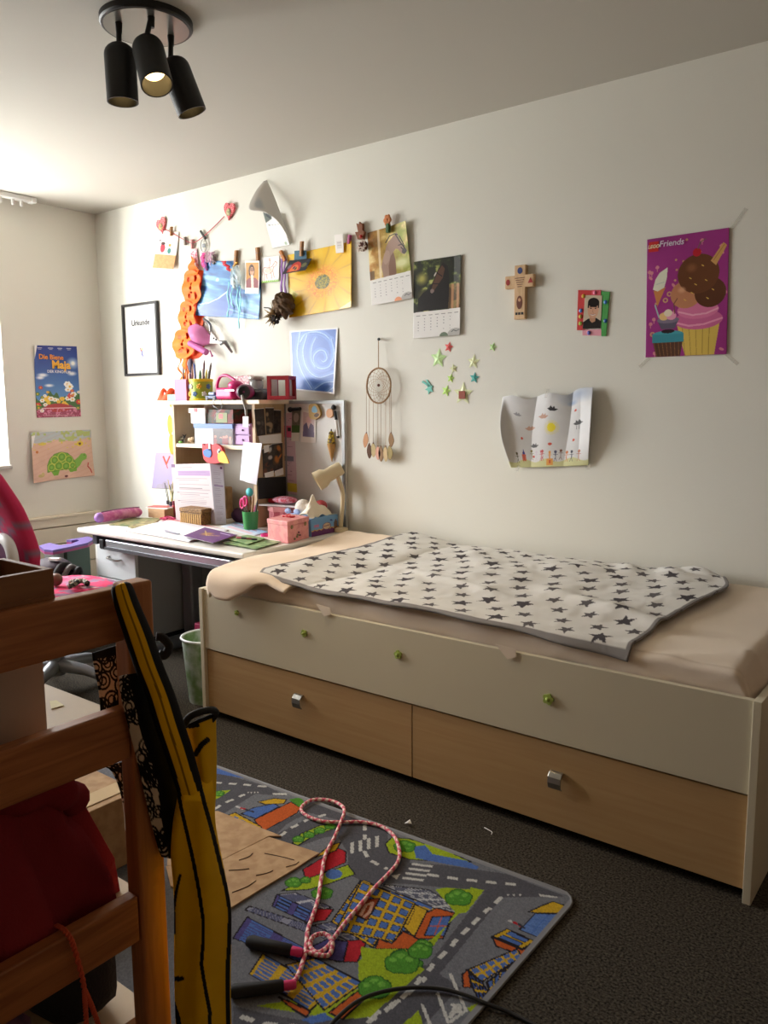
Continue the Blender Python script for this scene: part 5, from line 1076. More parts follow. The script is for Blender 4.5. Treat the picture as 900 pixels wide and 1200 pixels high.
MB().box(fx_(222.5, -.19), fx_(241.8, -.19), -.193, -.077, SZ+.165, SZ+.190).build('carton_lid', M('carton_white'), t)
MB().box(fx_(229, -.19), fx_(233, -.19), -.1945, -.1932, SZ+.17, SZ+.188).build('red_sticker', M('sticker_red', (200, 70, 70), .5), t)
o = thing('dark_box', 'dark green and red patterned box on the pale blue storage box', 'box', (fx_(258), -.13, SZ+.1085))
MB().box(fx_(243, -.18), fx_(274, -.18), -.18, -.05, SZ+.1088, SZ+.183).build('box_body', M('box_dark_green', (52, 58, 40), .6, var=(26, (120, 44, 36), .06)), o, bevel=.002)
MB().box(fx_(254, -.18), fx_(267, -.18), -.1812, -.18, SZ+.115, SZ+.165).build('box_label', M('label_green', (120, 130, 70), .5), o)
MB().box(fx_(257.5, -.18), fx_(262, -.18), -.1818, -.1812, SZ+.135, SZ+.16).build('red_print', M('sticker_red'), o)
t = thing('mini_drawers', 'lilac mini chest with two drawers on the shelf', 'mini chest', (fx_(282.5), -.13, SZ)); m_ll = M('lilac_plastic', (160, 120, 172), .45)
x0, x1 = fx_(273.5, -.19), fx_(292, -.19)
MB().box(x0, x1, -.18, -.04, SZ, SZ+.108).build('chest_body', m_ll, t, bevel=.003)
for z0, z1 in ((.004, .05), (.055, .1)):
    d = MB().box(x0+.004, x1-.004, -.187, -.181, SZ+z0, SZ+z1).build('drawer', M('lilac_light', (170, 132, 182), .45), t, bevel=.002)
    MB().ball(((x0+x1)/2+.01, -.19, SZ+(z0+z1)/2), .005, n=8, m=6).build('knob', M('lilac_dark', (110, 76, 120), .4), d, smooth=True)
def animal(c, s_, m1, m2, label, horns=False):
    t = thing('toy_animal', label, 'toy animal', c)
    b = MB(); b.ball(c+V3(0, 0, .022*s_), .022*s_, .012*s_, .013*s_, 14, 8)
    for dx in (-.013, .013):
        for dy in (-.006, .006): b.cyl(c+V3(dx*s_, dy*s_, 0), c+V3(dx*s_, dy*s_, .018*s_), .0035*s_, n=7)
    b.ball(c+V3(.026*s_, -.002, .033*s_), .010*s_, .008*s_, .009*s_, 10, 6); b.tube([c+V3(.014*s_, 0, .024*s_), c+V3(.025*s_, -.001, .033*s_)], [.009*s_, .006*s_], 8)
    b.build('body', m1, t, smooth=True)
    for k in (-1, 1): MB().tube([c+V3(.026*s_, k*.005*s_, .040*s_), c+V3(.024*s_, k*.013*s_, .047*s_)], [.003*s_, .0015*s_], 6).build('ear', m2, t)
    return t
animal(V3(fx_(211, -.19), -.18, SZ), 1.0, M('cow_bw', (200, 196, 186), .5, var=(60, (40, 36, 34), .03)), m_ink, 'black and white toy cow on the shelf')
animal(V3(fx_(221, -.19), -.18, SZ), .9, M('sheep_beige', (206, 176, 140), .7), M('sheep_ear', (150, 120, 90), .7), 'beige toy sheep on the shelf')
o = MB(); c = V3(fx_(214, -.19), -.206, SZ)
o.ball(c+V3(0, 0, .006), .018, .009, .006, 12, 6); tag(o.build('grass_tuft', M('toy_green', (110, 170, 70), .6), smooth=True), 'small bright green toy grass mound beside the toy cow', 'toy')
# keys on a band hanging from the top board
ky = thing('key_tag', 'white key tag on a band hanging from the desk shelf top', 'key tag', W(288, 501, HY-.016))
MB().tube(cr([W(283.5, 463, HY-.017), W(285.5, 472, HY-.018), W(288, 480, HY-.016), W(288.5, 488, HY-.016)], 16), .006, 8).build('band', M('band_grey', (150, 148, 144), .5, .4), ky, smooth=True)
MB().prism([W(u, v, HY-.016) for u, v in ((284.5, 488), (291, 488), (291, 500.5), (284.5, 500))], (0, .002, 0)).build('tag', m_paper, ky)
MB().tube(cr([W(252, 468, HY-.014), W(249.5, 475, HY-.016), W(256, 480, HY-.018), W(252, 486, HY-.016), W(251.5, 492, HY-.016), W(254, 486, HY-.017), W(260, 477, HY-.016), W(258.5, 468, HY-.014)], 40), .0012, 5).build('wire_loop', m_steel); tag(bpy.data.objects['wire_loop'], 'thin wire loop dangling from the desk shelf top', 'wire')
# parrot
pr_ = thing('toy_parrot', 'red cardboard parrot with yellow beak hanging from the shelf board', 'toy', W(252, 543, HY-.02)); m_pr = M('parrot_red', (206, 56, 62), .6)
def flat(px, mat, name, y, th, par): return MB().prism([tuple(q) for q in cr([W(u, v, y) for u, v in px], len(px)*4, True)], (0, -th, 0)).build(name, mat, par)
flat([(240, 520), (243, 522), (245, 519.5), (250, 521), (256, 520), (262, 524), (264, 531), (262, 540), (256, 543), (247, 542), (242, 538), (240.5, 530)], m_pr, 'body', HY-.012, .018, pr_)
flat([(239, 528), (246, 526), (248, 531), (246, 536), (240, 534)], M('parrot_blue', (70, 120, 196), .6), 'wing', HY-.031, .003, pr_)
flat([(256, 534), (258, 530), (263, 529.5), (268.5, 541), (267, 543), (258, 541)], M('parrot_yellow', (236, 180, 30), .5), 'beak', HY-.031, .006, pr_)
c = W(257, 529.5, HY-.032); MB().ball(c, .014, .005, .016, 14, 8).build('eye_white', m_paper, pr_, smooth=True); MB().ball(c+V3(.003, -.004, 0), .006, .003, .007, 10, 6).build('pupil', m_ink, pr_, smooth=True)
MB().box(W(248.3, 520, HY-.01)[0], W(250.3, 520, HY-.01)[0], HY-.034, HY-.031, W(249, 527.5, HY)[2], W(249, 518.5, HY)[2]).build('tape_strip', m_paper, pr_)
# hanging white note
c4 = [W(u, v, HY-.016) for u, v in ((285.5, 518), (307.5, 519.5), (303, 568), (283, 562))]
cv = Cv(23, 48, 40).fill((226, 226, 234))
for i in range(5): cv.rect(4, 4+i*3, 16-i % 2*4, 4.5+i*3, (190, 192, 206))
sheet('hanging_note', c4, cv, off=lambda s, t: .03*t*np.abs(s-.3)+.012*np.sin(s*4)*t, gap=.002, label='white sheet of notes hanging from the shelf board', cat='note')

# ------------------------------------------------------------------ photos on the outside of the shelf's right panel
SX = HX1
def S_(u, v): return L(u, v, SX)
def side_photo(px, seed, cols, label, gap=.002, base=(60, 56, 52), w=30):
    cv = Cv(30, 60, w).fill(base).noise(.2, 24, seed); r3 = random.Random(seed)
    for i in range(9): cv.ell(r3.uniform(4, 26), r3.uniform(6, 54), r3.uniform(3, 9), r3.uniform(4, 12), r3.choice(cols), r3.uniform(0, 3), soft=.5)
    cv.rect(0, 0, 30, 2, (230, 228, 222)); return sheet('photo', [S_(*q) for q in px], cv, nrm=(1, 0, 0), gap=gap, mat=GL, label=label, cat='photo', group='photos on the side of the desk shelf')
side_photo([(297.5, 479), (309, 478), (311, 509.5), (301, 511)], 3, ((96, 90, 84), (70, 60, 56), (130, 120, 108)), 'photo of a grey cat on the side of the desk shelf')
side_photo([(310.5, 477.5), (320.5, 477.5), (320, 508), (312, 509)], 6, ((170, 150, 120), (60, 54, 50), (110, 90, 66)), 'photo of a light brown dog on the side of the desk shelf', .0025)
side_photo([(320, 480), (329, 480.5), (329, 507), (319.5, 508)], 8, ((40, 38, 36), (70, 60, 50)), 'dark dog photo beside the magnet board edge')
side_photo([(307, 526), (319, 520), (320, 555), (308, 559)], 12, ((110, 70, 50), (200, 196, 190), (40, 40, 46)), 'photo of black and white dogs in the lower row on the desk shelf side', .003)
side_photo([(318, 520), (330.5, 518), (331, 551), (320, 554)], 14, ((190, 120, 60), (90, 70, 50), (50, 60, 84)), 'photo of orange puppies in the lower row on the desk shelf side', .0032)
for i, (px, lab) in enumerate((([(302, 511), (329, 508), (329, 519), (304, 520)], 'white paper strip under the upper photo row'), ([(308, 522.5), (314.5, 521), (314.5, 529), (309, 531)], 'small white note over the lower photos'), ([(309, 554.5), (320, 551.5), (320, 558), (310, 560)], 'white note under the dog photo'), ([(321, 552), (331, 548), (331.5, 556), (322, 558.5)], 'white note under the puppies photo'))):
    o = MB().prism([S_(*q)+V3(.0045, 0, 0) for q in px], (.0006, 0, 0)).build('paper_note', m_paper); tag(o, lab, 'note', 'notes on the side of the desk shelf')
o = MB().prism([S_(*q)+V3(.0055, 0, 0) for q in ((301, 560), (334, 558.5), (334, 582), (302, 585))], (.002, 0, 0)).build('black_pocket', M('black_card', (24, 24, 26), .7)); tag(o, 'black cardboard pocket under the photos on the desk shelf side', 'pocket')
# magnet board: strips, photos, magnets
BYf = -.0165
def bq(px): return [W(u, v, BYf) for u, v in px]
cv = Cv(16, 95, 30).fill((206, 176, 184)); r3 = random.Random(9)
for i in range(40): cv.rect(2+r3.randint(0, 5)*2, 6+i*2.2, 3+r3.randint(0, 5)*2+1, 6.7+i*2.2, (150, 110, 124))
cv.rect(0, 15, 11, 28, (206, 90, 120)).rect(5, 17, 10, 21, (40, 36, 40)).rect(0, 50, 13, 56, (120, 116, 130)).rect(0, 82, 16, 92, (206, 186, 60))
sheet('calendar_strip', bq([(333, 484), (345, 484), (348.5, 580), (334, 578)]), cv, gap=.002, label='long narrow pink strip calendar at the left side of the magnet board', cat='calendar')
cv = Cv(11, 40, 30).fill((110, 104, 90)).noise(.4, 20, 2); cv.ell(5.5, 10, 3.5, 6, (170, 160, 146)).rect(0, 20, 11, 29, (70, 100, 50)).rect(0, 29, 11, 40, (222, 214, 200))
sheet('animal_photo', bq([(343, 480), (353, 480), (351, 517), (342, 517)]), cv, gap=.004, label='photo of a grey animal on grass on the magnet board', cat='photo', mat=GL)
cv = Cv(19, 39, 40).fill((232, 226, 218)); cv.rect(2, 2, 17, 32, (214, 190, 190)); cv.ell(9.5, 12, 3.6, 6, (230, 190, 186)); cv.poly([(2, 32), (3, 18), (7, 14), (12, 14), (16, 17), (17, 32)], (120, 110, 142)); cv.poly([(7, 14), (12, 14), (9.5, 22)], (232, 204, 200))
sheet('person_photo', bq([(354, 480), (371, 484), (370.5, 519), (353, 518)]), cv, gap=.003, label='instant photo of a person in a grey cardigan on the magnet board', cat='photo', mat=GL)
def mag(name, lab, cat, uv): return thing(name, lab, cat, W(uv[0], uv[1], BYf-.004), 'magnets on the magnet board')
t = mag('dumbbell_magnet', 'black magnet holding the animal photo', 'magnet', (345, 483)); MB().cyl(W(339, 480, BYf-.012), W(352, 479, BYf-.012), .009, n=14).ball(W(340, 480, BYf-.014), .014, n=12, m=8).build('magnet_body', m_black, t, smooth=40)
t = mag('arch_magnet', 'yellow arched picture magnet with a blue window', 'magnet', (370, 491)); m_gd = M('gold_resin', (196, 158, 76), .45)
flat([(365, 490), (363.5, 482), (364, 475), (368, 473), (373, 474), (376.5, 481), (377, 487), (371, 491.5)], m_gd, 'magnet_body', BYf-.0045, .012, t)
flat([(366, 483), (365.8, 478), (368.5, 475.5), (371, 478), (371.5, 483)], M('window_blue', (120, 180, 206), .4), 'magnet_window', BYf-.017, .001, t)
flat([(368, 487), (371, 484), (374, 486), (371, 489)], M('resin_brown', (96, 70, 40), .5), 'magnet_detail', BYf-.017, .001, t)
t = mag('shell_magnet', 'peach magnet with a black knob at the upper right of the magnet board', 'magnet', (388, 489))
flat([(384.5, 482), (387, 479), (391, 481), (391.5, 487), (387, 489.5), (384.5, 487)], M('peach_resin', (226, 170, 120), .5), 'magnet_body', BYf-.001, .012, t)
MB().ball(W(391, 477.5, BYf-.012), .014, .01, .014, 12, 8).build('knob', m_black, t, smooth=True)
t = mag('ice_cream_magnet', 'ice cream cone magnet with yellow scoops', 'magnet', (388.5, 541))
a, b = W(388.3, 520, BYf-.012), W(389, 541, BYf-.008); MB().tube([a, b], [.022, .002], 14).build('cone', M('cone_tan', (196, 148, 84), .6), t)
for i in range(4): MB().ball(a+V3(0, -.001, .008+.014*i), .024-.004*i, .013, .012, 14, 8).build('scoop', M('scoop_yellow', (216, 190, 60), .5, var=(70, (90, 70, 30), .05)), t, smooth=True)
MB().cyl(a+V3(0, 0, .055), a+V3(.001, 0, .072), .003, n=8).build('stick', m_ink, t)
t = mag('board_marker', 'thin black and white marker hanging at the edge of the magnet board', 'marker', (396, 513))
MB().cyl(W(392.5, 481.5, BYf-.011), W(394, 492, BYf-.011), .0075, n=12).build('marker_cap', m_black, t, smooth=40); MB().cyl(W(394, 492, BYf-.011), W(396, 512, BYf-.011), .007, n=12).build('marker_barrel', m_paper, t, smooth=40); MB().cyl(W(396, 511, BYf-.0111), W(396.2, 513.5, BYf-.011), .0075, n=12).build('marker_end', m_black, t, smooth=40)

# ------------------------------------------------------------------ things on the desk top
TZ = ZD+.0008
def D(u, v): return F(u, v, ZD)
def flatq(name, px, th, mat, label, cat, z=TZ, group=None, parent=None):
    b = MB().prism([(p[0], p[1], z) for p in (F(u, v, z) for u, v in px)][::-1], (0, 0, th)); o = b.build(name, mat, parent)
    if label: tag(o, label, cat, group)
    return o
def printq(name, px, cv, z, label, cat, off=None): return sheet(name, [F(u, v, z) for u, v in px], cv, nrm=(0, 0, 1), gap=.001, off=off, label=label, cat=cat)
# fox drawing leaning on the wall left of the shelf
cv = Cv(27, 44, 50).fill((168, 158, 192)); cv.line([(12, 5), (17, 14), (21, 5)], 2.2, (206, 76, 34)); cv.line([(17, 14), (19, 19)], 1.2, (206, 76, 34)); cv.ell(11, 42, 5, 4, (166, 158, 176)).ell(17, 40, 4, 5, (160, 150, 170)).ell(22, 42, 4, 3, (166, 158, 176))
sheet('fox_drawing', [W(183, 530.5), W(204.5, 530), W(203, 573), W(178.5, 572)], cv, label='lilac paper with an orange drawing taped to the wall left of the desk shelf', cat='drawing', gap=.004)
# paper ramp that carries it
c0, c1 = D(112, 613), D(204, 601)
flatq('magazine', [(128, 615.5), (150, 607), (190, 608), (170, 618)], .004, M('mag_olive', (150, 140, 96), .5, var=(20, (90, 110, 70), .1)), 'olive green magazine under the pink pencil case', 'magazine')
flatq('magazine', [(150, 618), (172, 610.5), (186, 611.5), (164, 619)], .004, M('mag_brown', (110, 96, 66), .5, var=(24, (170, 160, 110), .1)), 'small dark green magazine half under the open notebook', 'magazine', TZ+.0045)
# pencil case
pcs = thing('pencil_case', 'pink and purple zipped pencil case at the desk corner', 'pencil case', D(138, 612)+V3(0, 0, .005))
a, b = F(116.5, 605, .66), F(164, 599, .655); a[2] = .652; b[2] = .650; d = unit(b-a); n = 30
b1 = MB(); pts = cr([a, a+(b-a)*.35+V3(0, 0, .004), a+(b-a)*.7+V3(0, 0, .004), b], n); b1.tube(pts, np.interp(np.linspace(0, 1, n), [0, .06, .5, .94, 1], [.024, .028, .029, .026, .018]), 18)
b1.build('case_body', M('case_pink', (196, 92, 156), .6, var=(26, (222, 150, 190), .1)), pcs, smooth=40)
MB().ball(a-d*.001, .027, .027, .027, 16, 10).build('case_end', M('case_lilac', (150, 104, 176), .6), pcs, smooth=True)
e = unit(np.cross(d, (0, 0, 1))); MB().tube(cr([p+V3(0, 0, .0285)+e*.006 for p in pts[1:-1]], n), .003, 6).build('zip', M('zip_dark', (110, 50, 100), .5), pcs, smooth=True)
for k in range(3):
    c = pts[18+3*k]+V3(0, 0, .027); MB().ball(c, .009, .009, .004, 8, 6).build('charm', M('charm_red', (206, 60, 90), .5), pcs, smooth=True)
# small wooden box with papers
c = D(184, 606.5); t = thing('wooden_box', 'small light wooden box with papers behind the pencil case', 'box', c)
MB().rbox(c[0]+.01, c[1]+.03, TZ, TZ+.05, .13, .09, .1).build('box_body', WOOD('box_oak', (176, 138, 98), (192, 156, 116), 0, 10, .6, 5), t, bevel=.002)
MB().rbox(c[0], c[1]+.03, TZ+.0505, TZ+.056, .15, .08, .25).build('paper_stack', m_paper, t); MB().rbox(c[0]-.005, c[1]+.03, TZ+.0565, TZ+.060, .12, .07, .4).build('red_leaflet', M('leaflet_red', (190, 90, 80), .5), t)
# glue bottles
for i, (u, v, col, hgt, lab) in enumerate(((197.5, 604, (226, 224, 220), .085, 'white glue stick beside the worksheet'), (201, 605.5, (60, 80, 130), .085, 'blue capped glue stick beside the worksheet'), (204.5, 606, (150, 40, 40), .09, 'dark red bottle beside the worksheet'))):
    c = D(u, v); t = thing('glue_bottle', lab, 'bottle', c, 'bottles by the worksheet')
    MB().lathe([(.011, 0), (.012, .003), (.012, hgt*.7), (.009, hgt*.75)], (c[0], c[1], TZ), 16).build('bottle_body', colr(col), t, smooth=40)
    MB().lathe([(.0095, hgt*.75), (.0095, hgt*.97), (.007, hgt)], (c[0], c[1], TZ), 16).build('bottle_cap', colr((120, 40, 60) if i == 2 else (70, 70, 80)), t, smooth=40)
t = thing('pink_cord', 'tangle of pink cord on the desk', 'cord', D(195, 610)); r3 = random.Random(2)
c = D(195, 609); pts = [c+V3(r3.uniform(-.05, .05), r3.uniform(-.035, .03), .003+.012*r3.random()) for _ in range(16)]
pts += [c+V3(.03+.02*i, -.03-.03*i, .004) for i in range(4)]
MB().tube(cr(pts, 120), .0022, 5).build('cord_coil', M('pink_cord', (206, 60, 110), .6), t, smooth=True)
# wire plant of dark and yellow twigs
t = thing('twig_bunch', 'bunch of dark and yellow twigs behind the glue bottles', 'twigs', D(200, 600)); c = V3(.905, -.20, TZ)
for i in range(9):
    q = W(193+i*1.9, 566+4*math.sin(i*2.3), c[1]+.01); MB().tube(cr([c+V3(0, 0, .003), (c+q)/2+V3(-.012*math.cos(i), 0, .02), q], 8), .0022, 5).build('twig', colr(((44, 44, 40), (90, 96, 50), (196, 180, 90))[i % 3]), t)
# standing worksheets
ws = thing('worksheet_book', 'printed school worksheet standing upright against the desk shelf', 'worksheet', D(232, 612))
cv = Cv(46, 68, 110).fill((182, 170, 170)); cv.rect(0, 0, 4.5, 4, (96, 56, 100)).rect(8, 4, 24, 4.8, (130, 124, 126)).rect(7, 8, 45, 14, (150, 120, 160)).rect(9, 9.6, 40, 10.4, (140, 110, 150)).rect(9, 11.8, 34, 12.5, (140, 110, 150))
r3 = random.Random(8)
for i, y in enumerate([17, 19, 24, 28.5, 30, 34, 36, 38, 40, 42, 44, 46, 48.4, 53, 55, 58]): cv.rect(7 if i % 5 else 4, y, 44-r3.uniform(0, 14), y+.6, (112, 102, 108))
for x in (9, 14, 20, 27, 33, 39): cv.rect(x, 24, x+2, 24.7, (120, 114, 118))
cv.rect(6.5, 33, 44.5, 49.5, (200, 190, 190), .35)
y0 = D(206.7, 611)[1]+.028; yb = y0+.05
c4a = [W(200.5, 544, yb), W(246, 543, yb-.01), W(252.5, 610, y0+.01), W(206.7, 611, y0)]
for q_ in c4a[2:]: q_[2] = TZ+.0012
sheet('page', c4a, cv, ws, gap=0, off=lambda s, t: -.012*np.sin(math.pi*s)*.5)
cv = Cv(18, 70, 50).fill((196, 196, 208))
for i in range(26): cv.rect(3, 7+i*2.3, 15-r3.uniform(0, 6), 7.6+i*2.3, (166, 160, 176))
cv.rect(3, 24, 16, 26, (150, 130, 170)).rect(13, 2, 16, 5, (96, 56, 100))
pe_ = W(265, 613, y0+.045); pe_[2] = TZ+.0012
sheet('page', [c4a[1], W(262, 545.5, yb+.03), pe_, c4a[2]], cv, ws, gap=0)
# wicker box
wb = thing('wicker_box', 'golden brown woven box with lid in front of the worksheet', 'box', D(235, 616)); p1 = D(239.5, 616); p0 = D(214, 613); p2 = D(256.5, 612.5); p1, p0, p2 = [V3(q[0], q[1]-.016, q[2]) for q in (p1, p0, p2)]; p3 = p0+p2-p1; c = (p0+p2)/2
m_wk = M('wicker', (150, 112, 58), .6, var=(120, (92, 60, 28), .12), bump=(160, .6))
MB().prism([(q[0], q[1], TZ) for q in (p0, p1, p2, p3)], (0, 0, .062)).build('basket', m_wk, wb, bevel=.003)
MB().prism([(c[0]+(q[0]-c[0])*1.03, c[1]+(q[1]-c[1])*1.03, TZ+.0625) for q in (p0, p1, p2, p3)], (0, 0, .022)).build('lid', m_wk, wb, bevel=.004)
for k in range(10):
    e_ = unit(p1-p0); n_ = unit(np.cross(e_, (0, 0, 1)))
    MB().obox(p0+(p1-p0)*(.06+.098*k)+n_*.001+V3(0, 0, .031), e_*.004, n_*.0015, (0, 0, .027)).build('weave_strip', M('wicker_light', (186, 146, 84), .6), wb)
# open notebook, pen
nb = thing('open_notebook', 'open white notebook lying on the front of the desk', 'notebook', D(205, 624))
cv = Cv(50, 26, 50).fill((226, 224, 228)); 
for i in range(9): cv.rect(2, 3+i*2.4, 48, 3.15+i*2.4, (206, 206, 220))
zt_ = TZ+.006; gpx = [(184, 627.5), (246, 614)]
for px in ([(149, 622), (200, 609.5), (238, 616), (184, 627.5)], [(184, 627.5), (238, 616), (268, 621), (222, 634.5)]):
    sheet('page', [F(px[1][0], px[1][1], zt_), F(px[2][0], px[2][1], zt_), F(px[3][0], px[3][1], zt_), F(px[0][0], px[0][1], zt_)][::1], cv, nb, nrm=(0, 0, 1), gap=0, off=lambda s, t: .006*np.sin(math.pi*t)**.7, solid=.004)
flatq('cover', [(148, 622.5), (184, 628.5), (222, 635.5), (268, 622), (238, 615.5), (200, 609)], .003, M('cover_red', (200, 96, 110), .5), None, None, TZ, None, nb)
pz = TZ+.017; a, b = F(193, 621.5, pz), F(210, 625.5, pz); t = thing('ballpoint_pen', 'grey ballpoint pen lying on the open notebook', 'pen', (a+b)/2)
MB().lathe([(.002, 0), (.0045, .012), (.0048, np.linalg.norm(b-a)-.02), (.003, np.linalg.norm(b-a))], a, 12, b-a).build('barrel', M('pen_grey', (110, 108, 120), .35), t, smooth=40)
MB().tube([a+(b-a)*.75+V3(0, 0, .006), b+V3(0, 0, .006)], .0015, 6).build('clip', m_nickel, t)
# magazines and booklets
cv = Cv(30, 30, 50).fill((96, 50, 110)).noise(.12, 12, 3); cv.ell(12, 14, 5, 7, (166, 120, 70), .5, soft=.6).line([(6, 8), (14, 18), (22, 12)], 1, (196, 160, 90)).rect(18, 4, 27, 6, (190, 170, 210))
o = printq('purple_magazine', [(240, 618), (278, 627), (250, 636.5), (215, 628)], cv, TZ+.0205, 'purple magazine with golden print lying on the notebook', 'magazine'); 
MB().prism([F(u, v, TZ+.0135) for u, v in ((240, 618.6), (215, 628.6), (250, 637), (278, 627.6))], (0, 0, .007)).build('page_block', m_paper, o)
cv = Cv(30, 20, 40).grad((140, 180, 220), (226, 230, 236)); cv.rect(3, 5, 24, 7, (150, 110, 140)).rect(3, 9, 20, 10, (120, 120, 140)).rect(4, 13, 26, 17, (226, 196, 206))
printq('blue_leaflet', [(277, 611.5), (314, 623.5), (296, 628.5), (258, 617)], cv, TZ+.002, 'light blue leaflet in front of the green cup', 'leaflet')
for i, (px, col, th, lab) in enumerate((([(260, 636.5), (296, 630), (330, 635), (300, 643.5)], (96, 130, 84), .008, 'green children book lying at the desk edge, the lower of two'), ([(264, 631), (290, 627), (312, 631), (290, 638)], (110, 150, 96), .006, 'smaller green booklet lying on the green book'))):
    z = TZ+(.0 if i == 0 else .0085); t = thing('green_book', lab, 'book', F(295, 636, z), 'green books at the desk edge')
    flatq('pages', [(px[0][0]+1, px[0][1]), px[1], (px[2][0]-1, px[2][1]), px[3]], th-.002, m_paper, None, None, z, None, t)
    flatq('cover', px, .0015, M('green_cover_%d' % i, col, .45, var=(26, (150, 176, 120), .08)), None, None, z+th-.002, None, t)
o = MB().lathe([(.022, 0), (.022, .012), (.016, .012), (.016, .0)], tuple(D(311, 628.5)[:2])+(TZ,), 24, caps=False).build('tape_roll', M('hot_pink', (206, 50, 130), .4), smooth=40); tag(o, 'hot pink tape roll beside the pink treasure box', 'tape roll')
for i in range(4):
    p_ = F(280+6*i, 630+.6*i, TZ+.019); o = MB().obox(p_, (.012, .005, 0), (-.002, .005, 0), (0, 0, .004)).build('hair_clip', colr(((206, 110, 130), (40, 36, 44), (120, 60, 60), (48, 48, 56))[i]), bevel=.002)
    tag(o, ('pink', 'black', 'dark red', 'dark grey')[i]+' hair clip lying on the small green booklet', 'hair clip', 'hair clips on the booklet')
# green cup with scissors and sticks
c = V3(W(293.5, 605, -.278)[0], -.278, TZ); gc = thing('green_cup', 'green plastic cup holding scissors and pens on the desk', 'pencil cup', c)
hollow_cup(MB(), c, .034, .041, .092).build('cup', M('cup_green', (44, 130, 60), .4), gc, smooth=40)
sc = thing('scissors', 'pink handled scissors standing in the green cup', 'scissors', c+V3(-.01, 0, .006))
for k in (-1, 1):
    q = c+V3(-.035+.010*k, -.01, .135+.006*k); MB().tube([q+V3(.014*math.cos(w)-.004*math.sin(w), 0, .022*math.sin(w)+.01*math.cos(w)) for w in np.linspace(0, 2*math.pi, 20, endpoint=False)], .0052, 8, closed=True).build('grip', M('scissor_pink', (224, 60, 130), .4), sc, smooth=True)
    MB().tube([q+V3(.01, 0, -.02), c+V3(.002+.004*k, 0, .008)], [.005, .002], 6).build('blade', m_nickel, sc)
wd = thing('stick_puppet', 'turquoise headed wooden stick standing in the green cup', 'stick', c+V3(0, .01, .006))
MB().cyl(c+V3(-.002, .012, .006), c+V3(-.016, .015, .165), .004, n=8).build('stick', M('stick_wood', (170, 130, 86), .6), wd); MB().ball(c+V3(-.018, .015, .185), .021, .014, .022, 14, 10).build('head', M('turquoise', (70, 186, 190), .5), wd, smooth=True)
for dx, tx, hh, col, nm in ((.012, .03, .125, (226, 70, 130), 'pink'), (.018, .045, .15, (40, 36, 40), 'black'), (.004, .008, .16, (150, 110, 70), 'brown'), (-.012, -.03, .155, (196, 90, 70), 'coral'), (.0, .018, .175, (180, 146, 100), 'light wood')):
    pencil(c+V3(dx, .0, .006), c+V3(tx, .008, hh), .0055, col, nm+' pen standing in the green cup', 'pens in the green cup', name='pen')
o = MB().ball(D(271, 614)+V3(0, .06, .040), .05, .035, .040, 16, 10, fn=lambda d: 1+.08*math.sin(6*d[0]+5*d[2])).build('purple_pouch', M('pouch_purple', (66, 30, 62), .7), smooth=True); tag(o, 'dark purple pouch behind the worksheet on the desk', 'pouch')
c = D(265, 600); o = thing('teal_cup', 'teal cup with a green box standing at the back of the desk', 'cup', (c[0]+.01, c[1], TZ)); hollow_cup(MB(), V3(c[0]+.02, min(c[1], -.06), TZ), .03, .034, .12).build('cup', M('cup_teal', (60, 130, 126), .45), o, smooth=40)
c = V3(D(290, 604)[0]-.03, -.075, TZ)
o = MB().rbox(c[0], c[1], TZ, TZ+.175, .10, .05, .1).build('paper_bag', M('bag_brown', (150, 118, 80), .8, var=(20, (176, 146, 108))), bevel=.008); tag(o, 'brown paper bag behind the green cup', 'paper bag')
# round pink tin with lid, pouch on it
c = D(327, 620); c = V3(c[0]-.005, c[1]+.060, TZ); pt_ = thing('round_pink_box', 'octagonal pink hat box with small flowers on the desk', 'box', c)
m_pb = M('pink_floral', (222, 140, 146), .55, var=(40, (196, 96, 110), .03))
MB().lathe([(.088, 0), (.088, .088)], c, 8).build('box_body', m_pb, pt_); MB().lathe([(.093, .0882), (.093, .112), (.002, .114)], c, 8).build('lid', M('pink_lid', (226, 150, 150), .55), pt_)
o = MB().obox(c+V3(-.005, 0, .1175), (.11, .02, 0), (-.015, .075, 0), (0, 0, .003)).build('letter', M('grey_paper', (206, 200, 200), .6)); tag(o, 'grey envelope lying on the octagonal pink box', 'envelope')
o = MB().ball(c+V3(.002, -.01, .141), .075, .05, .0195, 22, 12, fn=lambda d: 1.0).build('patterned_pouch', M('patchwork', (206, 76, 96), .7, var=(55, (226, 170, 190), .06)), smooth=True); tag(o, 'red patchwork pouch on top of the octagonal pink box', 'pouch')
o = MB().rbox(c[0]-.085, c[1]-.012, c[2]+.121, c[2]+.143, .035, .03).build('red_matchbox', M('match_red', (190, 36, 50), .5), bevel=.002); tag(o, 'small red box beside the patchwork pouch', 'box')
# square pink box
p0, p1, p2 = D(314, 633), D(337.5, 637.5), D(362, 630.5); bx = thing('treasure_box', 'pale pink square treasure box with red ribbon on the desk', 'box', (p0+p2)/2)
e1 = p1-p0; e2 = p2-p1; p3 = p0+e2
MB().prism([(q[0], q[1], TZ) for q in (p0, p1, p2, p3)], (0, 0, .078)).build('box_body', M('pink_pale', (232, 158, 152), .55, var=(30, (222, 140, 140), .05)), bx, bevel=.002)
cc = (p0+p2)/2; MB().prism([(cc[0]+(q[0]-cc[0])*1.03, cc[1]+(q[1]-cc[1])*1.03, TZ+.0785) for q in (p0, p1, p2, p3)], (0, 0, .022)).build('lid', M('pink_pale'), bx, bevel=.003)
for k in (.18, .82): MB().lathe([(.010, 0), (.007, .003), (.001, .003)], p1+e2*k+V3(0, 0, .072)+unit(np.cross(e2, (0, 0, 1)))*.0015, 14, np.cross(e2, (0, 0, 1))).build('corner_stud', M('brass_dull', (150, 130, 90), .5, .4), bx)
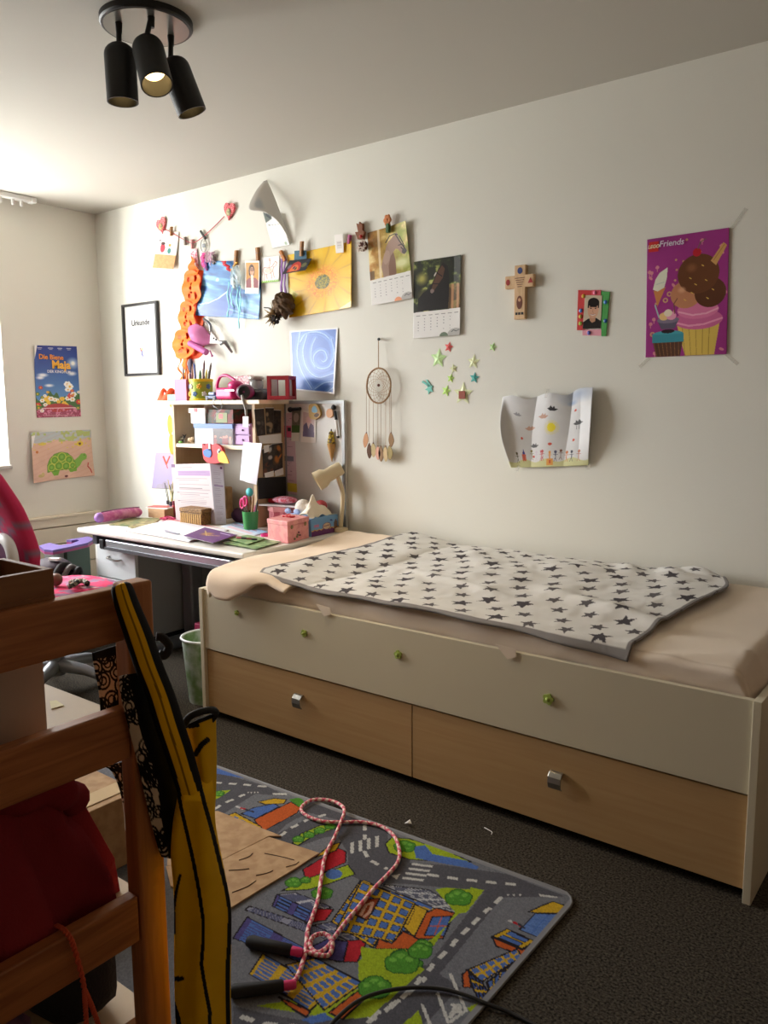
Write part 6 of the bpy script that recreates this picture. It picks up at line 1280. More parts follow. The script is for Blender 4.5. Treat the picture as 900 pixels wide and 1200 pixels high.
MB().tube(cr([cc+V3(-.03, 0, .103), cc+V3(-.01, .02, .112), cc+V3(.015, .0, .103), cc+V3(.035, .012, .108), cc+V3(.01, -.012, .107), cc+V3(-.02, -.008, .11)], 26, True), .003, 6, closed=True).build('ribbon', M('red_satin'), bx, smooth=True)
for k, (s_, z) in enumerate(((.45, .03), (.5, .04), (.42, .022), (.55, .026), (.3, .015))): MB().ball(p1+e2*s_+V3(0, 0, z)+unit(np.cross(e2, (0, 0, 1)))*.001, .006, .006, .005, 8, 6).build('painted_flower', colr((120, 50, 70) if k % 2 else (110, 110, 70)), bx)
# tissue box
q0, q1, q2 = D(338, 626), D(365, 629.5), D(396, 623); tb = thing('tissue_box', 'blue printed tissue box beside the pink treasure box', 'tissue box', (q0+q2)/2)
e1 = unit(q1-q0)*.125; e2 = q2-q1; e1 = unit(np.cross((0, 0, 1), e2))*-.125; q0 = q1+np.cross((0, 0, 1), unit(e2))*.12; q3 = q0+e2
off_ = V3(0, 0, 0)
MB().prism([(q[0], q[1], TZ) for q in (q0, q1, q2, q3)][::(1 if np.cross((q1-q0)[:2], (q2-q1)[:2]) > 0 else -1)], (0, 0, .085)).build('carton', M('tissue_blue', (120, 168, 214), .5), tb, bevel=.002)
cv = Cv(44, 24, 90).fill((120, 168, 214)); cv.put(cv.Y > 17+.6*np.sin(cv.X*.9), (110, 50, 110)).put((cv.Y > 15.6+.6*np.sin(cv.X*.9)) & (cv.Y < 17+.6*np.sin(cv.X*.9)), (226, 180, 70)); cv.rect(4, 9, 12, 12, (206, 130, 170)); cv.ell(25, 13, 7, 5, (120, 70, 130)).ell(25, 13, 6, 4.2, (226, 196, 160)).line([(20, 13), (30, 12)], 1, (120, 60, 110)); cv.ell(32.5, 6, 2.4, 1.2, (60, 80, 150), .4).poly([(37, 24), (37, 10), (40, 5), (43, 10), (43, 24)], (120, 78, 54), .8)
nn = unit(np.cross(e2, (0, 0, 1))); sheet('print_side', [q1+V3(0, 0, .085), q2+V3(0, 0, .085), q2+V3(0, 0, .001), q1+V3(0, 0, .001)], cv, tb, nrm=tuple(nn), gap=.001, mat=GL, solid=0)
cc = (q0+q2)/2+V3(0, 0, .086); r3 = random.Random(3); n = 26; s, tt = np.meshgrid(np.linspace(-1, 1, n), np.linspace(-1, 1, n)); e2u = unit(e2)
hgt = .055*np.clip(1-(s**2*.7+tt**2)*.9, 0, 1)+.05*np.exp(-((s+.2)**2+(tt)**2)/.06)+.02*(fbm(s*3+5, tt*3, 4)-.4)
P = cc[None, None]+s[..., None]*e2u*.085+tt[..., None]*nn*.04*(1+.4*np.abs(s[..., None])); P[..., 2] += np.clip(hgt, .0005, 1)
MB().grid(P).build('tissue', M('tissue_white', (240, 228, 206), .9), tb, smooth=True, solid=.001)
# plush seal with a bow
c = D(358, 612); c = V3(c[0], -.17, TZ); pl = thing('plush_seal', 'white plush toy with a blue bow behind the tissue box', 'plush toy', c); m_pl = M('plush_white', (226, 216, 204), .95, bump=(120, .5))
c = V3(W(352, 600, -.17)[0]-.01, -.15, TZ)
b = MB(); b.ball(c+V3(.005, 0, .05), .055, .05, .05, 18, 12); b.ball(c+V3(.015, -.005, .115), .042, .04, .042, 16, 12); b.tube([c+V3(.04, 0, .12), c+V3(.075, -.005, .09)], [.03, .012], 12); b.build('body', m_pl, pl, smooth=True)
for dx in (-1, 1): MB().ball(c+V3(-.02+.030*dx, -.045, .098), .022, .008, .014, 12, 8).build('bow', M('bow_blue', (150, 168, 206), .6), pl, smooth=True)
MB().grid(np.array([[c+V3(-.03, -.046, .09), c+V3(-.005, -.046, .09)], [c+V3(-.036, -.05, .02), c+V3(-.01, -.05, .02)]])).build('bow_tail', M('bow_blue'), pl, solid=.002)
o = MB().ball(V3(1.90, -.058, TZ+.115), .036, .03, .03, 16, 10).cyl((1.90, -.058, TZ), (1.90, -.058, TZ+.1), .018).build('red_ball_lamp', M('coral_red', (190, 70, 74), .5), smooth=40); tag(o, 'coral red ball on a stand in front of the magnet board', 'ornament')
# desk lamp
m_lc = M('lamp_cream', (226, 208, 170), .4); yl = -.067
base = V3(W(400, 612, yl)[0]-.005, yl, TZ); dl = thing('desk_lamp', 'cream desk lamp with a tube shade on a curved arm', 'desk lamp', base)
MB().lathe([(.036, 0), (.038, .006), (.034, .018), (.012, .022)], base, 28).build('base', m_lc, dl, smooth=40)
pv = W(393, 552, yl)
MB().tube(cr([base+V3(0, 0, .02), W(401, 596, yl), W(401.5, 578, yl), W(398, 565, yl), pv], 30), .011, 10).build('arm', m_lc, dl, smooth=True)
op = W(371, 564.5, yl-.07); ax = unit(op-pv); L_ = np.linalg.norm(op-pv)
sh = MB().lathe([(.002, -.035), (.030, -.035), (.034, -.02), (.034, L_*.45), (.046, L_*.62), (.049, L_), (.046, L_), (.043, L_*.62), (.031, L_*.45), (.030, 0), (.002, 0)], pv, 30, ax).build('shade', m_lc, dl, smooth=35)
for k in (-1, 1):
    e = unit(np.cross(ax, (0, 0, 1)))*.012*k; MB().cyl(pv+ax*L_*.3+e, pv+ax*(L_*.92)+e, .009, n=12).build('lamp_tube', M('tube_pale', (226, 232, 190), .3), sh, smooth=40)
# ------------------------------------------------------------------ under and beside the desk
c = V3(F(236, 800, 0)[0]+.06, -.86, 0); c = V3(1.985, -.875, 0)
bn = thing('waste_bin', 'white rimmed waste bin with green pictures beside the bed', 'waste bin', c)
hollow_cup(MB(), c+V3(0, 0, .001), .082, .105, .275, .003, 32).build('bin_body', M('bin_print', (170, 180, 170), .5, var=(16, (104, 134, 84), .12)), bn, smooth=40)
MB().tube([c+V3(.106*math.cos(q), .106*math.sin(q), .276) for q in np.linspace(0, 2*math.pi, 36, endpoint=False)], .005, 8, closed=True).build('rim', M('bin_rim', (226, 232, 236), .4), bn, smooth=True)
b = F(226.5, 806, 0); o = MB().ball((b[0], b[1], .021), .02, n=16, m=10).build('bell_ball', M('silver_ball', (170, 166, 160), .2, .9), smooth=True); tag(o, 'small silver ball on the carpet beside the waste bin', 'ball')
c = V3(1.62, -.40, 0); t = thing('storage_crate', 'blue crate with a pink lid under the desk', 'crate', c)
MB().box(1.47, 1.72, -.52, -.28, .001, .13).build('crate_body', M('crate_blue', (30, 50, 110), .5), t, bevel=.006); MB().box(1.465, 1.725, -.525, -.275, .1305, .17).build('crate_lid', M('crate_pink', (160, 40, 80), .5), t, bevel=.006)
# toy stand with crescent top
tz = .5; ctr = [F(u, v, tz) for u, v in ((46, 642), (52, 646.5), (62, 647.5), (84, 643), (103, 638.5), (110, 634), (104, 631), (78, 635), (84, 635.8), (91, 634.6), (93, 636), (84, 639.5), (70, 641.5), (58, 638.5))]
ty = thing('toy_kitchen_stand', 'toy stand with a purple crescent top and green sides by the window wall', 'toy', (.62, -.68, 0))
MB().prism([tuple(q) for q in ctr], (0, 0, .012)).build('crescent_top', M('top_purple', (112, 96, 158), .5), ty)
MB().prism([(q[0], q[1], q[2]-.0125) for q in ctr], (0, 0, .012)).build('pink_edge', M('edge_pink', (160, 70, 120), .5), ty)
MB().obox((.68, -.66, .33), (.006, .006, 0), (-.03, .085, 0), (0, 0, .155)).build('side_panel', M('panel_green', (66, 92, 80), .5), ty)
MB().obox((.60, -.735, .33), (.06, .028, 0), (-.003, .006, 0), (0, 0, .155)).build('front_panel', M('panel_grey', (176, 182, 180), .5), ty)
MB().obox((.62, -.66, .165), (.10, .03, 0), (-.035, .12, 0), (0, 0, .008)).build('base_shelf', M('panel_teal', (140, 160, 160), .5), ty)
for dx, dy in ((-.08, -.1), (.06, -.06), (-.08, .06), (.05, .1)): MB().cyl((.62+dx, -.66+dy, 0), (.62+dx, -.66+dy, .157), .012, n=10).build('leg', M('panel_teal'), ty)
# black school bag on the floor between chair and window
c = V3(.87, -.875, 0); bp_ = thing('school_bag', 'black school bag with purple trim standing behind the swivel chair', 'bag', c); m_bk = M('bag_black', (30, 28, 32), .75, bump=(200, .3))
MB().ball(c+V3(0, 0, .235), .14, .10, .235, 22, 16, fn=lambda d: (abs(d[0])**4+abs(d[1])**4+abs(d[2])**4)**-.25*.86).build('bag_body', m_bk, bp_, smooth=True)
MB().ball(c+V3(-.03, -.02, .435), .115, .09, .050, 18, 10).build('bag_lid', M('bag_purple', (50, 34, 46), .7), bp_, smooth=True)
for k in range(3): MB().tube(cr([c+V3(.07+.02*k, -.09+.04*k, .38), c+V3(.07+.025*k, -.03+.03*k, .46-.012*k), c+V3(.03+.03*k, .06, .43-.01*k)], 14), .014, 8).build('strap', M('strap_%d' % k, ((40, 38, 40), (120, 116, 116), (30, 30, 32))[k], .7), bp_, smooth=True)
MB().obox(c+V3(.03, -.04, .487), (.025, .01, 0), (-.005, .012, 0), (0, 0, .006)).build('buckle', m_paper, bp_)

# ------------------------------------------------------------------ play rug with streets
m_rug = PRINT('rug_print', .95, bump=(900, .35), spec=.1)
RC = [V3(2.17, -1.305, .006), V3(3.815, -1.235, .006), V3(3.815, -2.22, .006), V3(2.17, -2.255, .006)]
nx, ny = 600, 350; s, t = np.meshgrid(np.linspace(0, 1, nx), np.linspace(0, 1, ny)); P = bil(RC, s, t)
cv = Cv(1, 1, 0, P[..., 0].copy(), P[..., 1].copy())
def K(pts, ox, oy, k): return [tuple(F(ox+x/k, oy+y/k, .006)[:2]) for x, y in pts]
c3 = lambda *p: K(p, 230, 880, 3.6); c4_ = lambda *p: K(p, 420, 920, 10/3); c8 = lambda *p: K(p, 220, 880, 1.875)
ASH, LGREY, WHITE = (92, 92, 100), (124, 126, 134), (214, 214, 210)
LIME, GREEN, DGREEN, BLUE, DBLUE = (166, 190, 40), (84, 150, 50), (50, 100, 40), (84, 118, 190), (60, 84, 150)
RED, ORG_, YEL, PUR, INK = (190, 40, 52), (206, 98, 44), (216, 176, 44), (86, 78, 140), (40, 36, 42)
cv.fill(LGREY)
def pol(pts, c, edge=True, w=.004):
    cv.poly(pts, c)
    if edge: cv.line(pts+[pts[0]], w, INK)
    return pts
def tree(cx, cy, k, ox, oy, sc):
    for dx, dy, r in ((-8, 4, 11), (8, 5, 11), (0, -6, 12), (14, -3, 9), (-14, -2, 8)):
        p = F(ox+(cx+dx*k)/sc, oy+(cy+dy*k)/sc, .006); R_ = r*k/sc*.0032
        cv.ell(p[0], p[1], R_+.003, R_+.003, DGREEN)
    for dx, dy, r in ((-8, 4, 11), (8, 5, 11), (0, -6, 12), (14, -3, 9), (-14, -2, 8)):
        p = F(ox+(cx+dx*k)/sc, oy+(cy+dy*k)/sc, .006); R_ = r*k/sc*.0032
        cv.ell(p[0], p[1], R_, R_, GREEN); cv.ell(p[0]-.2*R_, p[1]+.2*R_, R_*.45, R_*.45, (120, 184, 70))
def facade(q4, nxw, nyw, c, wc, m=.16):
    """a wall with a grid of windows: q4 = TL TR BR BL in world xy"""
    pol(list(q4), c); A = [np.array(p_) for p_ in q4]
    f = lambda a, b: tuple((A[0]*(1-a)+A[1]*a)*(1-b)+(A[3]*(1-a)+A[2]*a)*b)
    for i in range(nxw):
        for j in range(nyw):
            a0, a1, b0, b1 = (i+m)/nxw, (i+1-m)/nxw, (j+m)/nyw, (j+1-m)/nyw
            w = [f(a0, b0), f(a1, b0), f(a1, b1), f(a0, b1)]; cv.poly(w, wc)
            if m > .13 and nxw < 6: cv.line(w+[w[0]], .0018, INK)
# streets
cv.poly(c3((0, 40), (90, 90), (300, 150), (380, 190), (300, 185), (250, 180), (60, 300), (0, 330)), ASH)
cv.poly(c3((330, 360), (380, 310), (470, 260), (600, 290), (640, 350), (640, 520), (720, 560), (900, 560), (900, 400), (790, 420), (780, 340), (900, 330), (900, 330), (640, 240), (500, 220), (420, 270), (280, 330)), ASH)
cv.poly(c8((355, 165), (440, 170), (440, 225), (470, 245), (560, 250), (700, 270), (830, 320), (690, 322), (480, 580), (470, 600), (330, 600), (420, 585), (520, 480), (650, 312), (600, 303), (455, 290), (410, 270), (370, 250), (330, 190)), ASH)
cv.poly(c8((100, 560), (160, 575), (240, 590), (330, 590), (440, 540), (520, 470), (600, 520), (480, 640), (300, 660), (100, 640)), ASH)
cv.poly(c8((180, 190), (260, 150), (360, 160), (360, 185), (300, 190), (230, 215)), ASH)
# road markings
for pts in (c3((75, 133), (180, 140), (290, 150)), c3((75, 245), (130, 215), (200, 185)), c3((355, 358), (400, 325), (470, 290), (540, 270)), c3((711, 315), (711, 370)), c3((710, 425), (730, 460), (800, 495)), c4_((275, 350), (400, 368), (520, 380), (650, 392)), c4_((555, 440), (450, 540), (330, 660), (230, 770), (150, 850), (40, 925)), c8((120, 585), (170, 600), (240, 606)), c8((400, 585), (470, 545), (520, 500))): cv.line(pts, .011, WHITE, dash=(.05, .027))
for i in range(4): cv.poly(c3((650+35*i, 388-9*i), (665+35*i, 384-9*i), (665+35*i, 430-9*i), (650+35*i, 434-9*i)), WHITE)
for i in range(4): cv.poly(c4_((170+12*i, 366-18*i), (252+12*i, 376-18*i), (256+12*i, 368-18*i), (174+12*i, 358-18*i)), WHITE)
cv.poly(c3((820, 525), (860, 520), (845, 542)), WHITE); cv.poly(c4_((705, 425), (780, 437), (775, 442), (708, 434)), WHITE); cv.poly(c3((320, 178), (380, 178), (385, 186), (325, 185)), WHITE)
for i in range(3): cv.poly(c4_((578+24*i, 426), (590+24*i, 427), (584+24*i, 435)), WHITE)
for i in range(4): cv.poly(c3((215+14*i, 173), (222+14*i, 173), (218+14*i, 181)), WHITE)
# left lawns and pond
cv.poly(c3((80, 62), (210, 105), (200, 115), (80, 95)), BLUE); cv.poly(c3((75, 190), (90, 168), (145, 165), (110, 190), (78, 205)), LIME); tree(95, 180, .9, 230, 880, 3.6)
# terrace house top left
pol(c3((190, 265), (240, 240), (330, 222), (350, 235), (250, 285)), BLUE); pol(c3((245, 290), (400, 215), (440, 240), (425, 262), (280, 340)), ORG_); pol(c3((135, 270), (165, 260), (275, 320), (280, 345)), YEL)
for i in range(4): cv.poly(c3((160+28*i, 275+14*i), (178+28*i, 283+14*i), (176+28*i, 294+14*i), (158+28*i, 286+14*i)), BLUE)
pol(c3((260, 215), (330, 200), (380, 205), (370, 222), (290, 225)), YEL); cv.poly(c3((390, 205), (440, 195), (455, 215), (440, 240)), GREEN)
for i in range(3): cv.line(c3((170+20*i, 235+6*i), (200+20*i, 245+6*i)), .008, ((206, 206, 206), (190, 40, 50), (60, 60, 70))[i])
# hedge, red house
pol(c3((405, 390), (440, 350), (520, 315), (580, 310), (590, 325), (500, 355), (430, 398)), LIME); [tree(430+45*i, 372-18*i, .9, 230, 880, 3.6) for i in range(4)]
pol(c3((450, 500), (600, 410), (632, 425), (630, 470), (462, 545)), RED); pol(c3((500, 450), (560, 400), (610, 385), (590, 420)), YEL)
pol(c3((360, 590), (450, 545), (640, 480), (670, 520), (560, 560), (470, 585)), LIME); tree(410, 555, 1.3, 230, 880, 3.6); tree(460, 545, .8, 230, 880, 3.6); cv.ell(*F(230+580/3.6, 880+520/3.6, .006)[:2], .022, .022, BLUE); tree(530, 600, 1.6, 230, 880, 3.6)
# purple office blocks
facade(c3((155, 790), (215, 700), (490, 850), (470, 900)), 9, 2, PUR, BLUE); facade(c3((205, 670), (225, 655), (560, 760), (540, 790)), 12, 2, (150, 152, 170), (96, 100, 130), .1)
facade(c3((320, 655), (340, 605), (500, 680), (470, 725)), 4, 2, PUR, BLUE); facade(c3((345, 605), (420, 598), (570, 660), (500, 680)), 6, 2, (190, 192, 204), (96, 100, 130), .1); pol(c3((470, 725), (500, 665), (580, 668), (545, 715)), RED)
pol(c3((590, 890), (640, 790), (722, 800), (680, 890)), RED); facade(c3((495, 735), (600, 715), (725, 795), (640, 800)), 7, 3, (170, 172, 184), (96, 100, 130), .1); pol(c3((480, 830), (560, 880), (620, 890), (640, 805), (560, 790)), PUR)
# yellow school
facade(c8((320, 370), (380, 285), (575, 355), (505, 400)), 8, 1, YEL, BLUE)
facade(c3((570, 720), (690, 550), (870, 620), (745, 830)), 4, 5, YEL, BLUE); facade(c4_((0, 385), (20, 370), (270, 490), (225, 600), (20, 640)[:2], (0, 600))[:4], 1, 1, YEL, YEL)
facade(c8((325, 395), (382, 285), (500, 335), (455, 420)), 5, 5, YEL, BLUE); facade(c8((420, 292), (530, 305), (605, 350), (580, 362)), 10, 4, (200, 202, 206), (96, 100, 120), .12)
pol(c4_((265, 500), (305, 480), (375, 500), (330, 600), (215, 600)), ORG_); facade(c4_((290, 515), (362, 512), (335, 590), (258, 588)), 2, 2, ORG_, BLUE, .06); pol(c4_((130, 620), (175, 570), (240, 605), (200, 640), (65, 640), (80, 600)), ORG_)
pol(c3((665, 690), (715, 625), (775, 622), (720, 715)), (150, 66, 40)); cv.line(c3((695, 690), (715, 650), (745, 640), (730, 680), (708, 700)), .008, (226, 180, 160))
# park between
pol(c4_((0, 690), (60, 640), (200, 640), (290, 600), (490, 410), (440, 400), (300, 620), (60, 850), (0, 880)), LIME, False)
pol(c4_((300, 408), (340, 400), (490, 412), (420, 500), (380, 500)), LIME, False)
for x, y, k in ((250, 630, 1.3), (170, 680, 1.9), (215, 700, 1.2), (60, 790, 1.9), (390, 440, 1.9), (100, 740, .9)): tree(x, y, k, 420, 920, 10/3)
cv.line(c4_((90, 700), (130, 660), (200, 650)), .008, YEL); cv.line(c4_((60, 760), (110, 700)), .008, YEL)
# lower orange apartment house
pol(c8((150, 560), (330, 590), (400, 585), (520, 480), (440, 440), (380, 430), (390, 520)), LIME, False); facade(c8((135, 490), (165, 445), (310, 530), (270, 570)), 7, 3, YEL, BLUE); facade(c8((215, 470), (280, 455), (385, 510), (300, 570)), 6, 4, YEL, BLUE); pol(c8((310, 575), (390, 515), (395, 540), (340, 590)), ORG_); pol(c8((200, 540), (270, 572), (260, 585), (220, 560)), ORG_)
cv.poly(c8((250, 590), (300, 575), (320, 590), (270, 600)), BLUE)
for x, y, k in ((470, 465, 1.3), (410, 520, 1.2), (510, 440, .9)): tree(x, y, k, 220, 880, 1.875)
# top right lawn with river
pol(c4_((105, 230), (130, 205), (200, 210), (330, 250), (440, 300), (420, 305), (200, 290), (120, 265)), LIME); cv.poly(c4_((215, 240), (260, 235), (290, 270), (420, 295), (470, 320), (460, 330), (300, 300), (225, 285)), BLUE); tree(180, 240, 1.6, 420, 920, 10/3)
# right hand row of houses
pol(c4_((665, 495), (720, 470), (760, 455), (805, 470), (790, 500), (700, 500)), YEL); facade(c4_((630, 565), (690, 502), (800, 505), (715, 600)), 3, 2, BLUE, (100, 134, 200), .05); facade(c4_((525, 590), (580, 562), (690, 610), (640, 640)), 2, 1, YEL, BLUE); pol(c4_((520, 592), (640, 645), (690, 615), (650, 668), (540, 630)), ORG_)
facade(c4_((430, 720), (620, 640), (640, 670), (480, 770)), 6, 2, YEL, BLUE); facade(c4_((420, 720), (480, 765), (520, 830), (470, 845)), 4, 3, YEL, DBLUE); facade(c4_((500, 770), (640, 670), (560, 800), (520, 830)), 5, 2, YEL, BLUE); pol(c4_((405, 740), (430, 720), (440, 790), (410, 790)), ORG_)
for i in range(3): cv.line(c4_((590+18*i, 530+6*i), (625+10*i, 545+6*i)), .007, ((206, 206, 206), (190, 40, 50), (60, 60, 70))[i])
cv.line(c4_((360, 740), (420, 880), (360, 925)), .007, WHITE); cv.line(c4_((310, 815), (350, 925)), .007, WHITE); cv.line(c4_((250, 860), (280, 935)), .007, WHITE)
cv.line(c4_((360, 905), (385, 860)), .010, WHITE); cv.line(c4_((368, 860), (395, 860), (398, 882), (376, 886)), .008, WHITE)
cv.poly(c4_((155, 950), (235, 880), (260, 960)), LIME); cv.poly(c4_((425, 870), (470, 850), (480, 870), (440, 890)), LIME)
# plain roads over the part hidden by the rack
hid = P[..., 0] < 2.55; cv.put(hid & (np.abs(P[..., 1]+1.8) < .12), ASH)
cv.a *= (.86+.20*(vnoise(P[..., 0]*420, P[..., 1]*420, 3)-.5))[..., None]
ex_ = np.minimum.reduce([s*1.645, (1-s)*1.645, t*.98, (1-t)*.98]); cv.put(ex_ < .012, (128, 128, 132))
rr4 = .05; inside = ~(((1-s)*1.645 < rr4) & (t*.98 < rr4) & (np.hypot(rr4-(1-s)*1.645, rr4-t*.98) > rr4))
rg = gridmesh('play_rug', P, cv.a, m_rug, keep=inside[:-1, :-1], solid=.005); tag(rg, 'grey play rug printed with streets, houses and trees', 'rug')
pe = [RC[0]+V3(0, 0, -.002), RC[1]+V3(-.05, -.002, -.002)]+[V3(RC[1][0]-.05+.05*math.sin(q), RC[1][1]-.05+.05*math.cos(q), .004) for q in (.4, .8, 1.2)]+[RC[1]+V3(0, -.05, -.002), RC[2]+V3(0, 0, -.002), RC[3]+V3(0, 0, -.002)]
MB().tube(pe+[pe[0]], .0042, 6).build('binding', M('rug_binding', (120, 120, 122), .9), rg, smooth=True)

# torn cardboard on the rug
kz = .0075; kp = [F(u, v, kz) for u, v in ((196, 948), (256, 952), (330, 981), (374, 1001), (345, 1020), (300, 1047), (268, 1067), (200, 1040))]
cb = thing('torn_cardboard', 'torn brown cardboard sheet lying on the play rug', 'cardboard', F(280, 1010, kz)); m_kb = M('cardboard', (176, 144, 106), .85, var=(30, (160, 126, 90), .1))
cut = [F(u, v, kz) for u, v in ((196, 1016), (262, 1008), (315, 981))]
MB().prism([tuple(q) for q in (kp[0], kp[1], kp[2], cut[2], cut[1], cut[0])][::-1], (0, 0, .004)).build('flap', m_kb, cb)
MB().prism([tuple(q) for q in (cut[0]+V3(0, -.004, 0), cut[1]+V3(.002, -.004, 0), cut[2]+V3(.004, -.004, 0), kp[3], kp[4], kp[5], kp[6], kp[7])][::-1], (0, 0, .0045)).build('flap', m_kb, cb)
for a in ([(310, 1000), (345, 1008)], [(268, 1020), (292, 1018)], [(300, 1026), (320, 1020)], [(272, 1046), (300, 1032)], [(335, 1016), (350, 1010)], [(280, 1008), (296, 1000)]):
    p_ = [F(u, v, kz+.0052) for u, v in a]; MB().tube(cr([p_[0], (p_[0]+p_[1])/2+V3(.006, .004, 0), p_[1]], 8), .0013, 4).build('scribble', M('scribble_dark', (70, 48, 46), .8), cb)

# skipping rope
rz = .013
rp = [(400, 985), (430, 945), (460, 850), (470, 760), (490, 700), (515, 620), (530, 520), (545, 440), (580, 370), (610, 300), (625, 250), (600, 222), (550, 207), (490, 207), (450, 230), (445, 255), (480, 280), (540, 298), (620, 300), (700, 300), (780, 318), (835, 360), (857, 420), (850, 470), (810, 520), (760, 570), (700, 640), (650, 700), (610, 750), (580, 790), (550, 830), (510, 850), (482, 826), (492, 785), (540, 772), (574, 805), (562, 858), (520, 862), (470, 850), (430, 848)]
pts = []
for i, (x, y) in enumerate(rp): pts.append(F(230+x/3.6, 880+y/3.6, rz+(.009 if 8 < i < 11 or i in (33, 34, 35) else 0)))
pts = cr(pts, 900); n = 10; b = MB(); b.tube(pts, .0052, n)
ii = np.repeat(np.arange(900), n); jj = np.tile(np.arange(n), 900)
ph = (ii*.55+jj*2*math.pi/n*1.0) % (2*math.pi); ph2 = (ii*.55-jj*2*math.pi/n) % (2*math.pi)
rc_ = np.where(((ph < 2.6) | (ph2 < 1.2))[:, None], np.array((206., 84, 108)), np.array((232., 206, 196)))
jr = thing('skipping_rope', 'pink and white skipping rope with black handles on the play rug', 'skipping rope', F(350, 1060, rz))
b.build('rope', PRINT('rope_print', .8), jr, smooth=True, cols=rc_)
for a, e in (((428, 848), (215, 802)), ((398, 987), (140, 1016))):
    A, E_ = F(230+a[0]/3.6, 880+a[1]/3.6, .02), F(230+e[0]/3.6, 880+e[1]/3.6, .02); d = unit(E_-A); l = np.linalg.norm(E_-A)
    hd = MB().lathe([(.008, .012), (.013, .018), (.0135, l*.5), (.0145, l-.01), (.010, l)], A, 18, d).build('handle', M('foam_black', (26, 25, 27), .8), jr, smooth=40)
    MB().lathe([(.007, -.012), (.010, -.006), (.010, .014)], A, 16, d).build('handle_cap', M('cap_pink', (226, 50, 120), .4), hd, smooth=40)
# black cable over the rug and carpet
cb_ = [F(u, v, z) for u, v, z in ((375, 1215, .012), (395, 1193, .012), (418, 1174, .012), (445, 1163, .013), (480, 1157.5, .013), (515, 1158.5, .013), (545, 1166, .013), (575, 1178, .010), (600, 1188, .005), (630, 1203, .005), (680, 1230, .005))]
o = MB().tube(cr(cb_, 90), .0042, 8).build('power_cable', m_black, smooth=True); tag(o, 'black cable running across the rug corner', 'cable')
# paper scraps on the carpet
for i, (u, v, lab) in enumerate(((478, 965, 'larger white paper scrap on the carpet near the rug'), (574, 975, 'thin white thread of paper on the carpet beside the bed'))):
    c = F(u, v, .004); b = MB()
    if i == 0: b.prism([c+V3(-.008, -.006, 0), c+V3(.004, -.009, .006), c+V3(.012, .002, .002), c+V3(.0, .010, .008)], (0, 0, .001))
    else: b.tube(cr([c+V3(-.025, .012, 0), c+V3(-.008, .004, .003), c+V3(.006, .002, .001), c+V3(.012, -.012, .002)], 12), .0015, 4)
    tag(b.build('paper_scrap', m_paper), lab, 'paper scrap', 'scraps on the carpet')

# ------------------------------------------------------------------ on and around the pine rack
SHZ = .745
# wooden tray on top
tz0 = .9725; a = V3(3.566, -2.4375, tz0)
tr = thing('wooden_tray', 'dark brown open wooden tray standing on the pine rack', 'tray', (3.49, -2.52, tz0)); m_tr = WOOD('tray_wood', (126, 84, 52), (144, 98, 62), 1, 8, .6, 8)
x0, x1, y0, y1, hh, th = 3.43, 3.562, -2.70, -2.437, .042, .010
MB().box(x0, x1, y0, y1, tz0, tz0+.006).build('tray_base', m_tr, tr)
MB().box(x1-th, x1, y0, y1, tz0+.006, tz0+hh).build('tray_side', m_tr, tr, bevel=.001); MB().box(x0, x0+th, y0, y1, tz0+.006, tz0+hh).build('tray_side', m_tr, tr, bevel=.001)
MB().box(x0+th, x1-th, y1-th, y1, tz0+.006, tz0+hh).build('tray_side', m_tr, tr, bevel=.001); MB().box(x0+th, x1-th, y0, y0+th, tz0+.006, tz0+hh).build('tray_side', m_tr, tr, bevel=.001)
MB().box(x0+th, x1-th, -2.545, -2.533, tz0+.006, tz0+hh+.028).build('tray_divider', m_tr, tr, bevel=.001)
# dark bits beside the tray
o = MB().tube(cr([V3(1.50, -1.20, .482), V3(1.49, -1.15, .494), V3(1.45, -1.16, .487), V3(1.46, -1.11, .485), V3(1.51, -1.12, .482)], 30), .012, 8).build('hair_band', M('band_black', (26, 24, 26), .8, var=(80, (160, 150, 130), .03)), smooth=True); tag(o, 'black hair band with beige stripes lying on the pink chair seat', 'hair band')
o = MB().ball((1.40, -1.20, .499), .028, .028, .028, 14, 10).build('wooden_ball', M('ball_brown', (120, 84, 66), .5), smooth=True); tag(o, 'brown wooden ball lying on the pink chair seat', 'ball')
# white storage box on the middle board
wb_ = thing('white_storage_box', 'off-white storage box on the middle board of the pine rack', 'box', (3.40, -2.58, SHZ))
yr = L(58, 830, 3.505)[1]
MB().box(3.27, 3.505, -2.72, yr, SHZ+.0005, SHZ+.012).build('box_foot', M('box_foot', (150, 138, 126), .6), wb_, bevel=.003); MB().box(3.272, 3.503, -2.718, yr-.003, SHZ+.0125, SHZ+.19).build('box_body', M('box_offwhite', (176, 164, 156), .6), wb_, bevel=.003)
o = MB().prism([F(u, v, SHZ+.0008) for u, v in ((58, 822), (66, 821), (75, 827), (60, 831))], (0, 0, .0008)).build('sticky_note', M('note_yellow', (214, 202, 140), .6)); tag(o, 'small yellow note lying beside the white storage box', 'note')
# cardboard box on the lower board
cbx = thing('cardboard_box', 'brown cardboard box with shiny tape standing on the play rug behind the pine rack', 'box', (2.62, -2.0, .007))
MB().box(2.44, 2.785, -2.2, -1.79, .0075, .20).build('box_body', M('cardboard'), cbx, bevel=.002)
MB().box(2.44, 2.7858, -2.02, -1.97, .2002, .2012).build('tape', M('tape_shine', (200, 176, 140), .15), cbx); MB().box(2.70, 2.76, -2.198, -1.792, .2014, .2022).build('tape', M('tape_shine'), cbx)
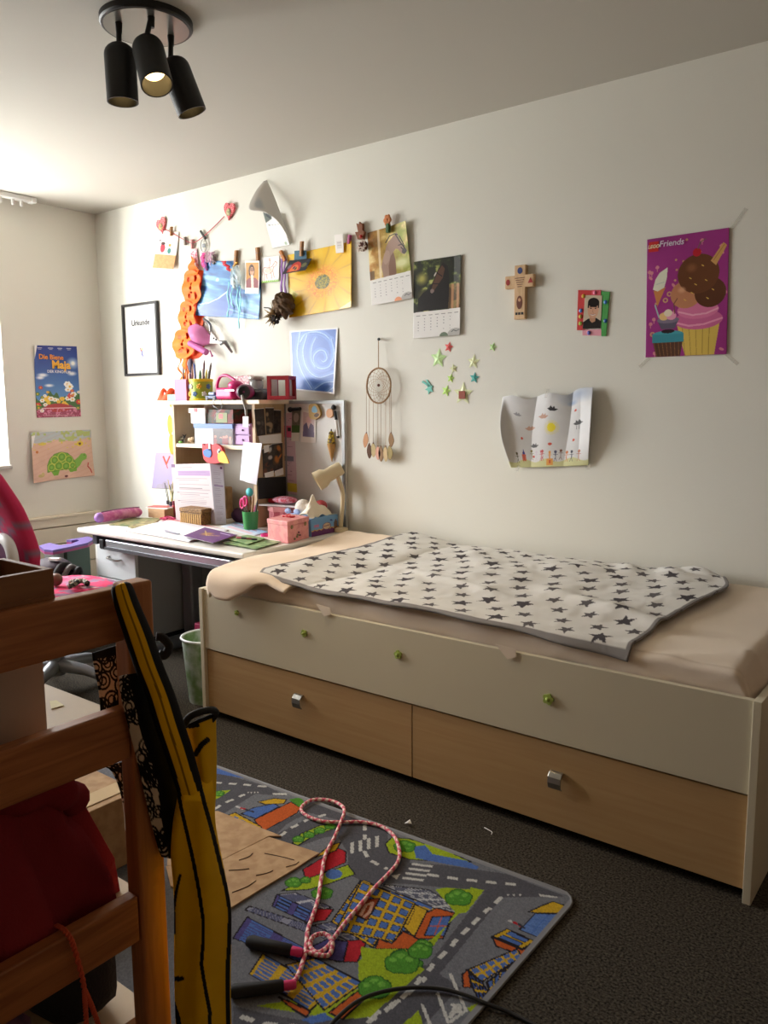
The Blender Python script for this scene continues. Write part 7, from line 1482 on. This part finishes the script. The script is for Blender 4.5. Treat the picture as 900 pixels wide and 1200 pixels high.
# red hooded sweater heaped on the lower board
rings = []; nz, na = 40, 64
for i in range(nz):
    q = i/(nz-1); z = .4505+q*.245
    yr_ = np.interp(q, [0, .25, .5, .75, .85, 1], [-2.318, -2.325, -2.35, -2.378, -2.385, -2.45]); yl = -2.735+.05*q**3
    rx = np.interp(q, [0, .7, .9, 1], [.062, .055, .045, .012])
    row = []
    for j in range(na):
        a = 2*math.pi*j/na; ca, sa = math.cos(a), math.sin(a)
        f = 1+.30*math.sin(9*a+2.6*q)*(1-.5*q)+.14*math.sin(17*a-3*q)
        row.append((3.478+rx*sq(ca, .8)*f-.0*q, (yr_+yl)/2+(yr_-yl)/2*sq(sa, .7)*(1 if sa < 0 else 1)*min(f, 1.02), z+.012*math.sin(5*a+9*q)*q*(1-q)))
    rings.append(row+[row[0]])
sw = thing('red_sweater', 'red hooded sweater heaped behind the lower rails of the pine rack', 'sweater', (3.478, -2.53, .4505)); m_sw = M('sweater_red', (150, 50, 56), .95, var=(4, (130, 40, 50)), bump=(300, .3), spec=.1)
P = np.array(rings); P[..., 0] = np.minimum(P[..., 0], 3.5475); MB().grid(P[:, ::-1]).build('body_fabric', m_sw, sw, smooth=True)
MB().tube(cr([V3(3.50, -2.395, .645), V3(3.52, -2.43, .675), V3(3.50, -2.52, .69), V3(3.47, -2.6, .68), V3(3.46, -2.5, .66), V3(3.47, -2.42, .645)], 60, True), [.022+.004*math.sin(i*.9) for i in range(60)], 12, closed=True).build('hood', m_sw, sw, smooth=True)
# purple toys, paper and cap on the bottom board
o = MB().ball((3.455, -2.59, .299), .065, .13, .048, 22, 14, fn=lambda d: 1+.10*math.sin(9*d[0]+4*d[2])*math.cos(8*d[1])).build('cloth_heap', M('cloth_violet', (86, 70, 104), .9, var=(25, (130, 90, 120), .1)), smooth=True); tag(o, 'violet cloth heap on the bottom board of the pine rack', 'cloth')
o = MB().lathe([(.022, 0), (.023, .004), (.023, .018), (.019, .022), (.002, .022)], (3.532, -2.40, .2506), 24).build('bottle_cap', M('cap_blue', (40, 34, 110), .4), smooth=40); tag(o, 'dark blue screw cap on the bottom board of the pine rack', 'cap')
sb = thing('dark_filler', 'black bag shape added to fill the dark gap on the bottom board of the pine rack', 'bag', (3.3, -2.375, .25))  # dark shape added to blacken the gap under the lowest rail
MB().ball((3.30, -2.375, .322), .215, .065, .072, 24, 14, fn=lambda d: (abs(d[0])**4+abs(d[1])**4+abs(d[2])**4)**-.25*.98).build('bag_body', m_bk, sb, smooth=True)
MB().tube(cr([V3(3.2, -2.375, .375), V3(3.25, -2.375, .40), V3(3.35, -2.375, .40), V3(3.4, -2.375, .375)], 16), .008, 8).build('handle', m_bk, sb, smooth=True)
# orange braided cord hanging over the lowest rail
oc = thing('braided_cord', 'orange braided cord hung over the lowest rail of the pine rack', 'cord', L(100, 1200, 3.59)); m_oc = M('cord_orange', (206, 84, 50), .8)
def braid(path, name, r=.0021):
    C_ = cr(path, 120)
    for k in range(2):
        pp = [C_[i]+V3(.0015*math.sin(i*.42+k*math.pi), .0022*math.cos(i*.42+k*math.pi), 0) for i in range(120)]
        MB().tube(pp, r, 6).build(name, m_oc, oc, smooth=True)
T_ = L(84, 1090, 3.59); braid([V3(3.545, T_[1]+.002, .492), V3(3.568, T_[1], .4965), V3(3.586, T_[1], .489), L(88, 1115, 3.588), L(95, 1140, 3.588), L(99, 1160, 3.588)], 'strand'); braid([L(99, 1160, 3.588), L(100, 1180, 3.588), L(102, 1215, 3.588)], 'strand', .0019); braid([L(99, 1160, 3.588), L(107, 1178, 3.588), L(116, 1203, 3.588)], 'strand', .0019)

# ------------------------------------------------------------------ bags hung over the rack's corner post
m_bag = PRINT('bag_print', .85, bump=(500, .12), spec=.1)
YB, KB = (230, 178, 10), (24, 23, 23)
def pxsheet(name, Lp, Rp, xdep, paint, nx, ny, parent, bul=.012):
    """cloth between two edge curves given as photo points, hung at depth xdep(s,t)"""
    Lc = cr([(u, v, 0) for u, v in Lp], ny)[:, :2]; Rc_ = cr([(u, v, 0) for u, v in Rp], ny)[:, :2]
    s, t = np.meshgrid(np.linspace(0, 1, nx), np.linspace(0, 1, ny)); U = Lc[:, 0][:, None]*(1-s)+Rc_[:, 0][:, None]*s; Vv = Lc[:, 1][:, None]*(1-s)+Rc_[:, 1][:, None]*s
    D_ = xdep(s, t); d = _f[None, None]+_R[None, None]*((U-450)/FPX)[..., None]-_U[None, None]*((Vv-600)/FPX)[..., None]
    P = CP[None, None]+d*((D_-CP[0])/d[..., 0])[..., None]
    cv = Cv(1, 1, 0, U, Vv); paint(cv, s, t); return gridmesh(name, P, cv.a, m_bag, parent, solid=.003)
bg = thing('yellow_bag', 'yellow cloth bag with black piping hung over the rack post', 'bag', V3(3.63, -2.27, .2))
def pstrap(cv, s, t):
    cv.fill(YB); cv.noise(.05, 8, 3); bw = np.clip(1-(t-.68)*2.6, .25, 1); cv.put((s < .2*bw) | (s > 1-.30*bw), KB); cv.put(np.abs(s-.46-.03*np.sin(t*6)) < .03+.05*t*(1-t), (112, 78, 6), .75)
pxsheet('strap', [(138, 684.5), (130.5, 690), (134, 710), (145, 745), (157, 781), (170, 815), (182, 853), (194.6, 890), (203, 915), (211, 940), (219, 975), (226.7, 1010)], [(148, 681.5), (155, 686), (164, 708), (179, 743), (192, 780), (206, 815), (216, 847), (226, 878), (235, 912), (243, 945), (250, 977), (257, 1008)], lambda s, t: 3.597+.022*np.sin(math.pi*s)**.5*(1-.3*t)+.012*t-.045*np.clip(1-t/.03, 0, 1)-.030*np.clip((t-.80)/.20, 0, 1), pstrap, 40, 160, bg)
def pbody(cv, s, t):
    cv.fill(YB); cv.noise(.03, 10, 5)
    for pts, w in (([(226.7, 890), (233, 915), (240, 943), (249, 975), (256.7, 1007), (264, 1037), (269.5, 1067), (269, 1100), (266.7, 1133), (267, 1165), (268, 1230)], 5), ([(203, 890), (208, 925), (213, 950), (220, 980), (226.7, 1010), (233, 1043), (238, 1077), (238, 1105), (236, 1130), (240, 1155), (246, 1187), (245, 1230)], 4.4), ([(211, 1026), (206, 1047), (203.5, 1067), (204.5, 1093)], 3.6), ([(203, 1147), (213, 1147)], 6), ([(203, 1176), (209, 1195), (212, 1230)], 6)): cv.line(pts, w, KB)
pxsheet('bag_body', [(204, 905), (208, 930), (203, 960), (200, 1000), (203, 1040), (204, 1080), (204, 1130), (205, 1180), (207, 1235)], [(247, 905), (251, 930), (253, 967), (260, 1005), (267, 1040), (271, 1067), (271, 1110), (270.5, 1160), (272, 1235)], lambda s, t: 3.588+(.012+.035*np.sin(math.pi*s)**.7)*np.clip(t/.16, 0, 1)+.007*np.sin(s*9+t*4)*np.clip(t*4, 0, 1), pbody, 90, 220, bg)
def pback(cv, s, t): cv.fill((222, 172, 10)); cv.put(t < .045, KB); cv.line([(229, 884), (236, 873), (243, 867)], 6.5, KB); cv.line([(222, 852), (232, 850)], 4, KB)
pxsheet('bag_pocket', [(217, 850), (219, 870), (222, 890), (228, 915), (232, 945)], [(253, 835), (253.5, 860), (254, 890), (253.5, 920), (252, 950)], lambda s, t: 3.575+.03*np.sin(math.pi*s), pback, 50, 90, bg)
rimp = [(216, 849), (221, 841), (230, 836), (240, 833), (248, 832), (253, 835), (249, 842), (242, 850), (233, 860), (226, 872)]
MB().tube(cr([L(u, v, 3.58+.02*math.sin(i*.5)) for i, (u, v) in enumerate(rimp)], 50), .0058, 8).build('piping', M('piping_black', KB, .8), bg, smooth=True)
MB().tube(cr([L(183, 746, 3.565), L(190, 747, 3.57), L(198, 757, 3.575), L(193, 768, 3.57), L(186, 766, 3.565)], 24), [.007]*24, 8).build('strap_loop', M('piping_black'), bg, smooth=True)
# black bag with cream ornaments
ob = thing('ornament_bag', 'black bag with cream scroll ornaments hanging behind the yellow bag', 'bag', V3(3.59, -2.33, .5)); CRm = (206, 190, 166)
def porn(cv, s, t, edge=.42, seed=2):
    cv.fill((20, 19, 20)); r3 = random.Random(seed)
    m = s < edge+.06*np.sin(t*14); cv.put(m, CRm)
    umin, umax, vmin, vmax = cv.X.min(), cv.X.max(), cv.Y.min(), cv.Y.max(); k = np.zeros(s.shape, bool)
    for i in range(int((umax-umin)*(vmax-vmin)/150)+4):
        cx, cy, R_ = r3.uniform(umin, umax), r3.uniform(vmin, vmax), r3.uniform(5, 9); d = np.hypot(cv.X-cx, (cv.Y-cy)*.8); k |= (np.abs(d-R_) < 1.1) | (np.abs(d-R_*.5) < .9)
    cv.put(k & m, (22, 20, 20))
pxsheet('bag_front', [(139, 793), (141, 812), (146, 835), (152, 858), (160, 890), (168, 925), (176, 960), (184, 990), (189, 1004)], [(164, 788), (174, 815), (184, 840), (194, 875), (203, 905), (210, 935), (214, 960), (213, 985), (207, 1008)], lambda s, t: 3.585+.012*np.sin(math.pi*s), lambda cv, s, t: porn(cv, s, t, .40), 60, 160, ob)
def pbk(cv, s, t): porn(cv, s, t, 2.0, 5); cv.put(t < .16, (20, 19, 20))
pxsheet('bag_back', [(110, 765), (111, 775), (114, 790), (117, 805), (119, 822), (120, 842)], [(136, 757), (141, 770), (142, 785), (142, 800), (142, 820), (144, 842)], lambda s, t: 3.522-.012*np.sin(math.pi*s), pbk, 50, 90, ob)
pxsheet('bag_side', [(122, 898), (132, 905), (141, 925), (146, 950), (148, 975)], [(146, 893), (150, 910), (152, 930), (152, 955), (152.5, 975)], lambda s, t: 3.518+0*s, lambda cv, s, t: porn(cv, s, t, 2.0, 9), 30, 70, ob)
